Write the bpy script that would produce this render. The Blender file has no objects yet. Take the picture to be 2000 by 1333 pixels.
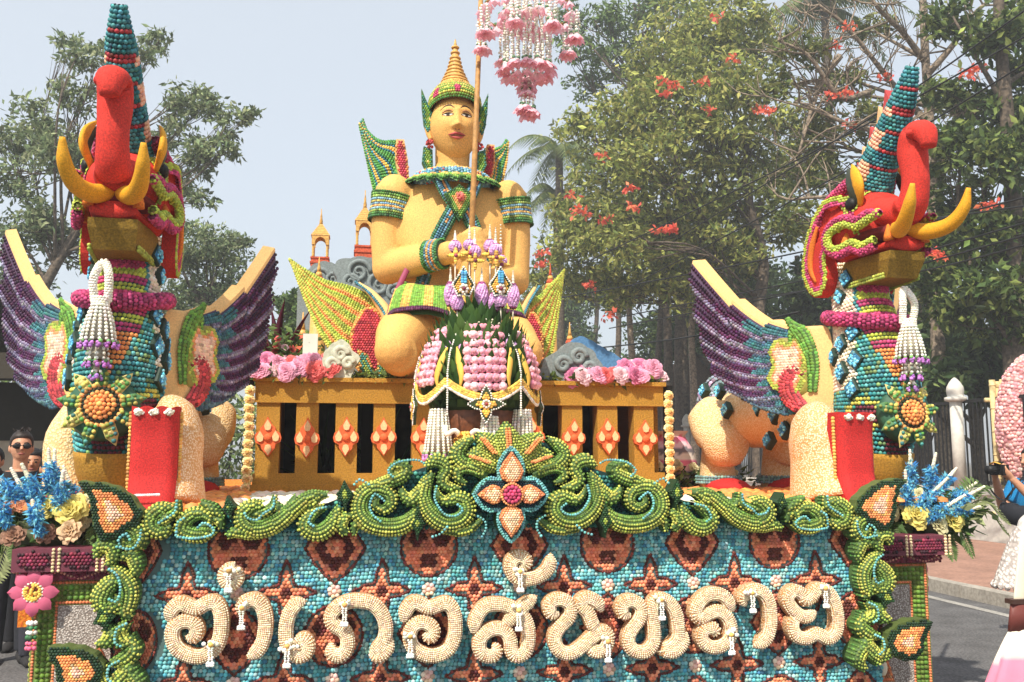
import bpy, math, random
import numpy as np
from mathutils import Vector, Matrix
from mathutils.geometry import tessellate_polygon
R = random.Random(7); rng = np.random.default_rng(7); pi = math.pi; rad = math.radians
SC = bpy.context.scene; COL = SC.collection; PX2 = None

# ---------------------------------------------------------------- camera, sky, sun, exposure
CAMZ = 1.6; PITCH = rad(7.31); YAW = rad(9.70)
cd = bpy.data.cameras.new('camera'); cam = bpy.data.objects.new('camera', cd); COL.objects.link(cam)
cam.location = (0, 0, CAMZ); cam.rotation_euler = (pi/2 + PITCH, 0, -YAW)
cd.sensor_width = 36; cd.lens = 32.4; cd.clip_end = 5000; SC.camera = cam
world = bpy.data.worlds.new('World'); SC.world = world; world.use_nodes = True
nt = world.node_tree; sky = nt.nodes.new('ShaderNodeTexSky'); sky.sky_type = 'NISHITA'; sky.sun_disc = False
SUN_EL, SUN_AZ = 50, 218          # azimuth: clockwise from +Y, so the sun stands behind the camera and to its left
sky.sun_elevation = rad(SUN_EL); sky.sun_rotation = rad(SUN_AZ); sky.dust_density = 2.0; sky.air_density = 1.0; sky.ozone_density = 2.0
# thin white overcast veil in front of the blue: even everywhere
veil = nt.nodes.new('ShaderNodeMix'); veil.data_type = 'RGBA'; veil.inputs[0].default_value = 0.57; veil.inputs[7].default_value = (6.4, 6.75, 6.9, 1)
nt.links.new(sky.outputs[0], veil.inputs[6]); nt.links.new(veil.outputs[2], nt.nodes['Background'].inputs[0]); nt.nodes['Background'].inputs[1].default_value = 0.106
sl = bpy.data.lights.new('sun', 'SUN'); sun = bpy.data.objects.new('sun', sl); COL.objects.link(sun)
sl.energy = 3.9; sl.angle = rad(0.6); sl.color = (1.0, 0.93, 0.80)
sd = Vector((math.sin(rad(SUN_AZ))*math.cos(rad(SUN_EL)), math.cos(rad(SUN_AZ))*math.cos(rad(SUN_EL)), math.sin(rad(SUN_EL))))
sun.rotation_euler = sd.to_track_quat('Z', 'Y').to_euler(); sun.location = (-10, -10, 20)
vs = SC.view_settings; vs.view_transform = 'Standard'; vs.look = 'None'; vs.gamma = 1; vs.use_curve_mapping = False; vs.exposure = 0.68
SC.cycles.max_bounces = 6; SC.cycles.transparent_max_bounces = 8; SC.cycles.use_denoising = True

# ---------------------------------------------------------------- small maths
CM = cam.rotation_euler.to_matrix()
def W(px, py, Y):                  # the place at distance Y down the road that the photograph shows at pixel (px, py)
    d = CM @ Vector(((px-1000)/1800, (666.5-py)/1800, -1)); t = Y/d.y
    return Vector((d.x*t, Y, CAMZ + d.z*t))
def G(px, py, z=0.0):
    d = CM @ Vector(((px-1000)/1800, (666.5-py)/1800, -1)); t = (z-CAMZ)/d.z
    return Vector((d.x*t, d.y*t, z))
def lin(c):
    c = np.asarray(c, float)/255.0
    return np.where(c <= .04045, c/12.92, ((c+.055)/1.055)**2.4)
def nrm(v): return v/np.maximum(np.linalg.norm(v, axis=-1, keepdims=True), 1e-9)
def cr(pts, n=40, closed=False):   # smooth curve through points (Catmull-Rom), n samples evenly in arc length
    p = np.asarray(pts, float); m = len(p)
    if m == 2: return p[0] + (p[1]-p[0])*np.linspace(0, 1, n)[:, None]
    if closed: e = np.vstack([p[-1], p, p[0], p[1]])
    else: e = np.vstack([2*p[0]-p[1], p, 2*p[-1]-p[-2]])
    out = []
    for i in range(len(e)-3):
        t = np.linspace(0, 1, 14, endpoint=False)[:, None]; a, b, c, d = e[i:i+4]
        out.append(.5*((2*b)+(c-a)*t+(2*a-5*b+4*c-d)*t**2+(3*b-a-3*c+d)*t**3))
    o = np.vstack(out+[e[-2:-1]]); return resamp(o, n)
def resamp(o, n):
    s = np.concatenate([[0], np.cumsum(np.linalg.norm(np.diff(o, axis=0), axis=1))]); q = np.linspace(0, s[-1], n)
    return np.stack([np.interp(q, s, o[:, k]) for k in range(o.shape[1])], 1)
def alen(o): return float(np.linalg.norm(np.diff(np.asarray(o, float), axis=0), axis=1).sum())
def ip(vals, n):                   # radii (or pairs) stretched over n samples
    v = np.asarray(vals, float)
    if v.ndim == 0: v = np.full(2, float(v))
    x = np.linspace(0, 1, len(v)); q = np.linspace(0, 1, n)
    if v.ndim == 1: return np.interp(q, x, v)
    return np.stack([np.interp(q, x, v[:, k]) for k in range(v.shape[1])], 1)
def frames(path, up=None, closed=False):
    p = np.asarray(path, float); T = np.gradient(p, axis=0)
    if closed: T = np.roll(p, -1, 0) - np.roll(p, 1, 0)
    T = nrm(T)
    if up is not None:
        U = np.broadcast_to(np.asarray(up, float), T.shape); N = nrm(U - (U*T).sum(1, keepdims=True)*T); return T, np.cross(T, N), N
    N = np.zeros_like(T); a = np.array([0, 0, 1.]) if abs(T[0, 2]) < .9 else np.array([0, -1., 0]); n = a - a.dot(T[0])*T[0]
    for i in range(len(T)):
        n = n - n.dot(T[i])*T[i]; n = n/np.linalg.norm(n); N[i] = n
    return T, np.cross(T, N), N
def rnd_unit(n): return nrm(rng.normal(size=(n, 3)))

# ---------------------------------------------------------------- mesh builder
class MB:
    def __init__(s): s.V = []; s.Q = []; s.T = []; s.C = []; s.n = 0
    def add(s, V, Q=None, T=None, col=None):
        V = np.asarray(V, float).reshape(-1, 3)
        if Q is not None and len(Q): s.Q.append(np.asarray(Q, int).reshape(-1, 4)+s.n)
        if T is not None and len(T): s.T.append(np.asarray(T, int).reshape(-1, 3)+s.n)
        c = np.asarray((200, 200, 200) if col is None else col, float)
        s.C.append(np.broadcast_to(c, V.shape) if c.ndim == 1 else c); s.V.append(V); s.n += len(V); return s
    def box(s, lo, hi, col=None, M=None):
        lo = np.minimum(lo, hi) if False else np.asarray(lo, float); hi = np.asarray(hi, float)
        V = np.array([[x, y, z] for x in (lo[0], hi[0]) for y in (lo[1], hi[1]) for z in (lo[2], hi[2])])
        if M is not None: V = V @ np.array(M.to_3x3()).T + np.array(M.translation)
        return s.add(V, [(0, 1, 3, 2), (4, 6, 7, 5), (0, 4, 5, 1), (2, 3, 7, 6), (0, 2, 6, 4), (1, 5, 7, 3)], None, col)
    def tube(s, path, r, n=10, up=None, col=None, cap=True, closed=False, k=None):
        p = np.asarray(path, float); m = len(p); rr = ip(r, m)
        if rr.ndim == 1: rr = np.stack([rr, rr], 1)
        T, L, N = frames(p, up, closed); a = np.linspace(0, 2*pi, n, endpoint=False)
        V = p[:, None]+L[:, None]*(rr[:, 0, None, None]*np.cos(a)[None, :, None])+N[:, None]*(rr[:, 1, None, None]*np.sin(a)[None, :, None])
        i = np.arange(m if closed else m-1)[:, None]; j = np.arange(n)[None]; i2 = (i+1) % m; j2 = (j+1) % n
        Q = np.stack([i*n+j, i*n+j2, i2*n+j2, i2*n+j], -1).reshape(-1, 4); Tr = []
        V = V.reshape(-1, 3)
        if cap and not closed:
            V = np.vstack([V, p[0], p[-1]]); c0 = m*n; jj = np.arange(n)
            Tr = np.vstack([np.stack([np.full(n, c0), (jj+1) % n, jj], 1), np.stack([np.full(n, c0+1), (m-1)*n+jj, (m-1)*n+(jj+1) % n], 1)])
        return s.add(V, Q, Tr, col)
    def lathe(s, prof, n=16, c=(0, 0, 0), col=None, M=None):     # prof: list of (r, z), bottom to top
        pr = np.asarray(prof, float); a = np.linspace(0, 2*pi, n, endpoint=False); m = len(pr)
        V = np.stack([pr[:, 0, None]*np.cos(a), pr[:, 0, None]*np.sin(a), np.broadcast_to(pr[:, 1, None], (m, n))], -1).reshape(-1, 3)
        V = np.vstack([V, [0, 0, pr[0, 1]], [0, 0, pr[-1, 1]]])
        i = np.arange(m-1)[:, None]; j = np.arange(n)[None]; j2 = (j+1) % n
        Q = np.stack([i*n+j, i*n+j2, (i+1)*n+j2, (i+1)*n+j], -1).reshape(-1, 4); jj = np.arange(n)
        T = np.vstack([np.stack([np.full(n, m*n), (jj+1) % n, jj], 1), np.stack([np.full(n, m*n+1), (m-1)*n+jj, (m-1)*n+(jj+1) % n], 1)])
        if M is not None: V = V @ np.array(M.to_3x3()).T + np.array(M.translation)
        return s.add(V + np.asarray(c, float), Q, T, col)
    def ball(s, c, r, n=10, m=7, col=None, M=None):
        r = np.broadcast_to(np.asarray(r, float), (3,)); t = np.linspace(-pi/2, pi/2, m)[1:-1]
        s0 = MB(); s0.lathe([(math.cos(x), math.sin(x)) for x in t], n)
        V = s0.V[0].copy(); V[-2, 2] = -1; V[-1, 2] = 1; V = V*r
        if M is not None: V = V @ np.array(M.to_3x3()).T
        return s.add(V+np.asarray(c, float), s0.Q[0], s0.T[0], col)
    def prism(s, poly, y0, y1, col=None, dome=0):                # outline in (x, z), extruded from y0 (front) to y1 (back)
        P = np.asarray(poly, float); n = len(P)
        tri = tessellate_polygon([[Vector((x, z, 0)) for x, z in P]])
        V = np.vstack([np.stack([P[:, 0], np.full(n, y0), P[:, 1]], 1), np.stack([P[:, 0], np.full(n, y1), P[:, 1]], 1)])
        j = np.arange(n); j2 = (j+1) % n
        T = np.vstack([np.array(tri), np.array(tri)[:, ::-1]+n]); return s.add(V, np.stack([j, j2, n+j2, n+j], 1), T, col)
    def grid(s, P, col=None, closed=False):                      # P (m, n, 3)
        m, n = P.shape[:2]; i = np.arange(m-1)[:, None]; j = np.arange(n if closed else n-1)[None]; j2 = (j+1) % n
        Q = np.stack([i*n+j, i*n+j2, (i+1)*n+j2, (i+1)*n+j], -1).reshape(-1, 4)
        c = None if col is None else (np.asarray(col, float).reshape(-1, 3) if np.asarray(col).ndim > 1 else col)
        return s.add(P.reshape(-1, 3), Q, None, c)
    def mesh(s, name, mat, smooth=True):
        V = np.vstack(s.V); me = bpy.data.meshes.new(name); Q = np.vstack(s.Q) if s.Q else np.zeros((0, 4), int); T = np.vstack(s.T) if s.T else np.zeros((0, 3), int)
        me.vertices.add(len(V)); me.vertices.foreach_set('co', V.astype(np.float32).ravel())
        me.loops.add(len(Q)*4+len(T)*3); me.polygons.add(len(Q)+len(T))
        me.loops.foreach_set('vertex_index', np.concatenate([Q.ravel(), T.ravel()]).astype(np.int32))
        st = np.concatenate([np.arange(len(Q))*4, len(Q)*4+np.arange(len(T))*3]).astype(np.int32)
        me.polygons.foreach_set('loop_start', st)
        me.polygons.foreach_set('use_smooth', np.full(len(st), smooth)); 
        a = me.color_attributes.new('Col', 'FLOAT_COLOR', 'POINT'); C = lin(np.clip(np.vstack(s.C), 0, 255))
        a.data.foreach_set('color', np.hstack([C, np.ones((len(C), 1))]).astype(np.float32).ravel())
        me.update(calc_edges=True); me.validate()
        for m in (mat if isinstance(mat, (list, tuple)) else [mat]): me.materials.append(m)
        return me
    def build(s, name, mat, parent=None, smooth=True, stuff=False, label=None):
        return link(name, s.mesh(name, mat, smooth), parent, stuff, label)
def link(name, me, parent=None, stuff=False, label=None):
    o = bpy.data.objects.new(name, me); COL.objects.link(o)
    if parent is not None: o.parent = parent
    if stuff: o['kind'] = 'stuff'
    if label: o['label'] = label
    return o
def tag(o, label, cat, group=None, kind=None):
    o['label'] = label; o['category'] = cat
    if group: o['group'] = group
    if kind: o['kind'] = kind
    return o
def struct(o): o['kind'] = 'structure'; return o
def thing(name, label, cat, loc=(0, 0, 0), rz=0, group=None, sc=1):
    o = bpy.data.objects.new(name, None); COL.objects.link(o); o.location = loc; o.rotation_euler = (0, 0, rz); o.scale = (sc,)*3 if not hasattr(sc, '__len__') else sc
    o.empty_display_size = .1
    return tag(o, label, cat, group)
def kids(o): return [c for c in bpy.data.objects if c.parent is o]
def dup(src, label=None, loc=None, rz=None, parent=None, sc=None, rot=None):       # a thing with its parts and their sub-parts
    c = src.copy(); COL.objects.link(c)
    if parent is not None: c.parent = parent
    if label: c['label'] = label
    if loc is not None: c.location = loc
    if rz is not None: c.rotation_euler = (0, 0, rz)
    if rot is not None: c.rotation_euler = rot
    if sc is not None: c.scale = (sc,)*3 if not hasattr(sc, '__len__') else sc
    for k in kids(src):
        d = k.copy(); COL.objects.link(d); d.parent = c
        for g in kids(k): e = g.copy(); COL.objects.link(e); e.parent = d
    return c

# ---------------------------------------------------------------- materials
MAT = {}
def mat(name, col=(200, 200, 200), rough=.7, bump=0, scale=60, var=.12, kind='noise', attr=False, trans=0, metal=0, col2=None, bscale=None, spec=.35, dist=.004, big=0):
    m = bpy.data.materials.new(name); m.use_nodes = True; t = m.node_tree; b = t.nodes['Principled BSDF']; N = t.nodes.new; Lk = t.links.new
    b.inputs['Roughness'].default_value = rough; b.inputs['Metallic'].default_value = metal; b.inputs['Specular IOR Level'].default_value = spec
    tc = N('ShaderNodeTexCoord'); no = N('ShaderNodeTexNoise'); no.inputs['Scale'].default_value = scale; no.inputs['Detail'].default_value = 5; Lk(tc.outputs['Object'], no.inputs['Vector'])
    if attr: a = N('ShaderNodeAttribute'); a.attribute_name = 'Col'; base = a.outputs['Color']
    else:
        c = N('ShaderNodeMix'); c.data_type = 'RGBA'; r1 = N('ShaderNodeMapRange'); r1.inputs[1].default_value = .35; r1.inputs[2].default_value = .65
        tex = no
        if kind == 'voronoi': tex = N('ShaderNodeTexVoronoi'); tex.inputs['Scale'].default_value = scale; Lk(tc.outputs['Object'], tex.inputs['Vector']); r1.inputs[1].default_value = .15; r1.inputs[2].default_value = .6
        Lk(tex.outputs[0], r1.inputs[0]); Lk(r1.outputs[0], c.inputs[0])
        c.inputs[6].default_value = (*lin(col), 1); c.inputs[7].default_value = (*lin(col2 if col2 else [x*(1-var) for x in col]), 1); base = c.outputs[2]
    if big or attr:                                              # slow wear / dye variation
        n2 = N('ShaderNodeTexNoise'); n2.inputs['Scale'].default_value = 3.1 if not attr else 9; n2.inputs['Detail'].default_value = 4; Lk(tc.outputs['Object'], n2.inputs['Vector'])
        mr = N('ShaderNodeMapRange'); mr.inputs[1].default_value = .3; mr.inputs[2].default_value = .7; mr.inputs[3].default_value = 1-(big or .12); mr.inputs[4].default_value = 1+(big or .12)*.6; Lk(n2.outputs[0], mr.inputs[0])
        hs = N('ShaderNodeHueSaturation'); hs.inputs['Saturation'].default_value = .92 if attr else 1.0; Lk(mr.outputs[0], hs.inputs['Value']); Lk(base, hs.inputs['Color']); base = hs.outputs[0]
    Lk(base, b.inputs['Base Color'])
    if bump:
        bp = N('ShaderNodeBump'); bp.inputs['Strength'].default_value = bump; bp.inputs['Distance'].default_value = dist; src = no
        if kind == 'voronoi' or bscale:
            src = N('ShaderNodeTexVoronoi') if kind == 'voronoi' else N('ShaderNodeTexNoise'); src.inputs['Scale'].default_value = bscale or scale; Lk(tc.outputs['Object'], src.inputs['Vector'])
            if kind == 'voronoi': bp.invert = True
        Lk(src.outputs[0], bp.inputs['Height']); Lk(bp.outputs[0], b.inputs['Normal'])
    if trans:
        tr = N('ShaderNodeBsdfTranslucent'); Lk(base, tr.inputs[0]); mx = N('ShaderNodeMixShader'); mx.inputs[0].default_value = trans
        Lk(b.outputs[0], mx.inputs[1]); Lk(tr.outputs[0], mx.inputs[2]); Lk(mx.outputs[0], t.nodes['Material Output'].inputs[0])
    MAT[name] = m; return m
mat('bead', attr=True, rough=.58, spec=.3)
mat('paint', attr=True, rough=.6, bump=.25, scale=90, dist=.002)
mat('petal', attr=True, rough=.6, trans=.35)
mat('leaf', attr=True, rough=.6, trans=.34, spec=.2)
mat('bark', (112, 98, 84), .9, .8, 14, .45, dist=.03, big=.25)
mat('barkpale', (160, 142, 122), .9, .6, 16, .4, dist=.02, big=.2)
mat('rice', (248, 226, 186), .65, .9, 84, kind='voronoi', col2=(226, 184, 126), dist=.006, big=.1)
mat('ricefine', (252, 236, 206), .6, .9, 105, kind='voronoi', col2=(214, 160, 100), dist=.004, big=.08)
mat('felt', (222, 60, 48), .85, .6, 130, .22, dist=.003, big=.16)
mat('redpad', (214, 48, 46), .8, .7, 150, .25, dist=.003, big=.15)
mat('tusk', (240, 172, 36), .7, .5, 140, .16, dist=.002, big=.12)
mat('orange', (238, 130, 44), .8, .5, 130, .2, dist=.002, big=.12)
mat('foam', (247, 200, 132), .8, .35, 120, .10, dist=.002, big=.08)
mat('skin', (244, 188, 106), .74, .7, 130, .16, dist=.003, big=.10)
mat('mustard', (192, 142, 52), .85, .8, 110, .2, dist=.004, big=.16)
mat('gold', (232, 178, 96), .5, .4, 60, .18, dist=.003, big=.1)
mat('cloud', (150, 162, 158), .85, .5, 70, .14, dist=.004, big=.12)
mat('dark', (22, 20, 18), .8, 0, 20, .3)
mat('asphalt', (112, 110, 110), .95, .7, 46, .32, dist=.008, big=.3)
mat('concrete', (176, 168, 156), .92, .6, 25, .18, dist=.006, big=.16)
mat('whitewall', (214, 210, 200), .85, .35, 12, .08, dist=.004, big=.12)
mat('iron', (34, 33, 34), .6, .2, 40, .3)
mat('bamboo', (228, 204, 146), .6, .4, 22, .14, dist=.003, big=.1)
mat('wood', (196, 146, 84), .6, .3, 30, .2)
mat('cloth', attr=True, rough=.85, bump=.3, scale=60, dist=.003)
mat('hide', attr=True, rough=.55, bump=.15, scale=120, dist=.001)

# ---------------------------------------------------------------- seeds and dried flowers stuck on, as real little domes
_t = [(0, 0, 1.)]+[(math.cos(a)*.80, math.sin(a)*.80, .6) for a in np.arange(6)*pi/3]+[(math.cos(a), math.sin(a), -.15) for a in np.arange(6)*pi/3+pi/6]
BT = np.array(_t); BQ = []; BTR = [(0, 1+i, 1+(i+1) % 6) for i in range(6)]
for i in range(6): BTR += [(1+i, 7+i, 1+(i+1) % 6), (1+(i+1) % 6, 7+i, 7+(i+1) % 6)]
BTR = np.array(BTR)
def add_beads(mb, P, N, r, C, jit=.10, sq=.85, wob=.12):
    P = np.asarray(P, float).reshape(-1, 3); n = len(P)
    if n == 0: return mb
    N = nrm(np.broadcast_to(np.asarray(N, float), P.shape)); r = np.broadcast_to(np.asarray(r, float), (n,))*(1+rng.uniform(-wob, wob, n))
    N = nrm(N+rng.normal(size=N.shape)*.10)
    a = np.where(np.abs(N[:, 2:3]) < .9, np.array([[0, 0, 1.]]), np.array([[1., 0, 0]])); A = nrm(np.cross(a, N)); B = np.cross(N, A)
    V = P[:, None]+r[:, None, None]*(A[:, None]*BT[None, :, 0:1]+B[:, None]*BT[None, :, 1:2]+N[:, None]*BT[None, :, 2:3]*sq)
    C = np.broadcast_to(np.asarray(C, float), (n, 3)); C = C*(1+rng.normal(size=(n, 1))*jit)+rng.normal(size=(n, 3))*5
    T = (BTR[None]+(np.arange(n)*13)[:, None, None]).reshape(-1, 3)
    return mb.add(V.reshape(-1, 3), None, T, np.repeat(np.clip(C, 0, 255), 13, 0))
def rows_on_sweep(path, r, s, up=None, arc=(0, 2*pi), closed=False):
    # seed positions in rings along a sweep: P, N, t (0..1), theta, lateral (-1..1)
    p = np.asarray(path, float); L = alen(p); m = max(2, int(round(L/s))); q = resamp(p, m+1)
    rr = ip(r, m+1); rr = np.stack([rr, rr], 1) if rr.ndim == 1 else rr
    T, La, Nn = frames(q, up, closed); oP, oN, ot, oa = [], [], [], []
    for i in range(m+1):
        a = np.linspace(arc[0], arc[1], 60); e = np.stack([rr[i, 0]*np.cos(a), rr[i, 1]*np.sin(a)], 1)
        l = np.concatenate([[0], np.cumsum(np.linalg.norm(np.diff(e, axis=0), axis=1))]); k = max(3, int(round(l[-1]/s)))
        full = abs(arc[1]-arc[0]-2*pi) < 1e-3; g = np.linspace(0, l[-1], k+1)[:-1] if full else np.linspace(0, l[-1], k)
        if full and i % 2: g = g + l[-1]/k/2
        b = np.interp(g, l, a); c, s_ = np.cos(b)[:, None], np.sin(b)[:, None]
        oP.append(q[i]+La[i]*rr[i, 0]*c+Nn[i]*rr[i, 1]*s_); oN.append(La[i]*c/rr[i, 0]+Nn[i]*s_/rr[i, 1]); ot.append(np.full(len(b), i/m)); oa.append(b)
    return np.vstack(oP), nrm(np.vstack(oN)), np.concatenate(ot), np.concatenate(oa)
def poly_dist(q, poly):            # distance to the outline, positive inside
    q = np.asarray(q, float); p = np.asarray(poly, float); b = np.roll(p, -1, 0); d = np.full(len(q), 1e9); ins = np.zeros(len(q), bool)
    for u, v in zip(p, b):
        w = v-u; t = np.clip(((q-u)@w)/max(w@w, 1e-12), 0, 1); d = np.minimum(d, np.linalg.norm(q-u-t[:, None]*w, axis=1))
        c = ((u[1] > q[:, 1]) != (v[1] > q[:, 1])) & (q[:, 0] < (v[0]-u[0])*(q[:, 1]-u[1])/(v[1]-u[1]+1e-12)+u[0]); ins ^= c
    return np.where(ins, d, -d)
def hexfill(poly, s, inset=0):
    p = np.asarray(poly, float); lo, hi = p.min(0), p.max(0); g = []
    for j, z in enumerate(np.arange(lo[1], hi[1]+s, s*.87)):
        x = np.arange(lo[0], hi[0]+s, s)+(s/2 if j % 2 else 0); g.append(np.stack([x, np.full(len(x), z)], 1))
    g = np.vstack(g); d = poly_dist(g, p); k = d > inset; return g[k], d[k]
def pick(bands, d):                # colour by distance: [(limit, colour), ...] ascending
    C = np.zeros((len(d), 3)); done = np.zeros(len(d), bool)
    for lim, c in bands:
        k = (~done) & (d < lim); C[k] = c; done |= k
    C[~done] = bands[-1][1]; return C
def relief(mb, base, poly, y0, th, bands, s, h=0, side=(40, 70, 40), edge=None):
    # a flat cut-out with its own thickness, front at y0 covered with seeds coloured in bands from the rim inwards
    base.prism(poly, y0, y0+th, side); g, d = hexfill(poly, s, s*.25); n = len(g)
    dm = max(d.max(), 1e-6) if n else 1; hh = h*np.sqrt(np.clip(d/dm, 0, 1)) if n else 0
    add_beads(mb, np.stack([g[:, 0], y0-hh, g[:, 1]], 1), (0, -1, 0), s*.54, pick(bands, d))
    if edge is not None:
        o = resamp(np.vstack([poly, poly[:1]]), max(4, int(alen(np.vstack([poly, poly[:1]]))/s)))
        add_beads(mb, np.stack([o[:, 0], np.full(len(o), y0), o[:, 1]], 1), (0, -1, 0), s*.56, edge)
PAL = dict(teal=(40, 140, 148), teal2=(84, 176, 178), dteal=(24, 84, 92), lime=(172, 186, 44), green=(92, 140, 36), dgreen=(36, 78, 34), yel=(222, 190, 60), mag=(186, 40, 100), red=(206, 44, 44),
           oran=(232, 120, 60), peach=(245, 190, 140), maroon=(98, 34, 28), cream=(248, 226, 188), purple=(92, 34, 88), dpurp=(62, 34, 66), lilac=(164, 142, 176), white=(246, 240, 226), pink=(240, 150, 165))
# ================================================================ SETTING: road, pavement, wall, fence
def quadsheet(name, x0, x1, y0, y1, z, m, n=1):
    b = MB(); xs = np.linspace(x0, x1, n+1); ys = np.linspace(y0, y1, n+1)
    b.grid(np.stack([np.stack([xs, np.full(n+1, y), np.full(n+1, z)], 1) for y in ys])); return struct(b.build(name, m, None, False))
quadsheet('road', -400, 7.18, -60, 400, 0, MAT['asphalt'])
quadsheet('ground', 11.4, 400, -60, 400, .10, mat('soil', (96, 84, 58), .95, .5, 9, .35, dist=.02, big=.2))
mat('paving', (170, 130, 112), .9, .5, 26, .16, dist=.004, big=.2)
quadsheet('pavement', 7.18, 11.4, -60, 400, .14, MAT['paving'])
quadsheet('road_edge_line', 6.62, 6.74, -60, 300, .004, mat('linepaint', (176, 171, 163), .85, .2, 40, .2, big=.2))
kb = thing('kerb', 'rough grey concrete kerb along the pavement', 'kerb', (7.1, 0, 0)); kb['kind'] = 'structure'; del kb['category']
m0 = MB(); m0.box((-.09, -.49, -.05), (.09, .49, .145)); me0 = m0.mesh('kerb_stone', MAT['concrete'], False)
for i in range(44):
    o = link('kerb_stone', me0, kb); o.location = (R.uniform(-.006, .006), i*1.0+.5, R.uniform(-.006, .006)); o.rotation_euler = (0, R.uniform(-.02, .02), R.uniform(-.008, .008))
WX = 11.35
wl = thing('low_wall', 'white rendered low wall under the dark iron fence', 'wall', (WX, 0, .1))
b = MB(); b.box((-.09, 4, 0), (.09, 60, .86)); b.build('wall_face', MAT['whitewall'], wl, False)
b = MB(); b.box((-.14, 4, .86), (.14, 60, .98)); b.build('coping', MAT['whitewall'], wl, False)
fn = thing('iron_fence', 'dark iron bar fence with white posts behind the pavement', 'fence', (WX, 0, 1.08))
b = MB()
for y in np.arange(4.2, 60, .12):
    b.box((-.012, y-.012, .06), (.012, y+.012, 1.62))
b.build('bars', MAT['iron'], fn, False, stuff=True)
for z in (.10, 1.60):
    b = MB(); b.box((-.026, 4, z-.03), (.026, 60, z+.03)); b.build('rail', MAT['iron'], fn, False)
pm = MB(); pm.lathe([(.115, 0), (.115, 1.62)], 16); pme = pm.mesh('post', MAT['whitewall'])
fm = MB(); fm.lathe([(.12, 1.60), (.2, 1.62), (.2, 1.68), (.14, 1.70), (.15, 1.74), (.16, 1.80), (.15, 1.88), (.10, 1.97), (.05, 2.03), (.012, 2.06)], 16); fme = fm.mesh('finial', MAT['whitewall'])
for y in (8.8, 12.3, 15.8, 19.4, 23, 26.6, 30.2):
    p = link('post', pme, fn); p.location = (-.12, y, 0); link('finial', fme, p)

# ================================================================ TREES
def leaves(mb, P, size, cols, up=.35, wid=.42, jit=.16, nbias=None):
    n = len(P); N = rnd_unit(n)+np.array([0, -.25, up]); N = nrm(N); D = rnd_unit(n); D[:, 2] -= .35; D = nrm(D-(D*N).sum(1, keepdims=True)*N); S = np.cross(D, N)
    l = size*1.15*rng.uniform(.6, 1.35, n)[:, None]; w = l*wid
    V = np.stack([P, P+D*l*.45+S*w*.5-N*l*.06, P+D*l, P+D*l*.45-S*w*.5-N*l*.06], 1)
    c = np.asarray(cols, float)[rng.integers(0, len(cols), n)]*(1+rng.normal(size=(n, 1))*jit)
    return mb.add(V.reshape(-1, 3), None, (np.array([[0, 1, 2], [0, 2, 3]])[None]+(np.arange(n)*4)[:, None, None]).reshape(-1, 3), np.repeat(np.clip(c, 0, 255), 4, 0))
def crown_pts(c, r, n, k, spread=.28):
    cl = rnd_unit(k)*(rng.uniform(.15, 1, (k, 1))**.5)*r+c; i = rng.integers(0, k, n)
    return cl[i]+rng.normal(size=(n, 3))*np.array([1, 1, .62])*np.mean(r)*spread, cl
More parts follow.
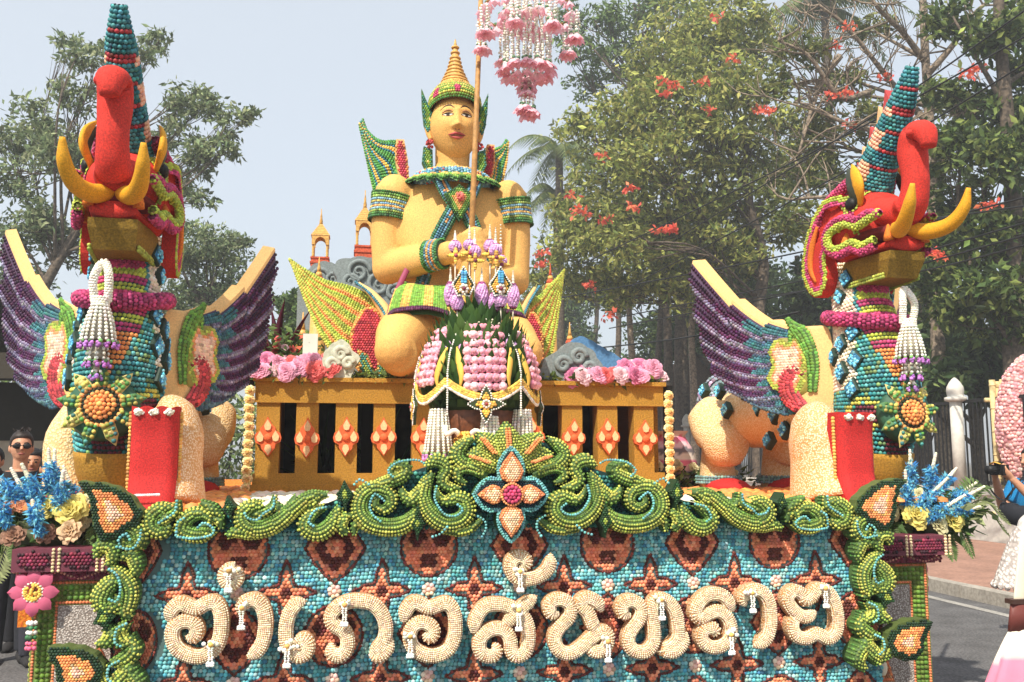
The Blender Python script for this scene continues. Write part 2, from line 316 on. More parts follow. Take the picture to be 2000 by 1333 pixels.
def tree(name, label, Y, trunk, tr, blobs, cols, leaf=.2, dens=1.0, bark='bark', cat='tree', group=None, sq=.75, bare=(), blossom=(), spread=.24, wid=.42, twigs=6, lv=1.0):
    pts = np.array([W(x, y, Y) for x, y in trunk]); base = pts[0].copy(); base[2] = 0.1
    t = thing(name, label, cat, tuple(base), group=group); pts = np.vstack([base, pts])-base
    s = np.linalg.norm(base[:2])/1800; bm = MB(); path = cr(pts, 24); bm.tube(path, ip(tr, 24), 9)
    lb = MB()
    def limb(c, r0):
        d = np.linalg.norm(path-c, axis=1)+np.maximum(0, path[:, 2]-c[2]+.3)*1.2; i = min(int(np.argmin(d)), 20); i = max(6, i-R.randint(0, 4)); a = path[i]
        mid = (a+c)/2+rng.normal(size=3)*np.linalg.norm(c-a)*.12+np.array([0, 0, .08*np.linalg.norm(c-a)])
        q = cr([a, mid, c], 12); bm.tube(q, np.linspace(r0, r0*.25, 12), 6); return q
    for (x, y, rp, dy) in blobs:
        c = np.array(W(x, y, Y+dy))-base; r = rp*s*(1+dy/Y); q = limb(c, min(ip(tr, 24).min()*.75, r*.11))
        n = int(dens*900*(rp/60.)**1.75*(.2/leaf)**1.1); k = max(10, int(n/46)); P, cl = crown_pts(c, np.array([r, r, r*sq]), n, k, spread)
        leaves(lb, P, leaf, cols, wid=wid)
        for e in cl[:twigs+int(rp/14)]:
            st = q[R.randint(5, 11)]; bm.tube(cr([st, (st+e)/2+rng.normal(size=3)*r*.1, e], 6), np.linspace(r*.028, r*.008, 6), 4, cap=False)
    for seg in bare:                                             # leafless limbs, drawn as chains with side twigs
        q = np.array([np.array(W(x, y, Y+d_)) for x, y, d_ in seg])-base; q = cr(q, 18); r0 = .085*s/.012; bm.tube(q, np.linspace(r0, r0*.3, 18), 6)
        for i in range(3, 18, 2):
            for _ in range(2):
                d = rnd_unit(1)[0]; d[2] = abs(d[2])*.7+.1; L = R.uniform(.5, 1.7)*s*90/1.0
                e = q[i]+d*L; m_ = q[i]+d*L*.5+rng.normal(size=3)*L*.12; bm.tube(cr([q[i], m_, e], 7), np.linspace(r0*.32, r0*.10, 7), 4, cap=False)
                for _ in range(2):
                    f = e+(rnd_unit(1)[0]*.6+np.array([0, 0, .25]))*L*.6; bm.tube(cr([m_, (m_+f)/2+rng.normal(size=3)*L*.06, f], 5), np.linspace(r0*.2, r0*.07, 5), 3, cap=False)
    bm.build('trunk', MAT[bark], t); lb.build('crown', MAT['leaf'], t, False, stuff=True)
    for (x, y, dy) in blossom:
        f = MB(); c = np.array(W(x, y, Y+dy))-base; P = c+rng.normal(size=(22, 3))*np.array([1.25, .8, .5])*s*5.5
        leaves(f, P, s*8.5, [(236, 84, 40), (226, 62, 34), (244, 110, 52)], up=.2, wid=.62, jit=.08); f.build('blossom', MAT['petal'], t, False)
    return t
GR1 = [(116, 130, 54), (144, 148, 66), (164, 172, 78), (104, 122, 58), (172, 176, 84), (136, 142, 66), (170, 164, 84)]
GR2 = [(100, 126, 64), (84, 110, 56), (120, 140, 74), (72, 96, 50)]
GR3 = [(86, 108, 48), (66, 88, 42), (106, 124, 56), (128, 140, 64), (56, 74, 36)]
GRL = [(128, 144, 98), (142, 154, 106), (112, 130, 88), (156, 162, 118), (98, 118, 80)]
GRD = [(66, 90, 46), (54, 76, 40), (84, 106, 54), (104, 120, 62), (46, 66, 36)]
GRY = [(150, 152, 66), (170, 164, 78), (120, 128, 54), (140, 138, 58)]
tree('tulip_tree', 'broad tulip tree in yellow green leaf, dotted with orange blossoms', 25, [(1480, 640), (1492, 520), (1470, 420), (1440, 330), (1400, 230)], [.30, .26, .22, .16, .1, .06],
     [(1150, 420, 70, 0), (1110, 480, 60, 1), (1200, 480, 70, -1), (1280, 430, 80, 0), (1370, 470, 80, 0), (1180, 330, 80, 1), (1270, 320, 90, -1), (1360, 360, 80, 0), (1450, 400, 70, 1), (1130, 250, 50, 1), (1210, 230, 80, 0), (1300, 210, 90, -1), (1390, 260, 80, -1), (1470, 290, 70, 0),
      (1290, 120, 70, 1), (1370, 130, 80, 0), (1440, 180, 80, -1), (1400, 60, 70, 0), (1480, 90, 60, 1), (1330, 40, 60, 1), (1540, 240, 60, 1), (1560, 340, 70, 1), (1430, 500, 60, 0), (1260, 540, 60, 1), (1330, 560, 70, 1), (1180, 560, 60, 1.5), (1090, 560, 50, 2), (1450, 20, 60, 0), (1530, 440, 50, 1)],
     GR1, .19, .95, blossom=[(1293, 158, -2.5), (1322, 166, -2.5), (1300, 182, -2.6), (1374, 158, -2.5), (1432, 116, -2.4), (1402, 34, -2), (1382, 212, -2.6), (1116, 381, -2), (1130, 408, -2), (1142, 418, -2), (1182, 428, -2.5), (1232, 366, -2.5), (1238, 406, -2.5), (1290, 450, -2.4), (1305, 449, -2.4), (1176, 305, -2), (1152, 556, -1), (1190, 616, -1), (1480, 216, -2), (1500, 217, -2), (1312, 448, -2.4), (1056, 494, -1), (1062, 516, -1)])
tree('shade_tree', 'tall darker tree rising behind the hanging pink flower chandelier', 31, [(1330, 640), (1340, 420), (1300, 260), (1240, 160)], [.3, .24, .16, .08],
     [(1120, 90, 45, 0), (1160, 40, 55, 0), (1210, 90, 60, 1), (1240, 20, 70, 0), (1180, 130, 45, 0), (1290, 60, 60, 2), (1340, 0, 60, 1), (1110, 30, 40, 1), (1260, 150, 50, 2), (1140, 170, 40, 1), (1420, -20, 60, 1)], GR2, .20, .75, twigs=7)
tree('bare_tree', 'pale half bare tree with grey twigs and sparse leaves', 19.5, [(1830, 640), (1822, 430), (1815, 240), (1806, 90), (1800, -60)], [.2, .17, .14, .11, .08], [(1560, 90, 45, 0), (1640, 150, 50, 1), (1600, 260, 50, 1), (1520, 160, 40, 0), (1680, 240, 50, 0), (1640, 340, 60, 1), (1560, 420, 60, 1), (1700, 60, 40, 1), (1740, 300, 50, 1), (1850, 330, 50, 0), (1860, 200, 40, 0), (1500, 350, 50, 2)],
     [(112, 122, 58), (134, 136, 70), (88, 104, 48)], .17, .6, bark='barkpale',
     bare=[[(1815, 330, 0), (1740, 270, -.5), (1650, 240, -.8), (1560, 200, -.6)], [(1812, 240, 0), (1740, 160, .4), (1660, 60, .2), (1600, 10, 0)], [(1806, 120, 0), (1760, 60, -.3), (1710, 10, -.6), (1690, -40, -.6)], [(1818, 400, 0), (1740, 350, -.4), (1640, 380, -.6), (1540, 390, -.4)], [(1808, 150, 0), (1860, 90, -.4), (1900, 30, -.8), (1960, -20, -1)], [(1700, 180, 0), (1640, 190, -.3), (1580, 110, -.5), (1520, 80, -.5)], [(1816, 300, 0), (1880, 240, -.3), (1940, 210, -.5)], [(1640, 110, 0), (1600, 170, 0), (1560, 300, 0)]],
     blossom=[(1630, 88, -.5), (1726, 147, -.8), (1622, 186, -.8), (1655, 180, -.8), (1660, 244, -.8), (1492, 217, -.5), (1900, 134, -1), (1915, 130, -1), (1655, 50, -.5)])
tree('broadleaf_tree', 'dark green large leaved tree at the picture edge, grey trunk', 16.6, [(1985, 800), (1975, 560), (1978, 380), (1966, 220), (1952, 60), (1950, -60)], [.24, .22, .2, .17, .13, .1],
     [(1930, 60, 60, 0), (1860, 30, 50, .6), (1990, 30, 60, .5), (1920, 220, 60, .8), (1880, 290, 60, 0), (1940, 330, 60, -.5), (2010, 260, 60, 0), (1870, 390, 50, .6), (1930, 450, 60, 0), (1990, 420, 60, .5), (1870, 480, 60, .8), (1940, 560, 65, -.3), (1990, 560, 60, .4), (1900, 600, 55, .3), (1960, 650, 50, .2), (1830, 530, 50, 1), (1850, 180, 40, 1), (2020, 130, 60, .5), (2030, 480, 60, 0), (1850, 600, 40, 1.2)],
     GR3, .185, .85, wid=.46, blossom=[(1938, 398, -.8), (1928, 400, -.8), (1815, 494, -.6), (1826, 492, -.6), (1835, 500, -.6), (1890, 146, -1)])
for i, (Y, x, y0, rp, top, lab) in enumerate([(38, 1300, 640, 64, 470, 'dense dark tree with thin trunk behind the right hand balcony flowers'), (44, 1160, 660, 56, 520, 'dark bushy tree just right of the deity statue'), (34, 1410, 640, 66, 520, 'dark green tree between tulip tree trunk and balcony'), (30, 1560, 640, 66, 500, 'dark leafy tree straight behind the purple wing'), (27, 1680, 650, 62, 520, 'shadowy tree behind the neck of the elephant on the pavement side'), (22.5, 1790, 690, 60, 610, 'dark tree behind the fence, beside the medallion'), (20, 1900, 690, 60, 640, 'dark bushy tree behind the white fence post'), (50, 1080, 660, 50, 560, 'distant green tree beside the golden lower wing')]):
    bl = []
    for _ in range(11): bl.append((x+R.uniform(-95, 95), R.uniform(top, 760), R.uniform(.7, 1.1)*rp, R.uniform(-2, 3)))
    tree('dense_tree', lab, Y, [(x, 720), (x+6, 600), (x-4, top)], [.18, .14, .08], bl, GRD if i != 3 else GR2, .26, 1.0, group='dark trees beyond the fence', twigs=3)
for Y, x, y, n, lab in [(24, 1808, 600, 7, 'slim yellow green conical tree right of the outer wing tip'), (27, 1462, 480, 6, 'narrow bright green column tree beside the tulip tree trunk')]:
    tree('column_tree', lab, Y, [(x, 760), (x, 640), (x, y-60)], [.1, .08, .04], [(x+R.uniform(-8, 8), y-60+k*40, 26+k*2.2, R.uniform(-.4, .4)) for k in range(n)], GRY if Y == 24 else GR2, .16, 2.2, twigs=1)
for Y, x0, lab in [(29, 1238, 'thin grey tree trunk left of the thatched roof'), (28, 1355, 'slender pale tree trunk right beside the thatched roof'), (33, 1205, 'thinnest of the bare trunks beside the pink balcony flowers'), (31, 1283, 'dark straight trunk directly behind the balcony corner')]:
    tree('young_tree', lab, Y, [(x0, 760), (x0+R.uniform(-8, 8), 640), (x0+R.uniform(-14, 14), 520), (x0+R.uniform(-20, 20), 430)], [.16, .13, .10, .05], [(x0+R.uniform(-30, 30), R.uniform(400, 500), 45, 0) for _ in range(3)], GR1, .22, .8, bark='barkpale' if Y in (29, 28) else 'bark')
tree('rain_tree', 'airy pale green tree behind the elephant on the road side', 22, [(40, 740), (60, 620), (120, 500), (170, 420), (210, 330)], [.22, .18, .14, .10, .06],
     [(215, 120, 44, 0), (150, 110, 34, 0), (130, 80, 22, .3), (310, 80, 26, .3), (285, 110, 24, 0), (60, 240, 52, 0), (20, 270, 44, .5), (150, 190, 40, 0), (110, 310, 56, -.4), (30, 350, 50, 0), (170, 290, 46, .5), (350, 200, 40, 0), (400, 205, 40, .3), (450, 235, 36, 0), (495, 225, 16, 0), (340, 260, 44, .5), (400, 300, 42, 0), (440, 290, 28, 0), (370, 350, 40, .4), (400, 385, 24, 0), (60, 430, 46, 0), (10, 470, 50, .4), (120, 470, 50, .6), (200, 520, 50, 1), (50, 540, 50, .5), (90, 610, 50, .8), (20, 620, 60, .2), (330, 420, 40, .6), (300, 330, 40, .6)],
     GRL, .14, .80, twigs=9)
tree('round_tree', 'low rounded grey green tree behind the inner dark purple wing', 26, [(400, 740), (400, 620), (395, 560)], [.2, .16, .1], [(400, 470, 56, 0), (440, 500, 50, 0), (350, 490, 50, 0), (360, 560, 66, .5), (430, 570, 60, 0), (320, 600, 60, .4), (400, 640, 66, 0), (470, 470, 24, 0), (480, 600, 50, .4)], GRL, .14, .9)
tree('small_tree', 'small green tree peeking out between the purple and the golden wing', 21, [(575, 720), (572, 640), (568, 590)], [.08, .06, .04], [(570, 590, 34, 0), (585, 630, 36, 0), (560, 650, 30, 0), (590, 680, 36, 0), (560, 700, 30, 0)], GR2, .15, 1.6)
def palm(label, Y, x, y, L, n=15, lean=0):
    c = np.array(W(x, y, Y)); base = np.array([c[0]+lean, Y, .1]); t = thing('palm_tree', label, 'palm', tuple(base), group='palms behind the tulip tree')
    b = MB(); b.tube(cr([(0, 0, 0), (-lean*.3, 0, c[2]*.5), tuple(c-base)], 14), [.22, .16, .14], 8); b.build('trunk', MAT['bark'], t)
    for k in range(n):
        a = 2*pi*k/n+R.uniform(-.2, .2); el = R.uniform(-.1, 1.1); d = np.array([math.cos(a), math.sin(a)*.9, 0]); s = np.linspace(0, 1, 16)[:, None]; l = L*R.uniform(.8, 1.1)
        q = (c-base)+d*l*s*math.cos(el*.6)+np.array([0, 0, 1.])*(l*.62*el*s-l*.75*s**2.2); f = MB(); f.tube(q, [.035, .01], 4, col=(120, 126, 66), cap=False); T, La, N = frames(q, (0, 0, 1))
        for sd_ in (-1, 1):
            for i in range(1, 16):
                for h in (0, .5):
                    o = q[i]-T[i]*h*l/16; ll = l*.26*math.sin(min(1, .15+i/15.)*pi*.92)+.1; e = o+La[i]*sd_*ll*.75+T[i]*ll*.45-np.array([0, 0, ll*.55]); w = T[i]*.032*L/2.4
                    f.add([o-w, o+w, e], None, [(0, 1, 2)], np.array(R.choice([(104, 124, 66), (84, 106, 52), (128, 140, 84)])))
        f.build('frond', MAT['leaf'], t, False)
palm('grey green palm with drooping fronds left of the tulip tree, higher one', 32, 1092, 290, 2.4)
palm('low palm with arching fronds beside the deity armlet', 33, 1088, 380, 2.0)
palm('high palm at the top edge above the bare tree', 30, 1610, 15, 3.4)
palm('small palm with fan of fronds under the tulip tree crown', 30, 1300, 470, 1.8)

hg = thing('hedge', 'long leafy hedge far behind the balcony and the float', 'hedge', (-1.5, 21, 0)); mb = MB(); n = 15000; P = np.stack([rng.uniform(-7.5, 6.5, n), rng.uniform(-.7, .7, n), rng.uniform(.1, 1, n)**.8*0+rng.uniform(.05, 3.3, n)], 1); P[:, 2] *= 1+.16*np.sin(P[:, 0]*1.7)+.08*np.sin(P[:, 0]*4.1); leaves(mb, P, .17, GRL[:2]+GR2+GRY[:1]); mb.build('foliage', MAT['leaf'], hg, False, stuff=True)
b = MB()
for x in np.arange(-7, 6.4, .7): b.tube(cr([(x, 0, 0), (x+R.uniform(-.2, .2), .1, 1.2), (x+R.uniform(-.4, .4), 0, 2.6)], 8), [.05, .02], 6)
b.build('stems', MAT['bark'], hg, stuff=True)
# ================================================================ WIRES, HUT, TENT
def wire(label, pts, r=.012):
    b = MB(); P = [np.array(W(*p)) for p in pts]; o = np.array(P[0]); q = cr([p-o for p in P], 30); b.tube(q, r, 5)
    e = b.build('cable', MAT['iron']); e.location = o; tag(e, label, 'cable', 'overhead cables by the trees')
wires = [(1000, 600, 2060, 372), (1130, 520, 2060, 40), (1210, 620, 2060, 420), (1190, 642, 2060, 445), (1230, 560, 2060, 90), (1300, 480, 2060, -20), (1420, 590, 2060, 465), (1450, 440, 2060, 395), (1060, 690, 1560, 610)]
wl_ = ['highest cable, crossing before the bare tree', 'steep thin cable over the tulip tree', 'cable passing just below the mouth of the right elephant', 'cable running near the outer wing tip of right elephant', 'steep cable through the middle of the tulip tree', 'steep cable close to the crest of the right elephant', 'lowest cable right of the jaw', 'cable passing behind the tusks', 'dark cable low over the balcony flowers']
for w_, l_ in zip(wires, ['dark ' + k for k in wl_]):
    xm, ym = (w_[0]+w_[2])/2, (w_[1]+w_[3])/2+14
    wire(l_, [(w_[0], w_[1], 24), (xm, ym, 15), (w_[2], w_[3], 10.6)], .015)
hut = thing('thatched_hut', 'small hut with brown thatched roof behind the balcony corner', 'hut', tuple(G(1352, 905, .1).xy)+(.1,)) if False else None
hc = np.array(W(1352, 690, 34)); hut = thing('thatched_hut', 'hut with steep brown thatched roof beyond the balcony corner', 'hut', (hc[0], 34, .1)); hz = hc[2]
b = MB(); s0 = np.linspace(0, 1, 9)
for sgn in (-1, 1):
    for fz in (0, 1):
        pass
P = np.stack([np.stack([np.linspace(-.12, .12, 13)*(1-k)+np.linspace(-1.9, 1.9, 13)*k, np.where(np.arange(13) % 2, -.05, .05)*k-1.4*k, np.full(13, hz-.1-(1.9*k**1.25))], 1) for k in s0]); b.grid(P, (124, 92, 70))
P2 = P.copy(); P2[..., 1] *= -1; b.grid(P2[:, ::-1], (124, 92, 70)); 
for sgn in (0, -1): b.grid(np.stack([P[:, sgn], P2[:, sgn]], 1), (104, 78, 60))
b.build('roof', mat('thatch', (126, 94, 72), .95, .8, 30, .4, dist=.03), hut, False)
b = MB(); b.box((-1.4, -1.1, 0), (1.4, 1.1, hz-1.75)); b.build('wall', mat('hutwall', (92, 70, 54), .9, .4, 14, .3), hut, False)
# market tent at the roadside
tc = np.array(W(60, 780, 13)); tent = thing('canopy_tent', 'dark roofed canopy tent with cream cloth behind the onlookers', 'tent', (tc[0], 13.5, 0))
b = MB(); zt = 2.95
P = np.array([[[-2.6, -2, zt-.15], [0, -2, zt+.75], [1.3, -2, zt+.25], [1.75, -2, zt-.15]], [[-2.6, 3, zt-.1], [0, 3, zt+.8], [1.3, 3, zt+.3], [1.75, 3, zt-.1]]]); b.grid(P, (70, 66, 52)); Pl = P.copy(); Pl[..., 2] -= .04; b.grid(Pl[::-1], (44, 40, 34))
for r_ in (0, 1): b.grid(np.stack([P[r_], Pl[r_]], 0), (60, 56, 46))
b.build('roof', MAT['cloth'], tent, False)
for x, y in [(-2.5, -1.9), (-.05, -1.9), (1.62, -1.9), (-2.5, 2.9), (0, 2.9), (1.62, 2.9)]:
    b = MB(); b.tube([(x, y, 0), (x, y, zt-.1)], .035, 8); b.build('pole', MAT['iron'], tent)
for z, y in ((zt-.22, -1.9), (zt-.42, -1.9), (zt-.3, 2.9)):
    b = MB(); b.tube([(-2.5, y, z), (1.62, y, z)], .02, 6); b.build('brace', MAT['iron'], tent)
b = MB(); xs = np.linspace(-2.5, 1.6, 40); P = np.stack([np.stack([xs, 2.8+.05*np.sin(xs*9)+0*xs, np.full(40, z)], 1) for z in (.3, 1.2, zt-1.0)]); b.grid(P, (214, 196, 172)); b.build('back_cloth', MAT['cloth'], tent)
b = MB(); b.box((-2.6, 2.74, zt-1.05), (1.7, 2.78, zt-.1), (52, 46, 38)); b.box((-2.6, -2.02, zt-.42), (1.75, -1.98, zt-.12), (58, 52, 42)); b.build('shade_sheets', MAT['cloth'], tent, False, stuff=True)  # dark sheets added below the roof, their colour standing in for its shade
b = MB()
for i in range(5): b.tube(cr([(-2.2+i*.8, -1.9, zt-.3), (-1.8+i*.8, -1.9, zt-.55), (-1.4+i*.8, -1.9, zt-.3)], 10), .014, 5)
b.build('cord', MAT['iron'], tent)
# ================================================================ FLOAT: deck, front panel, name letters, scroll border
XC, YP, DZ = 0.68, 4.2, 1.38
def pp(x, y, Y=YP): w = W(x, y, Y); return np.array([w.x, w.z])          # picture point -> (X, Z) on an upright plane
def pps(l, Y=YP, o=(0, 0), s=1.0): return np.array([pp(o[0]+x/s, o[1]+y/s, Y) for x, y in l])
fl = thing('parade_float', 'long flower covered parade float with blue seed front panel and Thai lettering', 'parade float', (0, 0, 0))
b = MB(); b.box((XC-1.66, YP+.16, .75), (XC+1.80, 5.2, DZ), (206, 118, 40)); b.box((XC-2.35, 5.2, .75), (XC+2.35, 10.6, DZ), (206, 118, 40)); b.build('deck', mat('marigold', (236, 150, 44), .9, 1, 70, .3, col2=(214, 96, 40), dist=.012, big=.25), fl, False)
b = MB(); b.box((XC-1.75, YP+.25, .30), (XC+1.75, 10.2, .75)); b.build('chassis', MAT['dark'], fl, False)
for x in (-1.45, 1.45):
    for y in (5.4, 8.9):
        b = MB(); M_ = Matrix.Translation((XC+x, y, .42)) @ Matrix.Rotation(pi/2, 4, 'Y'); b.lathe([(.2, -.14), (.4, -.13), (.42, 0), (.4, .13), (.2, .14)], 20, M=M_); b.build('wheel', MAT['dark'], fl)
# marigold and chrysanthemum heads scattered on the deck
P = np.stack([rng.uniform(XC-2.4, XC+2.4, 2600), rng.uniform(YP+.25, 7.2, 2600), np.full(2600, DZ+.004)], 1); mb = MB()
wh = (np.abs(P[:, 0]-XC) < 1.25) & (P[:, 1] < 6.0)
add_beads(mb, P, (0, 0, 1), .035, np.where(wh[:, None], np.array([[240, 228, 200]]), np.array([[236, 140, 36]])), sq=.6, wob=.3); mb.build('petal_carpet', MAT['bead'], fl, stuff=True)
# --- panel
TL, BR = pp(250, 985), pp(1722, 985); x0, x1 = XC-1.66, XC+1.83; z0, z1 = .42, 1.37
b = MB(); b.box((x0, YP, z0), (x1, YP+.15, z1), (84, 112, 110)); pn = b.build('front_panel', MAT['paint'], fl, False)
s0 = .0176; cx, rz = .4105, .372
ox, oz = pp(838, 1068)                                                    # a round medallion of the lattice
def motif_star():
    o = []
    for k in range(4):
        L = .124 if k % 2 == 0 else .134; A = k*pi/2
        for l, h in ((.29, -.235), (.60, -.195), (.85, -.09), (1.04, 0), (.85, .09), (.60, .195), (.29, .235)): o.append((L*l*math.cos(A)-.130*h*math.sin(A), L*l*math.sin(A)+.130*h*math.cos(A)))
    return np.array(o)
def motif_round(): t = np.arange(36)*2*pi/36; return np.stack([np.cos(t)*.126, np.sin(t)*.128], 1)
def motif_diamond():
    o = []
    for k in range(4):
        a, b_ = [np.array(v) for v in (((.130, 0), (0, .150), (-.130, 0), (0, -.150), (.130, 0))[k:k+2])]
        for t in np.arange(6)/6.: o.append((a+(b_-a)*t)*(1+.12*math.sin(t*pi)))
    return np.array(o)
MR, OR = (98, 40, 32), (224, 118, 72)
def motif_mesh(kind):
    poly = {'star': motif_star, 'round': motif_round, 'diamond': motif_diamond}[kind](); mb = MB(); g, d = hexfill(poly, .0172, .012); x, z = np.abs(g[:, 0]), g[:, 1]; r = np.hypot(x, z)
    C = np.where((rng.random(len(g)) < .5)[:, None], np.array([OR]), np.array([[234, 142, 96]]))
    if kind == 'star': C[r < .024] = (96, 36, 28)
    elif kind == 'round':
        C[(np.hypot(x-.052, z-.034) < .040) | (np.hypot(x-.045, z-.07) < .02) | ((x < .034) & (z < -.036) & (z > -.098))] = MR; C[r < .034] = (224, 120, 84)
    else:
        C[(d > .036) & (r > .040)] = MR
    add_beads(mb, np.stack([g[:, 0], np.zeros(len(g)), g[:, 1]], 1), (0, -1, 0), .0104, C, jit=.12)
    for k_, rr in ((1.0, .0078),):
        o = np.vstack([poly, poly[:1]])*k_; o = resamp(o, int(alen(o)/.0115)); add_beads(mb, np.stack([o[:, 0], np.full(len(o), -.002), o[:, 1]], 1), (0, -1, 0), rr, MR, jit=.2)
    return poly, mb.mesh(kind+'_motif', MAT['bead'])
MM = {k: motif_mesh(k) for k in ('star', 'round', 'diamond')}
mb = MB(); g = np.vstack([[(0, 0)], [(.021*math.cos(a), .021*math.sin(a)) for a in np.arange(7)*2*pi/7]]); add_beads(mb, np.stack([g[:, 0], np.full(8, -.003), g[:, 1]], 1), (0, -1, 0), .0115, (240, 200, 174)); rme = mb.mesh('rosette', MAT['bead'])
gx, gz = np.arange(x0+.01, x1-.005, s0), np.arange(z0+.01, z1-.005, s0*.95); X, Z = np.meshgrid(gx, gz); X = X+rng.normal(size=X.shape)*.0013+.005*np.sin(Z*9+X*3)+((np.arange(len(gz)) % 3)*s0*.2)[:, None]; Z = Z+rng.normal(size=Z.shape)*.0011+.006*np.sin(X*5)
XZ = np.stack([X.ravel(), Z.ravel()], 1); keep = np.ones(len(XZ), bool)
for i in range(-7, 8):
    for j in range(-1, 3):
        for kind, c in (('round' if (i+j) % 2 == 0 else 'diamond', (ox+i*cx, oz-j*rz)), ('star', (ox+(i+.5)*cx, oz-(j+.5)*rz)), ('rosette', (ox+i*cx, oz-(j+.5)*rz))):
            c = np.array(c)
            if not (x0-.02 < c[0] < x1+.02 and z0-.12 < c[1] < z1-(.13 if kind in ('star', 'rosette') else .02)): continue
            if kind == 'rosette': o = link('rosette', rme, pn); keep &= np.hypot(*(XZ-c).T) > .030
            else: o = link(kind+'_motif', MM[kind][1], pn); k = np.hypot(*(XZ-c).T) < .2; keep[k] &= poly_dist(XZ[k], MM[kind][0]+c) < -.004
            o.location = (c[0], YP-.001, c[1])
            if c[0] < x0+.1 or c[0] > x1-.1: o.scale = (.72, 1, 1)
XZ = XZ[keep]; n = len(XZ); C = np.where((rng.random(n) < .45)[:, None], np.array([[74, 164, 176]]), np.array([[112, 186, 190]])); C = np.where((rng.random(n) < .22)[:, None], np.array([[160, 204, 198]]), C); C = np.where((rng.random(n) < .10)[:, None], np.array([[52, 136, 166]]), C)
mb = MB(); add_beads(mb, np.stack([XZ[:, 0], np.full(n, YP-.001), XZ[:, 1]], 1), (0, -1, 0), .0100, C, jit=.10)
mb.build('seed_mosaic', MAT['bead'], pn, stuff=True)
# --- lettering
C1, C3, C4 = ((250, 930), 3.308), ((700, 1060), 4.0), ((1150, 1060), 3.636)
LET = [
 [(C1, [(262, 930), (285, 860), (340, 822), (400, 846), (450, 856), (500, 825), (560, 815), (598, 870), (606, 960), (594, 1050), (560, 1115), (480, 1165), (400, 1160), (325, 1120), (288, 1045), (300, 970), (365, 935), (425, 948), (450, 1000), (425, 1046), (385, 1040)])],
 [(C1, [(688, 590), (645, 595), (612, 640), (632, 694), (680, 706), (716, 668), (706, 622), (668, 618), (655, 650)])],
 [(C1, [(735, 885), (732, 850), (760, 812), (820, 800), (870, 845), (890, 940), (878, 1050), (842, 1125), (780, 1170)])],
 [(C1, [(1140, 812), (1080, 832), (1035, 910), (1020, 1010), (1035, 1100), (1095, 1165), (1150, 1145), (1165, 1085), (1125, 1050), (1085, 1075)])],
 [(C1, [(1312, 1085), (1320, 1150), (1385, 1155), (1420, 1090), (1402, 1010), (1320, 950), (1318, 885), (1395, 822), (1490, 806), (1580, 826), (1640, 890), (1666, 970), (1655, 1060), (1610, 1120), (1570, 1165)]), (C3, [(100, 865), (150, 890), (215, 845), (258, 765)])],
 [(C3, [(352, 612), (368, 540), (420, 470), (480, 474), (545, 512), (620, 490), (690, 472), (742, 530), (758, 640), (748, 750), (695, 842), (600, 882), (505, 872), (425, 815), (400, 730), (430, 645), (505, 620), (572, 655), (588, 708), (550, 745), (515, 715)])],
 [(C3, [(897, 700), (915, 605), (980, 505), (1080, 480), (1190, 505), (1285, 575), (1325, 670), (1325, 780), (1300, 860), (1235, 888), (1195, 850), (1185, 760), (1150, 695), (1090, 668), (1015, 688), (955, 745), (945, 830), (985, 880), (1055, 885), (1080, 830), (1058, 795)]), (C3, [(1135, 655), (1220, 560), (1310, 478), (1382, 425)])],
 [(C3, [(1262, 196), (1300, 180), (1305, 130), (1250, 108), (1197, 142), (1192, 210), (1235, 276), (1310, 288), (1420, 258), (1490, 190), (1500, 98)])],
 [(C3, [(1560, 558), (1505, 555), (1490, 480), (1560, 440), (1648, 480), (1650, 575), (1570, 660), (1530, 750), (1565, 840), (1650, 866), (1730, 822), (1790, 770), (1850, 722), (1915, 690), (1950, 750), (1915, 838), (1840, 848), (1780, 800)]), (C3, [(1900, 530), (1860, 462), (1780, 432), (1730, 480), (1790, 545), (1830, 640), (1880, 690)])],
 [(C4, [(290, 520), (240, 505), (238, 435), (310, 412), (368, 460), (360, 540), (300, 620), (278, 700), (315, 765), (400, 775), (458, 710), (460, 600), (445, 480), (480, 405), (550, 410), (608, 480), (630, 580), (630, 680), (570, 745), (520, 760), (600, 775), (660, 720), (685, 640)])],
 [(C4, [(1022, 480), (955, 380), (860, 365), (785, 420), (755, 500), (785, 540), (845, 505), (915, 485), (980, 530), (1008, 620), (985, 700), (915, 742), (845, 735), (800, 680), (812, 620), (865, 602), (900, 630), (878, 655)])],
 [(C4, [(1112, 440), (1088, 400), (1125, 352), (1205, 338), (1268, 400), (1290, 515), (1282, 620), (1250, 690), (1180, 735)])],
 [(C4, [(1605, 495), (1530, 530), (1450, 480), (1408, 400), (1450, 342), (1510, 365), (1530, 410), (1580, 385), (1620, 330), (1690, 345), (1740, 420), (1765, 530), (1752, 640), (1690, 682), (1615, 645), (1540, 682), (1465, 655), (1445, 570), (1495, 522)])]]
mat('grainletter', (250, 232, 200), .6, 1, 150, kind='voronoi', col2=(204, 142, 84), dist=.006)
GAR = [((538, 1085), C1), ((655, 610), C1), ((738, 850), C1), ((1030, 1095), C1), ((1400, 830), C1), ((405, 730), C3), ((1250, 525), C3), ((1262, 222), C3), ((1945, 770), C3), ((512, 405), C4), ((1005, 650), C4), ((1155, 355), C4), ((1672, 322), C4)]
YL = YP-.085
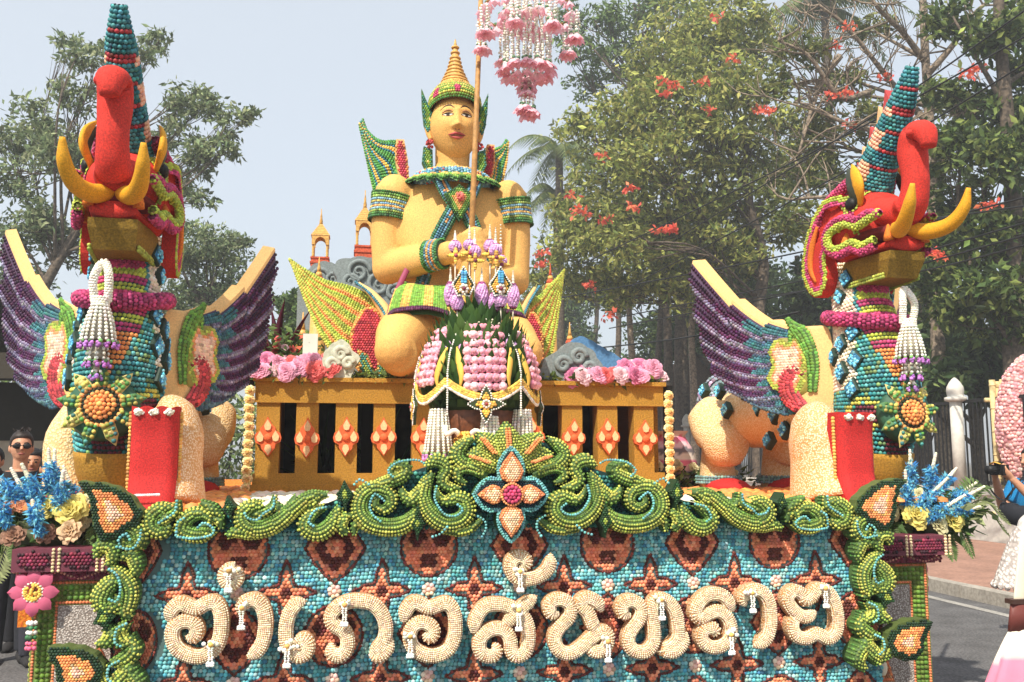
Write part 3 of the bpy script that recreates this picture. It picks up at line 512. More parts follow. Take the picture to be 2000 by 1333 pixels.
def mini_garland(parent, c):
    mb = MB(); c0_ = np.asarray(c); c = np.asarray(c)
    add_beads(mb, c+rng.normal(size=(8, 3))*np.array([.018, .006, .012]), (0, -1, 0), .013, (250, 244, 226), jit=.05); add_beads(mb, [c+[0, -.012, 0]], (0, -1, 0), .015, (240, 180, 80))
    for dx in (-.008, .008): add_beads(mb, [c+[dx+R.uniform(-.003, .003), -.012, -.02-.0115*i] for i in range(7)], (0, -1, 0), .0068, (250, 246, 232), jit=.04)
    add_beads(mb, c+np.array([[dx, -.012, -.108+dz] for dx in (-.014, -.005, .005, .014) for dz in (0, .010)]), (0, -1, 0), .009, (250, 248, 238), jit=.03)
    mb.V = [c0_+(v-c0_)*.78 for v in mb.V]; mb.build('tiny_garland', MAT['bead'], parent)
for k, strokes in enumerate(LET):
    b = MB(); mb = MB()
    for (o, s), pts in strokes:
        q2 = cr(pps(pts, YL, o, s), 70); n = len(q2); q = np.stack([q2[:, 0], np.full(n, YL), q2[:, 1]], 1); t = np.linspace(0, 1, n); e = np.clip(np.minimum(t, 1-t)*alen(q)/.035, 0, 1)
        wv = .0300*np.sqrt(.12+.88*e) if k not in (1,) else np.full(n, .022); T, La, N = frames(q, (0, -1, 0))
        # cross-section: flat pad with a rounded front and straight sides
        prof = [(1, -1.9), (1.03, -.4), (.98, .2), (.82, .72), (.5, .98), (0, 1.08), (-.5, .98), (-.82, .72), (-.98, .2), (-1.03, -.4), (-1, -1.9)]
        ptsG = np.stack([q+La*(wv*a)[:, None]+N*(np.minimum(wv, .03)*c*.72)[:, None] for a, c in prof], 1); b.grid(ptsG)
        for i in (0, n-1): b.add(np.vstack([ptsG[i], ptsG[i].mean(0)+T[i]*(.012 if i else -.012)]), None, [((j, j+1, len(prof)) if i == 0 else (j+1, j, len(prof))) for j in range(len(prof)-1)])
        # rows of grains along the stroke
        L = alen(q); m = int(L/.0085); qq = resamp(q, m); ww = np.interp(np.linspace(0, 1, m), t, wv); T, La, N = frames(qq, (0, -1, 0))
        for lat in np.linspace(-.92, .92, 8):
            hh = .72*(1.08-.30*abs(lat)**2.4-.32*(abs(lat) > .85)); add_beads(mb, qq+La*(ww*lat)[:, None]+N*(np.minimum(ww, .03)*hh-.001)[:, None], N+La*lat*.8, .0042, (240, 216, 180), jit=.08)
    lt = b.build('letter', MAT['grainletter'], fl); mb.build('grains', MAT['bead'], lt, stuff=True)
    (gxy, (o, s)) = GAR[k]; c = pp(o[0]+gxy[0]/s, o[1]+gxy[1]/s, YL-.03); mini_garland(lt, (c[0], YL-.034, c[1]))
# --- scrolls
YS = YP-.10
def scroll(parent, pts, w, name='scroll', kind='lime', h=.75, side=0, Y=YS, deep=.085):
    """beaded acanthus stroke: pts in (X, Z); w: half widths along it; side: which flank is bright (+1 left of travel, -1 right)"""
    q2 = cr(pts, 44); n = len(q2); q = np.stack([q2[:, 0], np.full(n, Y), q2[:, 1]], 1); wv = ip(w, n); b = MB(); mb = MB(); T, La, N = frames(q, (0, -1, 0))
    prof = [(1, -2), (1, -.3), (.8, .55), (.4, .92), (0, 1), (-.4, .92), (-.8, .55), (-1, -.3), (-1, -2)]
    bd = np.minimum(wv, .05); G_ = np.stack([q+La*(wv*a)[:, None]*.96+N*((bd*c*h) if c > -1 else -np.full(n, deep))[:, None]*.96 for a, c in prof], 1); b.grid(G_, (74, 104, 46))
    sc_ = b.build(name, MAT['paint'], parent); s = .0118; L = alen(q); m = max(4, int(L/s)); qq = resamp(q, m); ww = np.interp(np.linspace(0, 1, m), np.linspace(0, 1, n), wv); T, La, N = frames(qq, (0, -1, 0)); tt = np.linspace(0, 1, m)
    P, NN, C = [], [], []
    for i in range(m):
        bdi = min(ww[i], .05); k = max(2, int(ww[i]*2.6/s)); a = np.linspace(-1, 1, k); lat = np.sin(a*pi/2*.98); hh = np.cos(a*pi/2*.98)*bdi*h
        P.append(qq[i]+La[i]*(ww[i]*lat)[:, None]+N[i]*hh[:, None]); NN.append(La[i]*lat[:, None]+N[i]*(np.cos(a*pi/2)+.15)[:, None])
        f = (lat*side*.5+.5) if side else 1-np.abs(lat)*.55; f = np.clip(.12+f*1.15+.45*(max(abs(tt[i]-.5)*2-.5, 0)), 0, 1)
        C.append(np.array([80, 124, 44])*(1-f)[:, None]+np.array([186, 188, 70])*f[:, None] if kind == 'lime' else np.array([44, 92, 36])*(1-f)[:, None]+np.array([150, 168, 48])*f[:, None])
        for z in (1, 2, 3, 4):                                    # seeds down both flanks
            if z*s < deep:
                for sg in (-1, 1): P.append((qq[i]+La[i]*ww[i]*sg*1.0-N[i]*(z*s*.95))[None]); NN.append((La[i]*sg)[None]); C.append(np.array([[78, 120, 50]]))
    add_beads(mb, np.vstack(P), np.vstack(NN), .0064, np.vstack(C), jit=.10); mb.build('seeds', MAT['bead'], sc_, stuff=True); return sc_
def string(parent, pts, col=(104, 178, 176), s=.0115, Y=YS-.034, name='bead_string'):
    q2 = cr(pts, 40); q = np.stack([q2[:, 0], np.full(40, Y), q2[:, 1]], 1); qq = resamp(q, max(3, int(alen(q)/s))); mb = MB(); add_beads(mb, qq, (0, -1, 0), s*.56, col, jit=.08); return mb.build(name, MAT['bead'], parent)
C2 = ((660, 830), 5.332); P1 = C1; P3 = ((0, 850), 2.76)
CXS = pp(995, 962, YS)[0]
MF = (pp(1703, 1100, YS)[0]-CXS)/(CXS-pp(236, 1100, YS)[0])
def mx_(x): return CXS+(CXS-x)*MF
def mir(a): b = np.array(a, float); b[:, 0] = mx_(b[:, 0]); return b
SCR = [  # (frame, points, half widths in frame px, bright side)
 (C2, [(985, 500), (905, 640), (890, 780), (960, 925), (1110, 1025), (1270, 1005), (1355, 900), (1325, 790), (1225, 755), (1120, 800), (1045, 730), (1022, 645)], [20, 60, 70, 75, 80, 80, 80, 78, 70, 55, 35, 12], 1),
 (C2, [(850, 850), (740, 1010), (580, 1070), (370, 1045), (240, 940), (225, 800), (300, 690), (430, 660), (540, 720), (560, 820), (480, 890), (390, 850), (400, 770), (450, 750)], [25, 60, 80, 80, 80, 80, 80, 75, 70, 62, 55, 45, 32, 14], -1),
 (C2, [(330, 640), (500, 600), (660, 540), (715, 470), (650, 415), (570, 450), (570, 520)], [20, 50, 62, 62, 55, 40, 20], -1),
 (C2, [(950, 560), (860, 690), (770, 790), (690, 740), (655, 660)], [15, 50, 70, 50, 20], 1),
 (C2, [(920, 440), (1010, 370), (1110, 400), (1130, 480), (1085, 560), (1130, 640), (1270, 665)], [20, 62, 62, 58, 52, 45, 14], -1),
 (C2, [(1410, 140), (1300, 210), (1235, 310), (1290, 400), (1400, 440), (1560, 520)], [18, 55, 65, 60, 50, 20], 1),
 (C2, [(1540, 560), (1440, 460), (1310, 440), (1240, 500), (1260, 570), (1330, 610)], [20, 55, 60, 52, 40, 14], 1),
 (C2, [(1100, 1120), (1330, 1100), (1450, 1030), (1500, 980)], [10, 45, 40, 14], 1),
 (C2, [(60, 1150), (20, 1050), (70, 960), (160, 940)], [12, 45, 45, 12], -1),
 (C2, [(170, 1150), (180, 1050), (260, 1010), (420, 1060)], [12, 45, 50, 20], 1),
 (P1, [(870, 190), (790, 195), (735, 255), (765, 325), (860, 345), (970, 300), (1070, 215), (1170, 140), (1290, 120)], [22, 40, 48, 50, 50, 45, 40, 36, 14], 1),
 (P1, [(945, 130), (930, 200), (870, 240), (790, 250)], [8, 24, 30, 12], -1), (P1, [(960, 180), (1000, 230), (1060, 225)], [10, 30, 14], 1),
 (P1, [(640, 390), (700, 360), (780, 370), (850, 390)], [14, 34, 36, 14], 1),
 (P1, [(1370, 200), (1300, 330), (1210, 370), (1140, 320), (1180, 250), (1270, 200)], [18, 42, 48, 44, 36, 16], -1),
 (P1, [(1420, 370), (1380, 320), (1400, 270), (1450, 260)], [10, 30, 32, 12], 1), (P1, [(1160, 230), (1190, 170), (1260, 130)], [10, 30, 12], 1),
 (P1, [(320, 165), (300, 235), (235, 275), (190, 330)], [8, 28, 34, 16], -1), (P1, [(285, 205), (205, 215), (145, 275), (160, 345), (230, 365), (280, 320)], [16, 38, 44, 42, 36, 14], 1),
 (P1, [(565, 350), (460, 385), (355, 355), (375, 280), (450, 240), (520, 262), (520, 310), (470, 325)], [14, 40, 42, 42, 40, 34, 24, 10], -1),
 (P1, [(470, 170), (540, 210), (610, 270)], [12, 34, 14], 1), (P1, [(545, 280), (590, 290), (600, 340)], [12, 26, 10], 1),
 (P1, [(1090, 130), (1050, 200), (1010, 260)], [14, 30, 12], -1),
 (P3, [(615, 530), (680, 490), (745, 520), (745, 585), (690, 600), (665, 560), (695, 545)], [14, 34, 40, 38, 32, 22, 8], -1),
 (P3, [(520, 660), (540, 600), (600, 600), (610, 660), (575, 705)], [10, 32, 36, 30, 10], 1), (P3, [(650, 660), (710, 650), (735, 700), (725, 760)], [12, 32, 32, 12], 1),
 (P3, [(590, 715), (650, 755), (700, 830), (690, 920), (665, 960), (705, 985)], [12, 32, 36, 36, 30, 10], -1),
 (P3, [(650, 760), (575, 820), (540, 890), (580, 940), (640, 905), (615, 870)], [12, 38, 44, 40, 28, 8], 1),
 (P3, [(560, 1040), (600, 1070), (580, 1110), (520, 1135)], [14, 36, 32, 10], 1), (P3, [(690, 1010), (640, 1060), (650, 1110), (700, 1120), (705, 1075)], [12, 30, 36, 30, 10], -1),
 (P3, [(700, 1100), (720, 1160), (670, 1210), (600, 1230)], [12, 36, 36, 14], -1), (P3, [(640, 1220), (690, 1270), (640, 1330), (600, 1400)], [14, 40, 40, 16], 1), (P3, [(560, 1240), (540, 1320), (600, 1390)], [12, 36, 14], -1),
 (P3, [(610, 1330), (700, 1300), (740, 1360), (690, 1430)], [12, 36, 40, 12], 1)]
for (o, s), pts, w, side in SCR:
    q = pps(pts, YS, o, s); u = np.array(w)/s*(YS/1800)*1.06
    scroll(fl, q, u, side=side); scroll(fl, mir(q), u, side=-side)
STR = [(C2, [(1022, 640), (1000, 760), (1060, 880), (1130, 940), (1230, 940), (1290, 880), (1240, 830)]), (C2, [(440, 1000), (360, 930), (330, 830), (380, 720), (450, 760), (480, 790)]), (C2, [(570, 540), (520, 480), (600, 400), (720, 370), (830, 370), (890, 400)]), (C2, [(1450, 950), (1520, 1000), (1530, 1080), (1490, 1160)]), (C2, [(980, 1160), (1060, 1130), (1130, 1060)]), (C2, [(170, 620), (230, 570), (320, 620)]),
       (P1, [(950, 140), (940, 200), (880, 240), (840, 280), (780, 270), (760, 240)]), (P1, [(1280, 200), (1210, 220), (1170, 290), (1200, 320)]), (P1, [(325, 160), (310, 230), (240, 280), (210, 300)]), (P1, [(330, 390), (430, 400), (540, 380), (560, 340), (500, 300), (460, 330)]), (P1, [(320, 380), (330, 300), (370, 270)]),
       (P3, [(640, 600), (720, 610), (760, 560), (770, 510)]), (P3, [(660, 600), (650, 560), (690, 530), (710, 560)]), (P3, [(600, 720), (640, 750), (660, 820), (640, 890), (600, 880)]), (P3, [(690, 1010), (640, 1040), (630, 1110), (660, 1130)]), (P3, [(650, 1210), (600, 1240), (590, 1300), (620, 1330)])]
for (o, s), pts in STR:
    q = pps(pts, YS, o, s); string(fl, q); string(fl, mir(q))
# dark green buds with an orange heart
def kite(c, w, h, tilt=0): 
    k = np.array([(0, h), (-w*.55, h*.25), (-w, -h*.1), (-w*.35, -h*.45), (0, -h), (w*.35, -h*.45), (w, -h*.1), (w*.55, h*.25)]); ca, sa = math.cos(tilt), math.sin(tilt); return np.stack([k[:, 0]*ca-k[:, 1]*sa, k[:, 0]*sa+k[:, 1]*ca], 1)+c
for (o, s), xy, w, h, ti in [(C2, (830, 1010), 70, 190, 0), (C2, (70, 740), 80, 150, .1), (P1, (655, 200), 45, 70, .2), (P1, (1400, 110), 55, 80, .05), (P3, (565, 985), 55, 70, .3)]:
    c = pp(o[0]+xy[0]/s, o[1]+xy[1]/s, YS); f = YS/1800/s
    for mm in (0, 1):
        cc = c if not mm else np.array([mx_(c[0]), c[1]]); k = kite(cc, w*f, h*f, -ti if mm else ti); bs = MB(); mb = MB(); relief(mb, bs, k, YS-.02, .10, [(.016, (34, 70, 34)), (.030, (150, 168, 50)), (9, (236, 112, 44))], .0108, .012, (30, 62, 30))
        o_ = bs.build('bud', MAT['paint'], fl, False); mb.build('seeds', MAT['bead'], o_, stuff=True)
# palmette of five lobes over the centre flower
c0 = pp(990, 893, YS)
for k, (x, y, w) in enumerate([(908, 888, 74), (932, 848, 86), (988, 826, 92)]):
    e = pp(x, y, YS); wv = np.array([20, w*1.5, w*1.75, w*1.25, 14])/5.332*YS/1800
    for mm in ((0, 1) if k < 2 else (0,)):
        ee = e if not mm else np.array([2*CXS-e[0], e[1]]); st = np.array([CXS+(ee[0]-CXS)*.10, c0[1]-.05]); mid = st+(ee-st)*.55+np.array([(ee[0]-CXS)*.02, .016]); 
        scroll(fl, np.array([st, mid, ee]), wv, 'palmette_lobe', Y=YS-.012+.008*(2-k), h=.55)
        d = (ee-st); q = np.array([st+d*.45, st+d*.62, st+d*.86]); b2 = np.stack([q[:, 0], np.full(3, YS-.048), q[:, 1]], 1); mb = MB(); qq = resamp(b2, 9)
        for lt in (-.007, .007): add_beads(mb, qq+np.array([lt, 0, 0]), (0, -1, 0), .0075, (240, 138, 50)); 
        mb.build('heart_seeds', MAT['bead'], fl)
# centre flower: four petals, teal rim, magenta eye
CF = pp(994, 965, YS); rx, rz_ = 66*YS/1800, 82*YS/1800
def petal_flower(parent, c, rx, rz, Y, name='centre_flower'):
    out = []
    for k in range(4):
        A = k*pi/2
        for t in np.linspace(-.5, .5, 9)[:-1]:
            a = A+t*pi/2; m = 1-abs(t)*2; rr = .46+.54*(max(m, 0)**.75); out.append((c[0]+math.cos(a)*rr*rx*1.12, c[1]+math.sin(a)*rr*rz*1.12))
    out = np.array(out); bs = MB(); mb = MB(); relief(mb, bs, out, Y-.055, .13, [(.013, (104, 178, 176)), (9, (22, 52, 62))], .0112, .004, (60, 96, 44), edge=(104, 178, 176)); o = bs.build(name, MAT['paint'], parent, False); mb.build('rim_seeds', MAT['bead'], o, stuff=True)
    for k in range(4):
        A = k*pi/2; ca, sa = math.cos(A), math.sin(A); L = rx if k % 2 == 0 else rz; pr = np.array([(.22, 0), (.36, .2), (.55, .25), (.75, .17), (1, 0), (.75, -.17), (.55, -.25), (.36, -.2)])*L; pr[:, 1] *= 1.15
        q = np.stack([pr[:, 0]*ca-pr[:, 1]*sa, pr[:, 0]*sa+pr[:, 1]*ca], 1)+c; bs = MB(); mb = MB(); relief(mb, bs, q, Y-.075, .03, [(.015, (242, 146, 76)), (9, (250, 206, 160))], .0112, .014, (222, 120, 50)); p_ = bs.build('petal', MAT['paint'], o, False)
        mb.V and mb.build('petal_seeds', MAT['bead'], o, stuff=True)
    mb = MB(); th = np.arange(26)*2*pi/26
    add_beads(mb, np.stack([c[0]+np.cos(th)*.046, np.full(26, Y-.088), c[1]+np.sin(th)*.046], 1), (0, -1, 0), .0066, (244, 150, 76)); g = np.vstack([[0, 0]]+[[r*math.cos(a), r*math.sin(a)] for r, n in ((.016, 6), (.032, 12)) for a in np.arange(n)*2*pi/n])
    add_beads(mb, np.stack([c[0]+g[:, 0], np.full(len(g), Y-.094), c[1]+g[:, 1]], 1), (0, -1, 0), .0098, (196, 34, 92)); mb.build('eye', MAT['bead'], o)
petal_flower(fl, CF, rx, rz_, YS)
# filler behind the crest: teal seeded board following the crest outline
cr_l = [(270, 1000), (420, 992), (560, 990), (640, 975), (690, 955), (740, 925), (800, 915), (860, 895), (905, 860), (950, 845), (988, 836)]
q = pps(cr_l, YP+.0); q = np.vstack([q, mir(q)[::-1]]); q = np.vstack([q, [q[-1, 0], 1.30], [q[0, 0], 1.30]]); q[:, 1] -= .02; bs = MB(); mb = MB(); g, d = hexfill(q, .021, .01); bs.prism(q, YP-.004, YP+.10, (28, 60, 60)); add_beads(mb, np.stack([g[:, 0], np.full(len(g), YP-.008), g[:, 1]], 1), (0, -1, 0), .0112, np.where((rng.random(len(g)) < .5)[:, None], np.array([[30, 110, 112]]), np.array([[60, 140, 130]])))
o = bs.build('crest_board', MAT['paint'], fl, False); mb.build('seeds', MAT['bead'], o, stuff=True)
# big corner leaves with scalloped rims
def corner_leaf(pts, mm, Y=YS-.02):
    k = pps(pts, Y, *P3); k = cr(np.vstack([k]), 46, True); k = mir(k)[::-1] if mm else k
    c = k.mean(0); bs = MB(); mb = MB(); th = np.linspace(0, 1, len(k)); k2 = c+(k-c)*(1+.035*np.sin(th*2*pi*11))[:, None]
    relief(mb, bs, k2, Y, .07, [(.030, (30, 58, 34)), (.058, (238, 144, 62)), (.064, (246, 190, 90)), (9, (240, 192, 160))], .0125, .025, (84, 100, 44)); o = bs.build('corner_leaf', MAT['paint'], fl, False); mb.build('seeds', MAT['bead'], o, stuff=True)
for mm in (0, 1):
    corner_leaf([(418, 255), (520, 256), (620, 275), (715, 340), (770, 420), (745, 480), (690, 520), (620, 560), (550, 570), (505, 500), (490, 400), (470, 320)], mm)
    corner_leaf([(250, 1160), (330, 1140), (430, 1150), (520, 1190), (560, 1250), (540, 1330), (470, 1380), (390, 1400), (310, 1350), (300, 1270)], mm)
# --- corner pedestals beside the panel
def pedestal(side):
    Y0 = YP+.22; xa, xb = (pp(62, 1220, YP+.22)[0], pp(330, 1220, YP+.22)[0]) if side < 0 else (pp(1560, 1220, YP+.22)[0], pp(1816, 1220, YP+.22)[0])
    b = MB(); b.box((xa, Y0, .30), (xb, Y0+.62, 1.075), (120, 130, 60)); o = b.build('pedestal', MAT['paint'], fl, False)
    b = MB(); b.prism([(xa+.105, .30), (xb-.105, .30), (xb-.105, .965), (xa+.105, .965)], Y0-.006, Y0, (206, 198, 190)); b.build('inner_panel', mat('silverseed', (222, 214, 206), .7, .9, 120, kind='voronoi', col2=(140, 128, 120), dist=.005), o, False) if 'silverseed' not in MAT else b.build('inner_panel', MAT['silverseed'], o, False)
    mb = MB()
    for ins, c, s in ((.012, (226, 120, 58), .013), (.034, (96, 128, 36), .022), (.056, (104, 136, 40), .022), (.078, (90, 122, 34), .022), (.098, (226, 120, 58), .013)):
        for seg in (((xa+ins, .30), (xa+ins, 1.075-ins)), ((xa+ins, 1.075-ins), (xb-ins, 1.075-ins)), ((xb-ins, 1.075-ins), (xb-ins, .30))):
            q = np.array(seg); q = resamp(q, max(2, int(alen(q)/s))); add_beads(mb, np.stack([q[:, 0], np.full(len(q), Y0-.002), q[:, 1]], 1), (0, -1, 0), s*.55, c)
    sx_ = xa if side < 0 else xb
    for yy, c in zip(np.arange(Y0+.02, Y0+.6, .022), [(150, 160, 70), (96, 128, 36)]*20):
        z = np.arange(.32, 1.07, .022); add_beads(mb, np.stack([np.full(len(z), sx_), np.full(len(z), yy), z], 1), (side, 0, 0), .012, c)
    mb.build('border_seeds', MAT['bead'], o, stuff=True)
    fx = (xa+xb)/2; fz = .60; b = MB(); mb = MB()                        # flame motif
    relief(mb, b, np.array([(fx, fz+.20), (fx-.05, fz+.09), (fx-.10, fz), (fx-.13, fz-.10), (fx+.13, fz-.10), (fx+.10, fz), (fx+.05, fz+.09)]), Y0-.03, .03, [(.016, (226, 120, 60)), (9, (190, 130, 80))], .013, .008, (200, 110, 50)); f = b.build('flame_motif', MAT['paint'], o, False); mb.build('flame_seeds', MAT['bead'], o, stuff=True)
    for dx, dz, r, c in ((0, .09, .03, (236, 220, 190)), (-.06, -.03, .034, (236, 220, 190)), (.06, -.03, .034, (236, 220, 190)), (0, -.045, .036, (236, 140, 60))):
        b = MB(); b.ball((fx+dx, Y0-.04, fz+dz), (r*.8, .015, r*1.2), 10, 7, c); b.build('drop', MAT['paint'], o)
    # cornice: two flaring tiers of maroon hexagons in cream seed frames
    for z_, zz, e, cc in ((1.075, 1.118, .03, (110, 36, 50)), (1.118, 1.215, .075, (110, 44, 62))):
        b = MB(); b.box((xa-e, Y0-e, z_), (xb+e, Y0+.62+e, zz), cc); t = b.build('cornice', MAT['paint'], o, False)
    mb = MB(); n = 4; wd = (xb-xa+.15)/n
    for i in range(n):
        hx = xa-.075+wd*(i+.5); poly = np.array([(hx-wd*.38, 1.138), (hx, 1.122), (hx+wd*.38, 1.138), (hx+wd*.38, 1.196), (hx, 1.212), (hx-wd*.38, 1.196)]); g, d = hexfill(poly, .016, .004); add_beads(mb, np.stack([g[:, 0], np.full(len(g), Y0-.077), g[:, 1]], 1), (0, -1, 0), .009, pick([(.012, (60, 26, 34)), (9, (128, 26, 60))], d))
        for dx in (-.012, .012): z = np.arange(1.122, 1.214, .015); add_beads(mb, np.stack([np.full(len(z), hx+wd/2+dx), np.full(len(z), Y0-.077), z], 1), (0, -1, 0), .008, (226, 196, 150))
        q = resamp(np.array([(hx-wd/2, 1.116), (hx-wd*.25, 1.096), (hx, 1.082), (hx+wd*.25, 1.096), (hx+wd/2, 1.116)]), 14); add_beads(mb, np.stack([q[:, 0], np.full(14, Y0-.034), q[:, 1]], 1), (0, -1, 0), .007, (200, 130, 110)); g = np.stack([rng.uniform(hx-wd*.45, hx+wd*.45, 40), np.full(40, Y0-.032), rng.uniform(1.082, 1.112, 40)], 1); add_beads(mb, g, (0, -1, 0), .009, (120, 26, 56))
    mb.build('cornice_seeds', MAT['bead'], o, stuff=True)
    # pink paper flower with a yellow heart and a small tassel
    if side < 0: c = pp(68, 1156, Y0-.04); c = np.array([c[0], Y0-.05, c[1]]); nn = Vector((0, -1, .0))
    else: c = np.array([xb+.05, Y0+.12, .97]); nn = Vector((.75, -.66, 0))
    M_ = nn.to_track_quat('Z', 'Y').to_matrix(); fo = None
    for k in range(8):
        a = k*pi/4; b = MB(); s1 = np.linspace(0, 1, 5)[:, None]; hw = np.array([.25, .8, 1, .8, .05])[:, None]*.03; G_ = np.stack([np.concatenate([s1*.085+.02, hw*m, .012*np.sin(s1*3)+.004*m*m+.012*(1-abs(m))], 1) for m in (-1, 0, 1)], 1)
        b.grid(G_, (236, 96, 140)); V = b.V[0]; ca, sa = math.cos(a), math.sin(a); V = np.stack([V[:, 0]*ca-V[:, 1]*sa, V[:, 0]*sa+V[:, 1]*ca, V[:, 2]], 1) @ np.array(M_).T+c; b.V[0] = V
        p_ = b.build('petal', MAT['petal'], fo or fl) if fo else b.build('pink_flower', MAT['petal'], fl); fo = fo or p_
    mb = MB(); nv = np.array(nn); g = rnd_unit(60)*.034; add_beads(mb, c+g-nv*(g@nv)[:, None]+nv*.018, nv, .007, (244, 190, 50)); th = np.arange(18)*2*pi/18; rg = np.stack([np.cos(th)*.04, np.sin(th)*.04, np.full(18, .016)], 1) @ np.array(M_).T+c; add_beads(mb, rg, nv, .006, (240, 226, 200))
    for z, cc in ((-.13, (240, 236, 220)), (-.15, (60, 120, 70)), (-.17, (240, 236, 220)), (-.19, (60, 120, 70)), (-.215, (236, 90, 130)), (-.235, (236, 90, 130))): add_beads(mb, c+np.array([(-.014, 0, z), (0, -.008, z), (.014, 0, z)]), nv, .011, cc)
    mb.build('flower_heart', MAT['bead'], fo, stuff=True)
pedestal(-1); pedestal(1)
# ================================================================ WINGED ELEPHANT STATUES (built once, the second is a mirrored copy of the first)
def tinsel(parent, c, n, s, col=(60, 160, 200), name='diamond_ornament', tilt=0):
    M_ = Vector(n).to_track_quat('Z', 'Y').to_matrix().to_4x4(); M_ = Matrix.Translation(c) @ M_ @ Matrix.Rotation(tilt, 4, 'Z'); b = MB(); mb = MB()
    pl = np.array([(0, 1), (-.42, .46), (-.78, 0), (-.42, -.46), (0, -1), (.42, -.46), (.78, 0), (.42, .46)])*s
    P = np.stack([np.hstack([pl*f, np.full((8, 1), z)]) for f, z in ((1, -.02), (1, .022), (.82, .030))]); R_ = np.array(M_.to_3x3()).T; b.grid(P.reshape(3, 8, 3) @ R_+np.array(c), (36, 58, 46), True)
    b.add(np.vstack([P[2], [[0, 0, .032]]]) @ R_+np.array(c), None, [(i, (i+1) % 8, 8) for i in range(8)], (40, 120, 160)); g = rng.uniform(-1, 1, (90, 2)); g = g[(np.abs(g[:, 0])/.72+np.abs(g[:, 1])) < .92]*s*.82; add_beads(mb, np.hstack([g, np.full((len(g), 1), .034)]) @ R_+np.array(c), n, .0085, np.where((rng.random(len(g)) < .5)[:, None], np.array([[70, 170, 214]]), np.array([[130, 208, 226]])) if col[0] < 100 else (130, 190, 170), jit=.2)
    b.V += mb.V; b.C += mb.C; b.T += [q_+b.n for q_ in mb.T]; b.n += mb.n; return b.build(name, MAT['bead'], parent, False)
def bandcol(th, z, P):
    """chest and neck pattern: th = angle from straight ahead, z = height"""
    a = np.abs(th); n = len(a); C = np.where((rng.random(n) < .55)[:, None], np.array([[44, 138, 142]]), np.array([[86, 166, 164]])); C = np.where((rng.random(n) < .14)[:, None], np.array([[120, 150, 90]]), C)
    st = np.where(((z/.042).astype(int) % 2 == 0)[:, None], np.array([[190, 42, 104]]), np.array([[178, 190, 52]]))
    up = z > 1.08; c = up & (a < rad(44)); C[c] = st[c]; c = up & (a > rad(52)); C[c] = (246, 222, 190)
    mid = (z > .56) & ~up; lim = rad(40)*np.clip((z-.60)/.40, 0, 1); c = mid & (a < lim); C[c] = st[c]; c = mid & (a < lim) & (z < .84); C[c] = (238, 142, 48)
    c = mid & (a > rad(45)) & (a < rad(135)) & (z > .60); C[c] = (248, 226, 196); c = mid & (a > rad(135)); C[c] = (120, 96, 130)
    lo = z < .56; c = lo & (np.hypot(a*.24-.0, z-.30) < .075); C[c] = (104, 26, 44); c = lo & (np.hypot(a*.24-.15, z-.47) < .06); C[c] = (110, 30, 52); c = lo & (np.abs(np.hypot(a*.24-.17, z-.46)-.085) < .014); C[c] = (206, 196, 70)
    return C
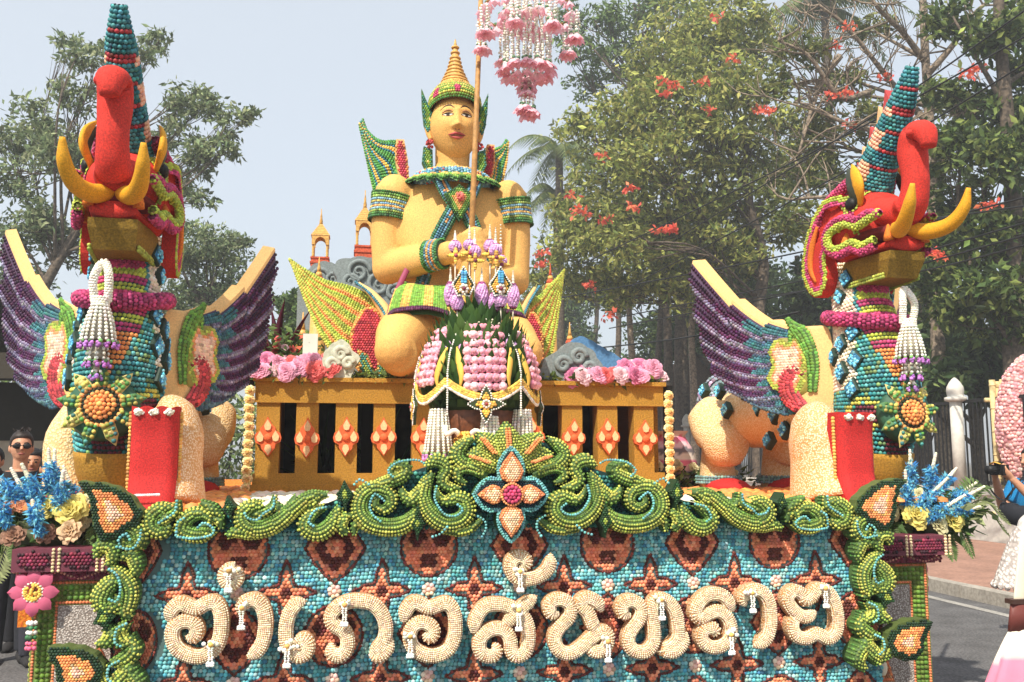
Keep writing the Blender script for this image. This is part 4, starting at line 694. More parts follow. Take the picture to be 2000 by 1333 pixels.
def make_elephant():
    t = thing('winged_elephant_statue', 'tall winged elephant statue with red trunk, seen nearly from the front, on the road side', 'elephant statue', (0, 0, 0), group='winged elephant statues on the float')
    F = (0, -1, 0)
    # chest and neck
    path = cr([(0, .06, .10), (0, -.02, .30), (0, -.05, .55), (0, -.03, .80), (0, .02, 1.03), (0, .05, 1.18), (0, .02, 1.36)], 40); rr = np.array([(.135, .15), (.185, .21), (.212, .25), (.205, .24), (.178, .20), (.150, .165), (.150, .16)])
    b = MB(); b.tube(path, ip(rr, 40)*.985, 28, up=F, col=(40, 74, 72)); ch = b.build('chest', MAT['paint'], t)
    P, N, tt, th = rows_on_sweep(path, rr, .0215, up=F); az = np.arctan2(P[:, 0]-0, -(P[:, 1]-.03)); k = np.abs(az) < rad(150); mb = MB(); add_beads(mb, P[k], N[k], .0118, bandcol(az[k], P[k][:, 2], P[k])); mb.build('chest_seeds', MAT['bead'], ch, stuff=True)
    for s in (-1, 1):
        for az_, z, sz, tl in ((64, 1.27, .062, .2), (78, 1.15, .056, -.2), (60, .93, .066, .2), (84, .88, .062, .1), (62, .76, .068, -.1), (86, .72, .068, .15), (106, .80, .056, 0), (70, .62, .066, .2)):
            a = rad(az_)*s; i = int(np.argmin(np.abs(path[:, 2]-z))); r_ = ip(rr, 40)[i]; n = np.array([math.sin(a)/r_[0], -math.cos(a)/r_[1], 0]); n = n/np.linalg.norm(n); tinsel(ch, path[i]+np.array([math.sin(a)*r_[0], -math.cos(a)*r_[1], 0]), n, sz, tilt=tl*s)
    b = MB(); b.tube(cr([(0, .05, .02), (0, .0, .10), (0, -.05, .20), (0, -.06, .26)], 12), [.15, .155, .175, .185], 22, up=F, col=(176, 128, 46)); b.build('belly', MAT['mustard'], t)
    # neck ring
    th = np.linspace(0, 2*pi, 44, endpoint=False); rg = np.stack([np.sin(th)*.205, -np.cos(th)*.23+.0, 1.03+.045*np.cos(th)*-1], 1); b = MB(); b.tube(rg, .034, 10, up=(0, 0, 1), col=(110, 20, 62), closed=True); o = b.build('neck_ring', MAT['paint'], t)
    mb = MB()
    P, N, _, _ = rows_on_sweep(np.vstack([rg, rg[:1]]), .036, .021, up=(0, 0, 1)); add_beads(mb, P, N, .0122, (174, 32, 96), jit=.16); mb.build('ring_seeds', MAT['bead'], o, stuff=True)
    # medallion on the chest
    mc = np.array([-.02, -.300, .47]); M_ = Vector((0, -1, .08)).to_track_quat('Z', 'Y').to_matrix(); Mn = np.array(M_).T
    b = MB(); b.lathe([(.165, -.05), (.15, .0), (.08, .03)], 20, M=Matrix.Translation(mc) @ M_.to_4x4(), col=(50, 96, 70)); o = b.build('medallion', MAT['paint'], t); mb = MB()
    for k in range(9):
        a = k*2*pi/9+.2; pl = MB(); g = np.array([(.085, -.032, .02), (.155, -.030, .012), (.205, 0, 0), (.155, .030, .012), (.085, .032, .02), (.14, 0, .035)]); ca, sa = math.cos(a), math.sin(a); g2 = np.stack([g[:, 0]*ca-g[:, 1]*sa, g[:, 0]*sa+g[:, 1]*ca, g[:, 2]], 1) @ Mn+mc
        pl.add(g2, None, [(0, 1, 5), (1, 2, 5), (2, 3, 5), (3, 4, 5), (4, 0, 5)], (206, 186, 104) if k % 2 else (70, 120, 70)); pl.build('petal', MAT['paint'], o, False)
        for r_ in (.10, .125, .15, .178):
            for dv in (-.018, 0, .018):
                if r_ < .17 or dv == 0: q = np.array([r_*ca-dv*sa, r_*sa+dv*ca, .034-(r_-.1)*.28]) @ Mn+mc; add_beads(mb, [q], (0, -1, 0), .0115, R.choice([(76, 138, 60), (150, 160, 56), (60, 130, 120), (206, 186, 80)]))
    for r_, n, z, c, s_ in ((.095, 26, .03, (232, 158, 66), .013), (.078, 22, .036, (60, 48, 34), .008), (.060, 17, .044, (236, 150, 56), .0125), (.040, 12, .052, (238, 140, 44), .0125), (.02, 6, .058, (240, 130, 40), .0125), (0, 1, .062, (244, 200, 80), .014)):
        a = np.arange(n)*2*pi/n; add_beads(mb, np.stack([np.cos(a)*r_, np.sin(a)*r_, np.full(n, z)], 1) @ Mn+mc, np.array([0, -1, .1]), s_, c)
    mb.build('medallion_seeds', MAT['bead'], o, stuff=True)
    # ---- head
    sp = cr([(0, .24, 1.52), (0, .12, 1.54), (0, -.03, 1.56), (0, -.16, 1.58), (0, -.26, 1.59)], 26); sr = np.array([(.08, .10), (.19, .24), (.225, .27), (.20, .215), (.16, .14)])
    b = MB(); b.tube(sp, ip(sr, 26)*.98, 26, up=(0, 0, 1), col=(150, 50, 40)); hd = b.build('head', MAT['felt'], t)
    P, N, tt, th = rows_on_sweep(sp, sr, .0185, up=(0, 0, 1)); d = np.hypot(P[:, 1]+.02, (P[:, 2]-1.47)*.9); sw = d+.03*np.sin(np.arctan2(P[:, 2]-1.47, P[:, 1]+.02)*3); sidey = np.abs(P[:, 0]) > .08
    C = np.tile(np.array([[168, 182, 44.]]), (len(P), 1)); C[(sw < .235) & sidey] = (184, 36, 100); C[(sw < .205) & sidey] = (170, 186, 50); k = sidey & (sw < .175) & (P[:, 1] < .16); C[(P[:, 2] > 1.74) & (np.abs(P[:, 0]) < .06)] = (186, 40, 90)
    keep = ~k & (P[:, 1] > -.20); mb = MB(); add_beads(mb, P[keep], N[keep], .0104, C[keep]); mb.build('head_seeds', MAT['bead'], hd, stuff=True)
    # jowls that curl down behind the mouth
    for s in (-1, 1):
        ck = cr(np.array([(-.20, 1.68), (-.08, 1.745), (.06, 1.73), (.18, 1.63), (.26, 1.50), (.29, 1.37), (.25, 1.25), (.16, 1.18), (.07, 1.20), (.02, 1.29), (.03, 1.39), (-.03, 1.50), (-.14, 1.55)]), 46, True); b = MB(); mb = MB(); b.prism(ck, -.03, .04, (222, 62, 48)); g, d = hexfill(ck, .0168, .004); k = d < .062; add_beads(mb, np.stack([g[k][:, 0], np.full(k.sum(), -.032), g[k][:, 1]], 1), (0, -1, 0), .0098, pick([(.036, (172, 184, 46)), (9, (186, 38, 100))], d[k])); g2 = cr(np.array([(.10, 1.60), (.17, 1.48), (.19, 1.36), (.14, 1.27)]), 20); b2 = MB(); b2.tube(np.stack([g2[:, 0], np.full(20, -.034), g2[:, 1]], 1), [(.010, .008), (.028, .014), (.024, .014), (.008, .006)], 8, up=F)
        for m_ in (b, mb, b2):
            m_.V = [np.stack([s*(.200+.0*np.clip((1.55-w_[:, 2])/.3, 0, 1)-.09*np.clip((-.05-w_[:, 0])/.15, 0, 1)-w_[:, 1]), w_[:, 0], w_[:, 2]], 1) for w_ in m_.V]
        o = b.build('cheek_plate', MAT['felt'], hd, False); mb.build('cheek_seeds', MAT['bead'], hd, stuff=True); b2.build('cheek_stripe', MAT['orange'], hd)
        for off, c, r_ in ((0, (186, 36, 100), .019), (.034, (176, 190, 52), .019)):
            q = cr([(s*(.17), -.40, 1.555+off*.2), (s*.185, -.32, 1.575-off), (s*.20, -.24, 1.555-off), (s*.215, -.15, 1.59-off), (s*.235, -.04, 1.57-off), (s*(.25), .0+off*-.6, 1.49), (s*.245, -.03-off*.4, 1.42+off*.4), (s*.225, -.10, 1.385+off), (s*.20, -.18, 1.405+off), (s*.19, -.26, 1.37+off), (s*.17, -.345, 1.385+off)], 46)
            b = MB(); b.tube(q, r_, 8, col=tuple(int(v*.6) for v in c)); o = b.build('lip_rim', MAT['paint'], hd); mb = MB(); P, N, _, _ = rows_on_sweep(q, r_, .0165); add_beads(mb, P, N, .0096, c); mb.build('lip_seeds', MAT['bead'], hd, stuff=True)
        b = MB(); b.lathe([(.036, 0), (.034, .03), (.022, .08), (.006, .12)], 10, M=Matrix.Translation((s*.20, -.12, 1.40)) @ Matrix.Rotation(-.15*s, 4, 'Y')); b.build('fang', MAT['orange'], hd)
        b = MB(); b.lathe([(.028, 0), (.026, .025), (.016, .06), (.005, .09)], 10, M=Matrix.Translation((s*.112, -.395, 1.41))); b.build('fang', MAT['orange'], hd)
        q = cr([(s*.15, -.20, 1.66), (s*.185, -.25, 1.76), (s*.175, -.20, 1.85), (s*.15, -.15, 1.91)], 18); b = MB(); b.tube(q, [(.034, .014), (.048, .020), (.040, .017), (.008, .005)], 10, up=(s, 0, 0)); b.build('brow_horn', MAT['tusk'], hd)
        b = MB(); b.tube(q+np.array([s*-.004, .05, -.01]), [(.044, .012), (.060, .017), (.050, .014), (.008, .005)], 10, up=(s, 0, 0), col=(60, 66, 50)); b.build('brow_back', MAT['paint'], hd)
        b = MB(); b.ball((s*.178, -.165, 1.67), (.03, .045, .04), 12, 8, (24, 24, 22)); b.build('eye', MAT['hide'], hd)
        q = cr([(s*.21, .14, 1.60), (s*.19, .06, 1.72), (s*.15, -.06, 1.80), (s*.12, -.12, 1.84)], 16)
        b = MB(); b.tube(q, .026, 8, col=(110, 24, 60)); b.build('brow_band', MAT['paint'], hd); mb = MB(); P, N, _, _ = rows_on_sweep(q, .028, .017); add_beads(mb, P, N, .0098, (186, 40, 96)); mb.build('brow_seeds', MAT['bead'], hd, stuff=True)
    # mouth: dark red hollow, tongue, lower jaw
    b = MB(); b.tube(cr([(0, .02, 1.47), (0, -.2, 1.475), (0, -.39, 1.47)], 10), [(.19, .06), (.17, .055), (.13, .045)], 16, up=(0, 0, 1), col=(96, 20, 24)); b.build('mouth_lining', mat('mouthred', (120, 24, 24), .8, .4, 90, .2), hd)
    b = MB(); b.tube(cr([(0, .0, 1.385), (0, -.22, 1.388), (0, -.37, 1.395), (0, -.405, 1.40)], 14), [(.165, .03), (.148, .036), (.122, .044), (.108, .040)], 16, up=(0, 0, 1)); b.build('tongue', MAT['felt'], hd)
    jw = [(-.175, .04, .155), (-.16, -.2, .138), (-.135, -.40, .110)]; b = MB(); P = np.array([[(-w, y, 1.355), (-w*1.02, y+.01, 1.31), (-w*.86, y+.06, 1.215), (w*.86, y+.06, 1.215), (w*1.02, y+.01, 1.31), (w, y, 1.355)] for w0, y, w in jw]); b.grid(P); b.add(P[2], [(0, 1, 4, 5), (1, 2, 3, 4)]); b.add(P[0], [(5, 4, 1, 0), (4, 3, 2, 1)]); b.build('lower_jaw', mat('olive', (150, 118, 40), .85, .8, 110, .25, dist=.004, big=.16), hd, False)
    mb = MB()
    for e in ([(-.112, -.33, 1.235), (-.13, -.1, 1.23), (-.14, .06, 1.22)], [(.112, -.33, 1.235), (.13, -.1, 1.23), (.14, .06, 1.22)]): q = resamp(np.array(e, float), 22); add_beads(mb, q, (0, -1, -.2), .0105, (170, 180, 56)); add_beads(mb, q+np.array([0, .0, -.017]), (0, -1, -.3), .0105, (150, 164, 50))
    mb.build('jaw_seeds', MAT['bead'], hd, stuff=True)
    # trunk
    q = cr([(0, -.06, 1.645), (0, -.22, 1.62), (0, -.36, 1.575), (0, -.455, 1.60), (0, -.495, 1.71), (0, -.49, 1.82), (0, -.485, 1.90), (0, -.515, 1.97), (0, -.575, 1.975), (0, -.61, 1.92), (0, -.615, 1.875)], 60)
    b = MB(); b.tube(q, [(.14, .075), (.15, .085), (.135, .085), (.110, .095), (.084, .082), (.074, .072), (.072, .070), (.080, .078), (.082, .074), (.074, .058), (.042, .03)], 20, up=(0, -1, .3)); tk = b.build('trunk', MAT['felt'], t)
    for s in (-1, 1): b = MB(); b.ball((s*.064, -.56, 1.965), (.022, .03, .022), 10, 7); b.build('nostril_fold', MAT['felt'], tk)
    for s in (-1, 1):                                             # tusks
        q = cr([(s*.03, -.36, 1.49), (s*.09, -.46, 1.455), (s*.14, -.57, 1.47), (s*.165, -.65, 1.54), (s*.170, -.69, 1.64)], 26); b = MB(); b.tube(q, [.042, .046, .043, .038, .031, .012], 16); o = b.build('tusk', MAT['tusk'], t)
    # crest: leaning seeded horn with red bands and a spiny back
    q = cr([(0, -.04, 1.68), (0, -.18, 1.90), (0, -.33, 2.08), (0, -.44, 2.22), (0, -.50, 2.32), (0, -.52, 2.355)], 36); rr = [(.118, .135), (.105, .12), (.090, .10), (.080, .085), (.064, .066), (.030, .03)]; b = MB(); b.tube(q, ip(rr, 36)*.98, 20, up=F, col=(24, 72, 74)); cst = b.build('crest', MAT['paint'], t)
    P, N, tt, th = rows_on_sweep(q, rr, .0215, up=F); C = np.where((rng.random(len(P)) < .5)[:, None], np.array([[26, 110, 118]]), np.array([[64, 150, 154]])); az = np.arctan2(P[:, 0], -N[:, 1]); bandz = [(.15, .04), (.33, .04), (.47, .03), (.60, .03), (.73, .03), (.88, .03)]
    for c_, w in bandz: C[(np.abs(tt-c_) < w*.5) & (np.abs(np.arctan2(N[:, 0], -N[:, 1])) < rad(70))] = (164, 32, 40)
    az = np.abs(np.arctan2(N[:, 0], -N[:, 1])); C[(az > rad(68)) & (az < rad(112)) & (np.mod(tt*4.4, 1) < .55) & (tt < .72)] = (240, 176, 138); mb = MB(); add_beads(mb, P, N, .0125, C); mb.build('crest_seeds', MAT['bead'], cst, stuff=True)
    for i in range(6):
        u = .08+i*.13; c = q[int(u*35)]+np.array([0, .10-.05*u, .02]); pl = [(-.05, -.09), (.06, -.04), (.035, .05), (.01, .14), (-.045, .03)]; b = MB(); b.prism(pl, -.03, .03, [(238, 180, 120), (190, 44, 44)][i % 2]); V = b.V[0]; b.V[0] = np.stack([V[:, 1], V[:, 0]*.9, V[:, 2]*.95], 1)+c; b.build('crest_spine', MAT['paint'], cst, False)
    # ---- wings
    def wing(s):
        w = thing  # (local names only)
        def P3(lat, z, off=0): return np.stack([s*(.20+lat*(.56 if s > 0 else .66)-off*.80), .13+lat*(.80 if s > 0 else .66)-off*.55+0*z, z+0*lat], -1)
        nu, nv = 60, 60; u = np.linspace(0, 1, nu); v = np.linspace(0, 1, nv)
        def S(u, v):                                              # u root -> outer rim, v leading edge -> hem
            rl = .02+.0*v; rz_ = .98-.52*v; ang = v**.85
            ol = .20+.66*np.sqrt(np.clip(1-ang**2, 0, 1)); oz_ = 1.50-.98*v**.80-.08*np.sin(v*pi)
            steps = .040*np.sin(np.clip(v, 0, 1)*pi*11)*np.clip(u*1.4-.3, 0, 1)
            tf = np.where(u < .36, u/.36, np.where(u < .66, (u-.36)/.30, (u-.66)/.34)); lift = .050*(np.sqrt(tf)-.6)*(1-v)**4*np.clip(u*4, 0, 1); lat = rl+(ol-rl)*u+steps*.35; sag = -.14*np.sin(u*pi)*(1-v)**1.2; return lat, rz_+(oz_-rz_)*u+sag+lift+.02*np.sin(u*pi*2)*v
        U, V_ = np.meshgrid(u, v); lat, z = S(U, V_); th_ = .045*(1-.3*U); b = MB(); f = P3(lat, z, -th_); k = P3(lat, z, th_)
        b.grid(f if s < 0 else f[:, ::-1], (92, 70, 96)); b.grid(k[:, ::-1] if s < 0 else k, (150, 110, 120))
        for e in (0, -1): b.grid(np.stack([f[e], k[e]], 0), (250, 206, 142)); b.grid(np.stack([f[:, e], k[:, e]], 0), (250, 206, 142))
        # three tiers of stepped leading edge
        o = b.build('wing', MAT['paint'], t)
        for u0, u1 in ((.665, .99), (.365, .655), (.04, .355)):
            uu = np.linspace(u0, u1, 14); la, zz = S(uu, np.zeros(14)); d = np.linspace(0, 1, 14); top = zz+.016; bb = MB()
            A, B_ = P3(la, zz-.004, -.040), P3(la, top, -.034); C_, D_ = P3(la, top, .050), P3(la, zz-.05, .050); bb.grid(np.stack([A, B_, C_, D_, A])); bb.add(np.vstack([A[-1], B_[-1], C_[-1], D_[-1]]), [(0, 1, 2, 3)]); bb.add(np.vstack([A[0], B_[0], C_[0], D_[0]]), [(0, 1, 2, 3)]); bb.build('wing_rim', MAT['foam'], t, False)
        Pq, Nq, Cq = [], [], []; nrows = 44
        for r_ in range(nrows):
            vv = (r_+.5)/nrows; uu = np.linspace(0, 1, 120); la, zz = S(uu, np.full(120, vv)); L = alen(np.stack([P3(la, zz)[:, 0], P3(la, zz)[:, 1], zz], 1)); m = max(4, int(L/.0205)); uu = np.linspace(.01, .995, m); la, zz = S(uu, np.full(m, vv))
            ph = r_ % 6; tier = np.where(uu < .50+.03*math.sin(r_), 0, np.where(uu < .75, 1, 2)); rise = .016*math.sin((r_ % 6+.5)/6*pi)+.008*(2-tier)
            pal = {0: [(50, 112, 130), (60, 128, 138), (62, 134, 138), (124, 108, 152), (150, 150, 176), (96, 120, 150)], 1: [(92, 30, 84), (78, 26, 74), (96, 34, 86), (146, 126, 162), (172, 164, 184), (116, 96, 136)], 2: [(74, 26, 70), (62, 24, 62), (78, 30, 72), (132, 112, 150), (160, 152, 176), (88, 66, 106)]}
            c = np.array([pal[int(q_)][ph] for q_ in tier], float); hem = np.clip((vv-.68)/.3, 0, 1); c = c*.84; c = c*(1-.6*hem)+np.array([44, 140, 140])*.6*hem
            Pq.append(P3(la, zz, -(.045*(1-.3*uu)+rise))); Nq.append(np.tile(np.array([s*.80, -.55, .15]), (m, 1))); Cq.append(c)
        mb = MB(); add_beads(mb, np.vstack(Pq), np.vstack(Nq), .0122, np.vstack(Cq), jit=.14); mb.build('feather_seeds', MAT['bead'], o, stuff=True)
        # curling flower on the wing root: cream board, peach petals, lime rim, green sprig, red comma
        def place(bm_, off):
            for i in range(len(bm_.V)):
                x = bm_.V[i]; bm_.V[i] = P3(x[:, 0]-(.055 if off > .1 else 0), x[:, 2], x[:, 1]-off)
        board = np.array([(-.07, .96), (-.02, 1.01), (.05, .98), (.09, .90), (.10, .80), (.09, .62), (.05, .50), (.0, .47), (-.06, .52), (-.09, .72)]); b = MB(); b.prism(cr(board, 40, True), -.04, .06, (248, 204, 140)); place(b, .09); b.build('wing_root', MAT['foam'], t, False)
        fl_ = np.array([(-.01, .72), (-.02, .86), (.04, .95), (.10, .92), (.16, .95), (.23, .88), (.21, .79), (.245, .71), (.19, .63), (.12, .66), (.08, .60), (.02, .63)]); b = MB(); mb = MB(); relief(mb, b, cr(fl_, 40, True), -.02, .05, [(.030, (166, 180, 54)), (.045, (240, 150, 80)), (9, (240, 196, 166))], .018, .02, (150, 140, 50)); place(b, .15); place(mb, .15)
        o2 = b.build('wing_flower', MAT['paint'], t, False); mb.build('flower_seeds', MAT['bead'], o2, stuff=True)
        for pts, wd, c, nm in (([(-.04, .62), (-.05, .80), (.0, .95), (.07, 1.02), (.10, 1.06)], [.018, .026, .032, .036, .008], (98, 150, 44), 'green_sprig'), ([(.0, 1.0), (.06, .98), (.085, .92)], [.01, .028, .006], (98, 150, 44), 'green_sprig'), ([(-.03, .50), (.04, .53), (.10, .60), (.105, .69), (.06, .75), (.01, .72)], [.014, .04, .05, .05, .045, .016], (186, 34, 46), 'red_comma')):
            q2 = cr(pts, 26); qq = np.stack([q2[:, 0], np.zeros(26), q2[:, 1]], 1); b = MB(); b.tube(qq, np.stack([ip(wd, 26), ip(wd, 26)*.6], 1), 10, up=F, col=tuple(int(x*.6) for x in c)); mb = MB(); P, N, _, _ = rows_on_sweep(qq, np.stack([ip(wd, 26), ip(wd, 26)*.62], 1), .018, up=F, arc=(0, pi)); add_beads(mb, P, N, .0105, c, jit=.14)
            for x in mb.C: pass
            place(b, .17); place(mb, .17); o2 = b.build(nm, MAT['paint'], t); mb.build('sprig_seeds', MAT['bead'], o2, stuff=True)
    wing(-1); wing(1)
    # ---- hindquarters
    b = MB(); b.tube(cr([(0, .08, .52), (0, .5, .52), (0, .95, .54), (0, 1.30, .52), (0, 1.48, .44)], 20), [(.20, .24), (.21, .20), (.24, .20), (.26, .24), (.15, .16)], 22, up=(0, 0, 1)); b.build('back', MAT['rice'], t)
    b = MB(); b.tube(cr([(0, .10, .42), (0, .5, .47), (0, .95, .50), (0, 1.2, .46)], 14), [(.17, .14), (.18, .14), (.19, .15), (.17, .12)], 16, up=(0, 0, 1)); b.build('underbelly', MAT['mustard'], t)
    for s in (-1, 1):
        b = MB(); b.tube(cr([(s*.18, 1.22, .60), (s*.245, 1.15, .46), (s*.255, 1.06, .32), (s*.245, 1.10, .22)], 16), [(.10, .16), (.14, .24), (.15, .20), (.11, .13)], 18, up=(1, 0, 0)); lg = b.build('hind_leg', MAT['rice'], t)
        b = MB(); b.tube(cr([(s*.245, 1.15, .36), (s*.245, 1.21, .18), (s*.245, 1.20, .0)], 10), [.125, .12, .14], 18); b.build('shin', MAT['rice'], lg)
        b = MB(); b.tube([(s*.245, 1.20, .055), (s*.245, 1.20, .095)], [.16, .15], 18, col=(90, 140, 140)); b.build('anklet', MAT['paint'], lg); mb = MB(); a = np.arange(44)*2*pi/44
        for z in (.055, .075, .095): add_beads(mb, np.stack([s*.245+np.cos(a)*.158, 1.20+np.sin(a)*.158, np.full(44, z)], 1), np.stack([np.cos(a), np.sin(a), 0*a+.3], 1), .012, (120, 160, 160))
        mb.build('anklet_seeds', MAT['bead'], lg, stuff=True)
        b = MB(); b.ball((s*.245, 1.06, .02), (.15, .20, .07), 16, 8); b.build('paw', MAT['redpad'], lg)
        for az_, y, z in ((1, 1.30, .72), (1, 1.05, .70), (1, .82, .68), (1, .62, .56), (1, .42, .50), (1, .50, .34), (1, .30, .40), (1, .95, .56)): tinsel(lg, (s*.235+s*(.05 if y > .9 else -.02), y, z), (s, -.2, .2), .062)
    b = MB(); b.tube(cr([(.0, 1.44, .62), (0, 1.58, .70), (0, 1.62, .52), (0, 1.56, .30)], 14), [.13, .17, .15, .06], 14, col=(120, 140, 146)); tl = b.build('tail', MAT['paint'], t); mb = MB(); P, N, _, _ = rows_on_sweep(cr([(.0, 1.44, .62), (0, 1.58, .70), (0, 1.62, .52), (0, 1.56, .30)], 14), [.14, .18, .16, .07], .026); add_beads(mb, P, N, .017, np.where((rng.random(len(P)) < .5)[:, None], np.array([[140, 160, 164]]), np.array([[150, 130, 156]])), jit=.15, wob=.4); mb.build('tail_petals', MAT['bead'], tl, stuff=True)
    # raised front paw on the inner side (+x), standing leg on the outer side
    s = 1; cx_ = .255
    b = MB(); b.tube(cr([(cx_-.02, -.02, .50), (cx_+.02, -.08, .46), (cx_+.05, -.15, .36), (cx_+.05, -.18, .20), (cx_+.05, -.20, .08), (cx_+.05, -.22, -.01)], 20), [(.03, .05), (.10, .14), (.125, .19), (.125, .20), (.14, .22), (.16, .25)], 22, up=F); lg = b.build('front_leg', MAT['ricefine'], t)
    pad = np.array([(-.118, .0), (-.118, .44), (-.09, .475), (-.04, .462), (0, .478), (.04, .462), (.09, .475), (.118, .44), (.118, .0), (.10, -.035), (-.10, -.035)]); prof = [(0, .06), (.02, .03), (.05, .005), (.06, 0)]
    zc = np.linspace(-.03, .43, 24); xs = np.linspace(-1, 1, 17); bow = lambda z: -.05*np.clip((.14-z)/.17, 0, 1)**1.5*1.4-.018*np.clip((z-.32)/.1, 0, 1); G_ = np.stack([np.stack([xs*.103*(1-.10*max(0, (.02-z)/.05)), np.full(17, -.46)+bow(z)+.035*np.abs(xs)**6, np.full(17, z)+(.014*np.abs(np.sin(xs*pi*1.5)) if z > .41 else 0)], 1) for z in zc])+np.array([cx_-.015, 0, .02]); Bk = G_+np.array([0, .10, 0]); b = MB(); b.grid(G_); b.grid(Bk[:, ::-1])
    for e in (0, -1): b.grid(np.stack([G_[e], Bk[e]])); b.grid(np.stack([G_[:, e], Bk[:, e]]))
    b.build('sole', MAT['redpad'], lg)
    mb = MB()
    for sg, c in ((1, (226, 170, 64)), (-1, (206, 150, 60))): z = np.arange(-.01, .44, .017); add_beads(mb, np.stack([cx_-.015+sg*np.full(len(z), .112), np.full(len(z), -.405), z], 1), (sg, -.5, 0), .0105, c)
    mb.build('sole_trim', MAT['bead'], lg)
    for k in range(3):
        b = MB(); b.ball((cx_-.015-.066+.066*k, -.475, .435), (.021, .012, .015), 10, 7, (244, 232, 206)); n_ = b.build('toenail', MAT['paint'], lg); mb = MB(); g = rnd_unit(26)*np.array([.021, .012, .015])+np.array([cx_-.015-.066+.066*k, -.475, .435]); add_beads(mb, g, g-np.array([cx_-.081+.066*k, -.475, .435]), .006, (248, 240, 220)); mb.build('toenail_seeds', MAT['bead'], lg, stuff=True)
    b = MB(); q = resamp(np.array([(cx_-.07, -.535, .06), (cx_+.03, -.535, .062)]), 14); add_beads(b, q, (0, -1, 0), .0065, (250, 240, 236)); b.build('pearl_row', MAT['bead'], lg)
    b = MB(); b.tube(cr([(-.20, .22, .50), (-.27, .16, .30), (-.25, .10, .10), (-.23, .08, .0)], 12), [.09, .11, .10, .12], 16); b.build('front_leg', MAT['rice'], t)
    b = MB(); b.ball((-.23, .04, .02), (.12, .15, .06), 14, 8); b.build('paw', MAT['redpad'], t)
    for o in kids(t):
        if o.name.split('.')[0] in ('hind_leg', 'tail'): o.location.y = .28
        if o.name.split('.')[0] in ('back', 'underbelly'): o.scale = (1, 1.2, 1)
    return t
EL = make_elephant()
EY = 4.92
el = W(222, 985, EY); er = W(1710, 985, EY)
EL.location = (el.x, EY, DZ); EL.rotation_euler = (0, 0, rad(3)); EL.scale = (1, 1, 1)
ER = dup(EL, 'tall winged elephant statue turned side on, its flank showing, beside the fence', (er.x, EY, DZ), rad(4), sc=(-1, 1, 1))
for k_ in kids(ER):
    if k_.name.startswith('front_leg'): k_.location.x = .16
for e in (EL, ER):
    b = MB(); b.box((e.location.x-.25, 4.66, 1.214), (e.location.x+.25, 5.25, DZ-.002), (150, 116, 50)); o = b.build('statue_base', MAT['paint'], fl, False)
# the jasmine garlands hung on the neck rings
def big_garland(label, loc, rz):
    g = thing('jasmine_garland', label, 'garland', loc, rz, 'jasmine garlands on the elephant necks')
    mb = MB(); q = cr([(-.03, -.01, -.06), (-.035, -.03, .04), (-.012, .0, .12), (.012, .0, .12), (.035, -.03, .04), (.03, -.01, -.06)], 40); P, N, _, _ = rows_on_sweep(q, .0145, .012); add_beads(mb, P, N, .0075, (248, 240, 222), jit=.05); mb.build('loop', MAT['bead'], g, stuff=True)
    def tier(nm, z0, z1, r0, r1, n, tip):
        mb = MB(); k = int((z0-z1)/.0155)
        for i in range(n):
            a = 2*pi*i/n; zz = np.linspace(z0, z1, k); rr = np.linspace(r0, r1, k)+.006*np.sin(np.linspace(0, 3, k)); add_beads(mb, np.stack([np.cos(a)*rr, np.sin(a)*rr-.02, zz], 1), (math.cos(a), math.sin(a), 0), .0092, (248, 242, 224), jit=.05)
            for q_ in range(4): add_beads(mb, [(math.cos(a)*(r1+.008)+R.uniform(-.008, .008), math.sin(a)*(r1+.008)-.02, z1-.012-q_*.008)], (math.cos(a), math.sin(a), -.3), .0105, tip if q_ else (110, 150, 90), jit=.12)
        mb.build(nm, MAT['bead'], g, stuff=True); b = MB(); b.lathe([(r1*.96, z1), (r0*.9, z0)], 14, (0, -.02, 0), (170, 160, 140)); b.build(nm+'_core', MAT['cloth'], g)
    mb = MB(); P, N, _, _ = rows_on_sweep(np.array([(0, -.02, -.05), (0, -.02, -.085)]), .036, .013); add_beads(mb, P, N, .0085, (248, 240, 220), jit=.05); mb.build('knot', MAT['bead'], g, stuff=True)
    tier('bell', -.085, -.25, .036, .075, 15, (190, 110, 200)); tier('lower_bell', -.27, -.34, .034, .046, 9, (190, 110, 200)); tier('end_tassel', -.36, -.40, .012, .016, 4, (178, 120, 200)); return g
o = math.radians(-2); big_garland('white jasmine garland with purple hem on the elephant seen from the front', (EL.location.x-.03, EY-.31, DZ+1.03), 0)
big_garland('white jasmine garland with purple hem on the elephant turned sideways', (ER.location.x+.055, EY-.31, DZ+1.03), 0)
# ================================================================ SEATED WINGED DEITY
DY = 6.5; D0 = np.array([0.67, DY, 2.15]); DS = .00362
def dp(x, y, dy=0): return np.array([(x-887)*DS, dy, (740-y)*DS])       # picture point near the statue -> statue's own space
de = thing('winged_deity_statue', 'golden skinned seated deity statue with pointed crown, praying hands and wings', 'deity statue', tuple(D0)); de.scale = (1.0, 1.0, 1.06)
def remesh(mb, voxel, smooth=3, name='tmp'):
    me = mb.mesh(name, MAT['skin']); o = bpy.data.objects.new('tmp', me); COL.objects.link(o); m = o.modifiers.new('r', 'REMESH'); m.mode = 'VOXEL'; m.voxel_size = voxel; m2 = o.modifiers.new('s', 'SMOOTH'); m2.factor = .5; m2.iterations = smooth
    dg = bpy.context.evaluated_depsgraph_get(); e = o.evaluated_get(dg); out = bpy.data.meshes.new_from_object(e); bpy.data.objects.remove(o); out.name = name
    for p in out.polygons: p.use_smooth = True
    return out
U3 = (0, -1, 0)
b = MB()
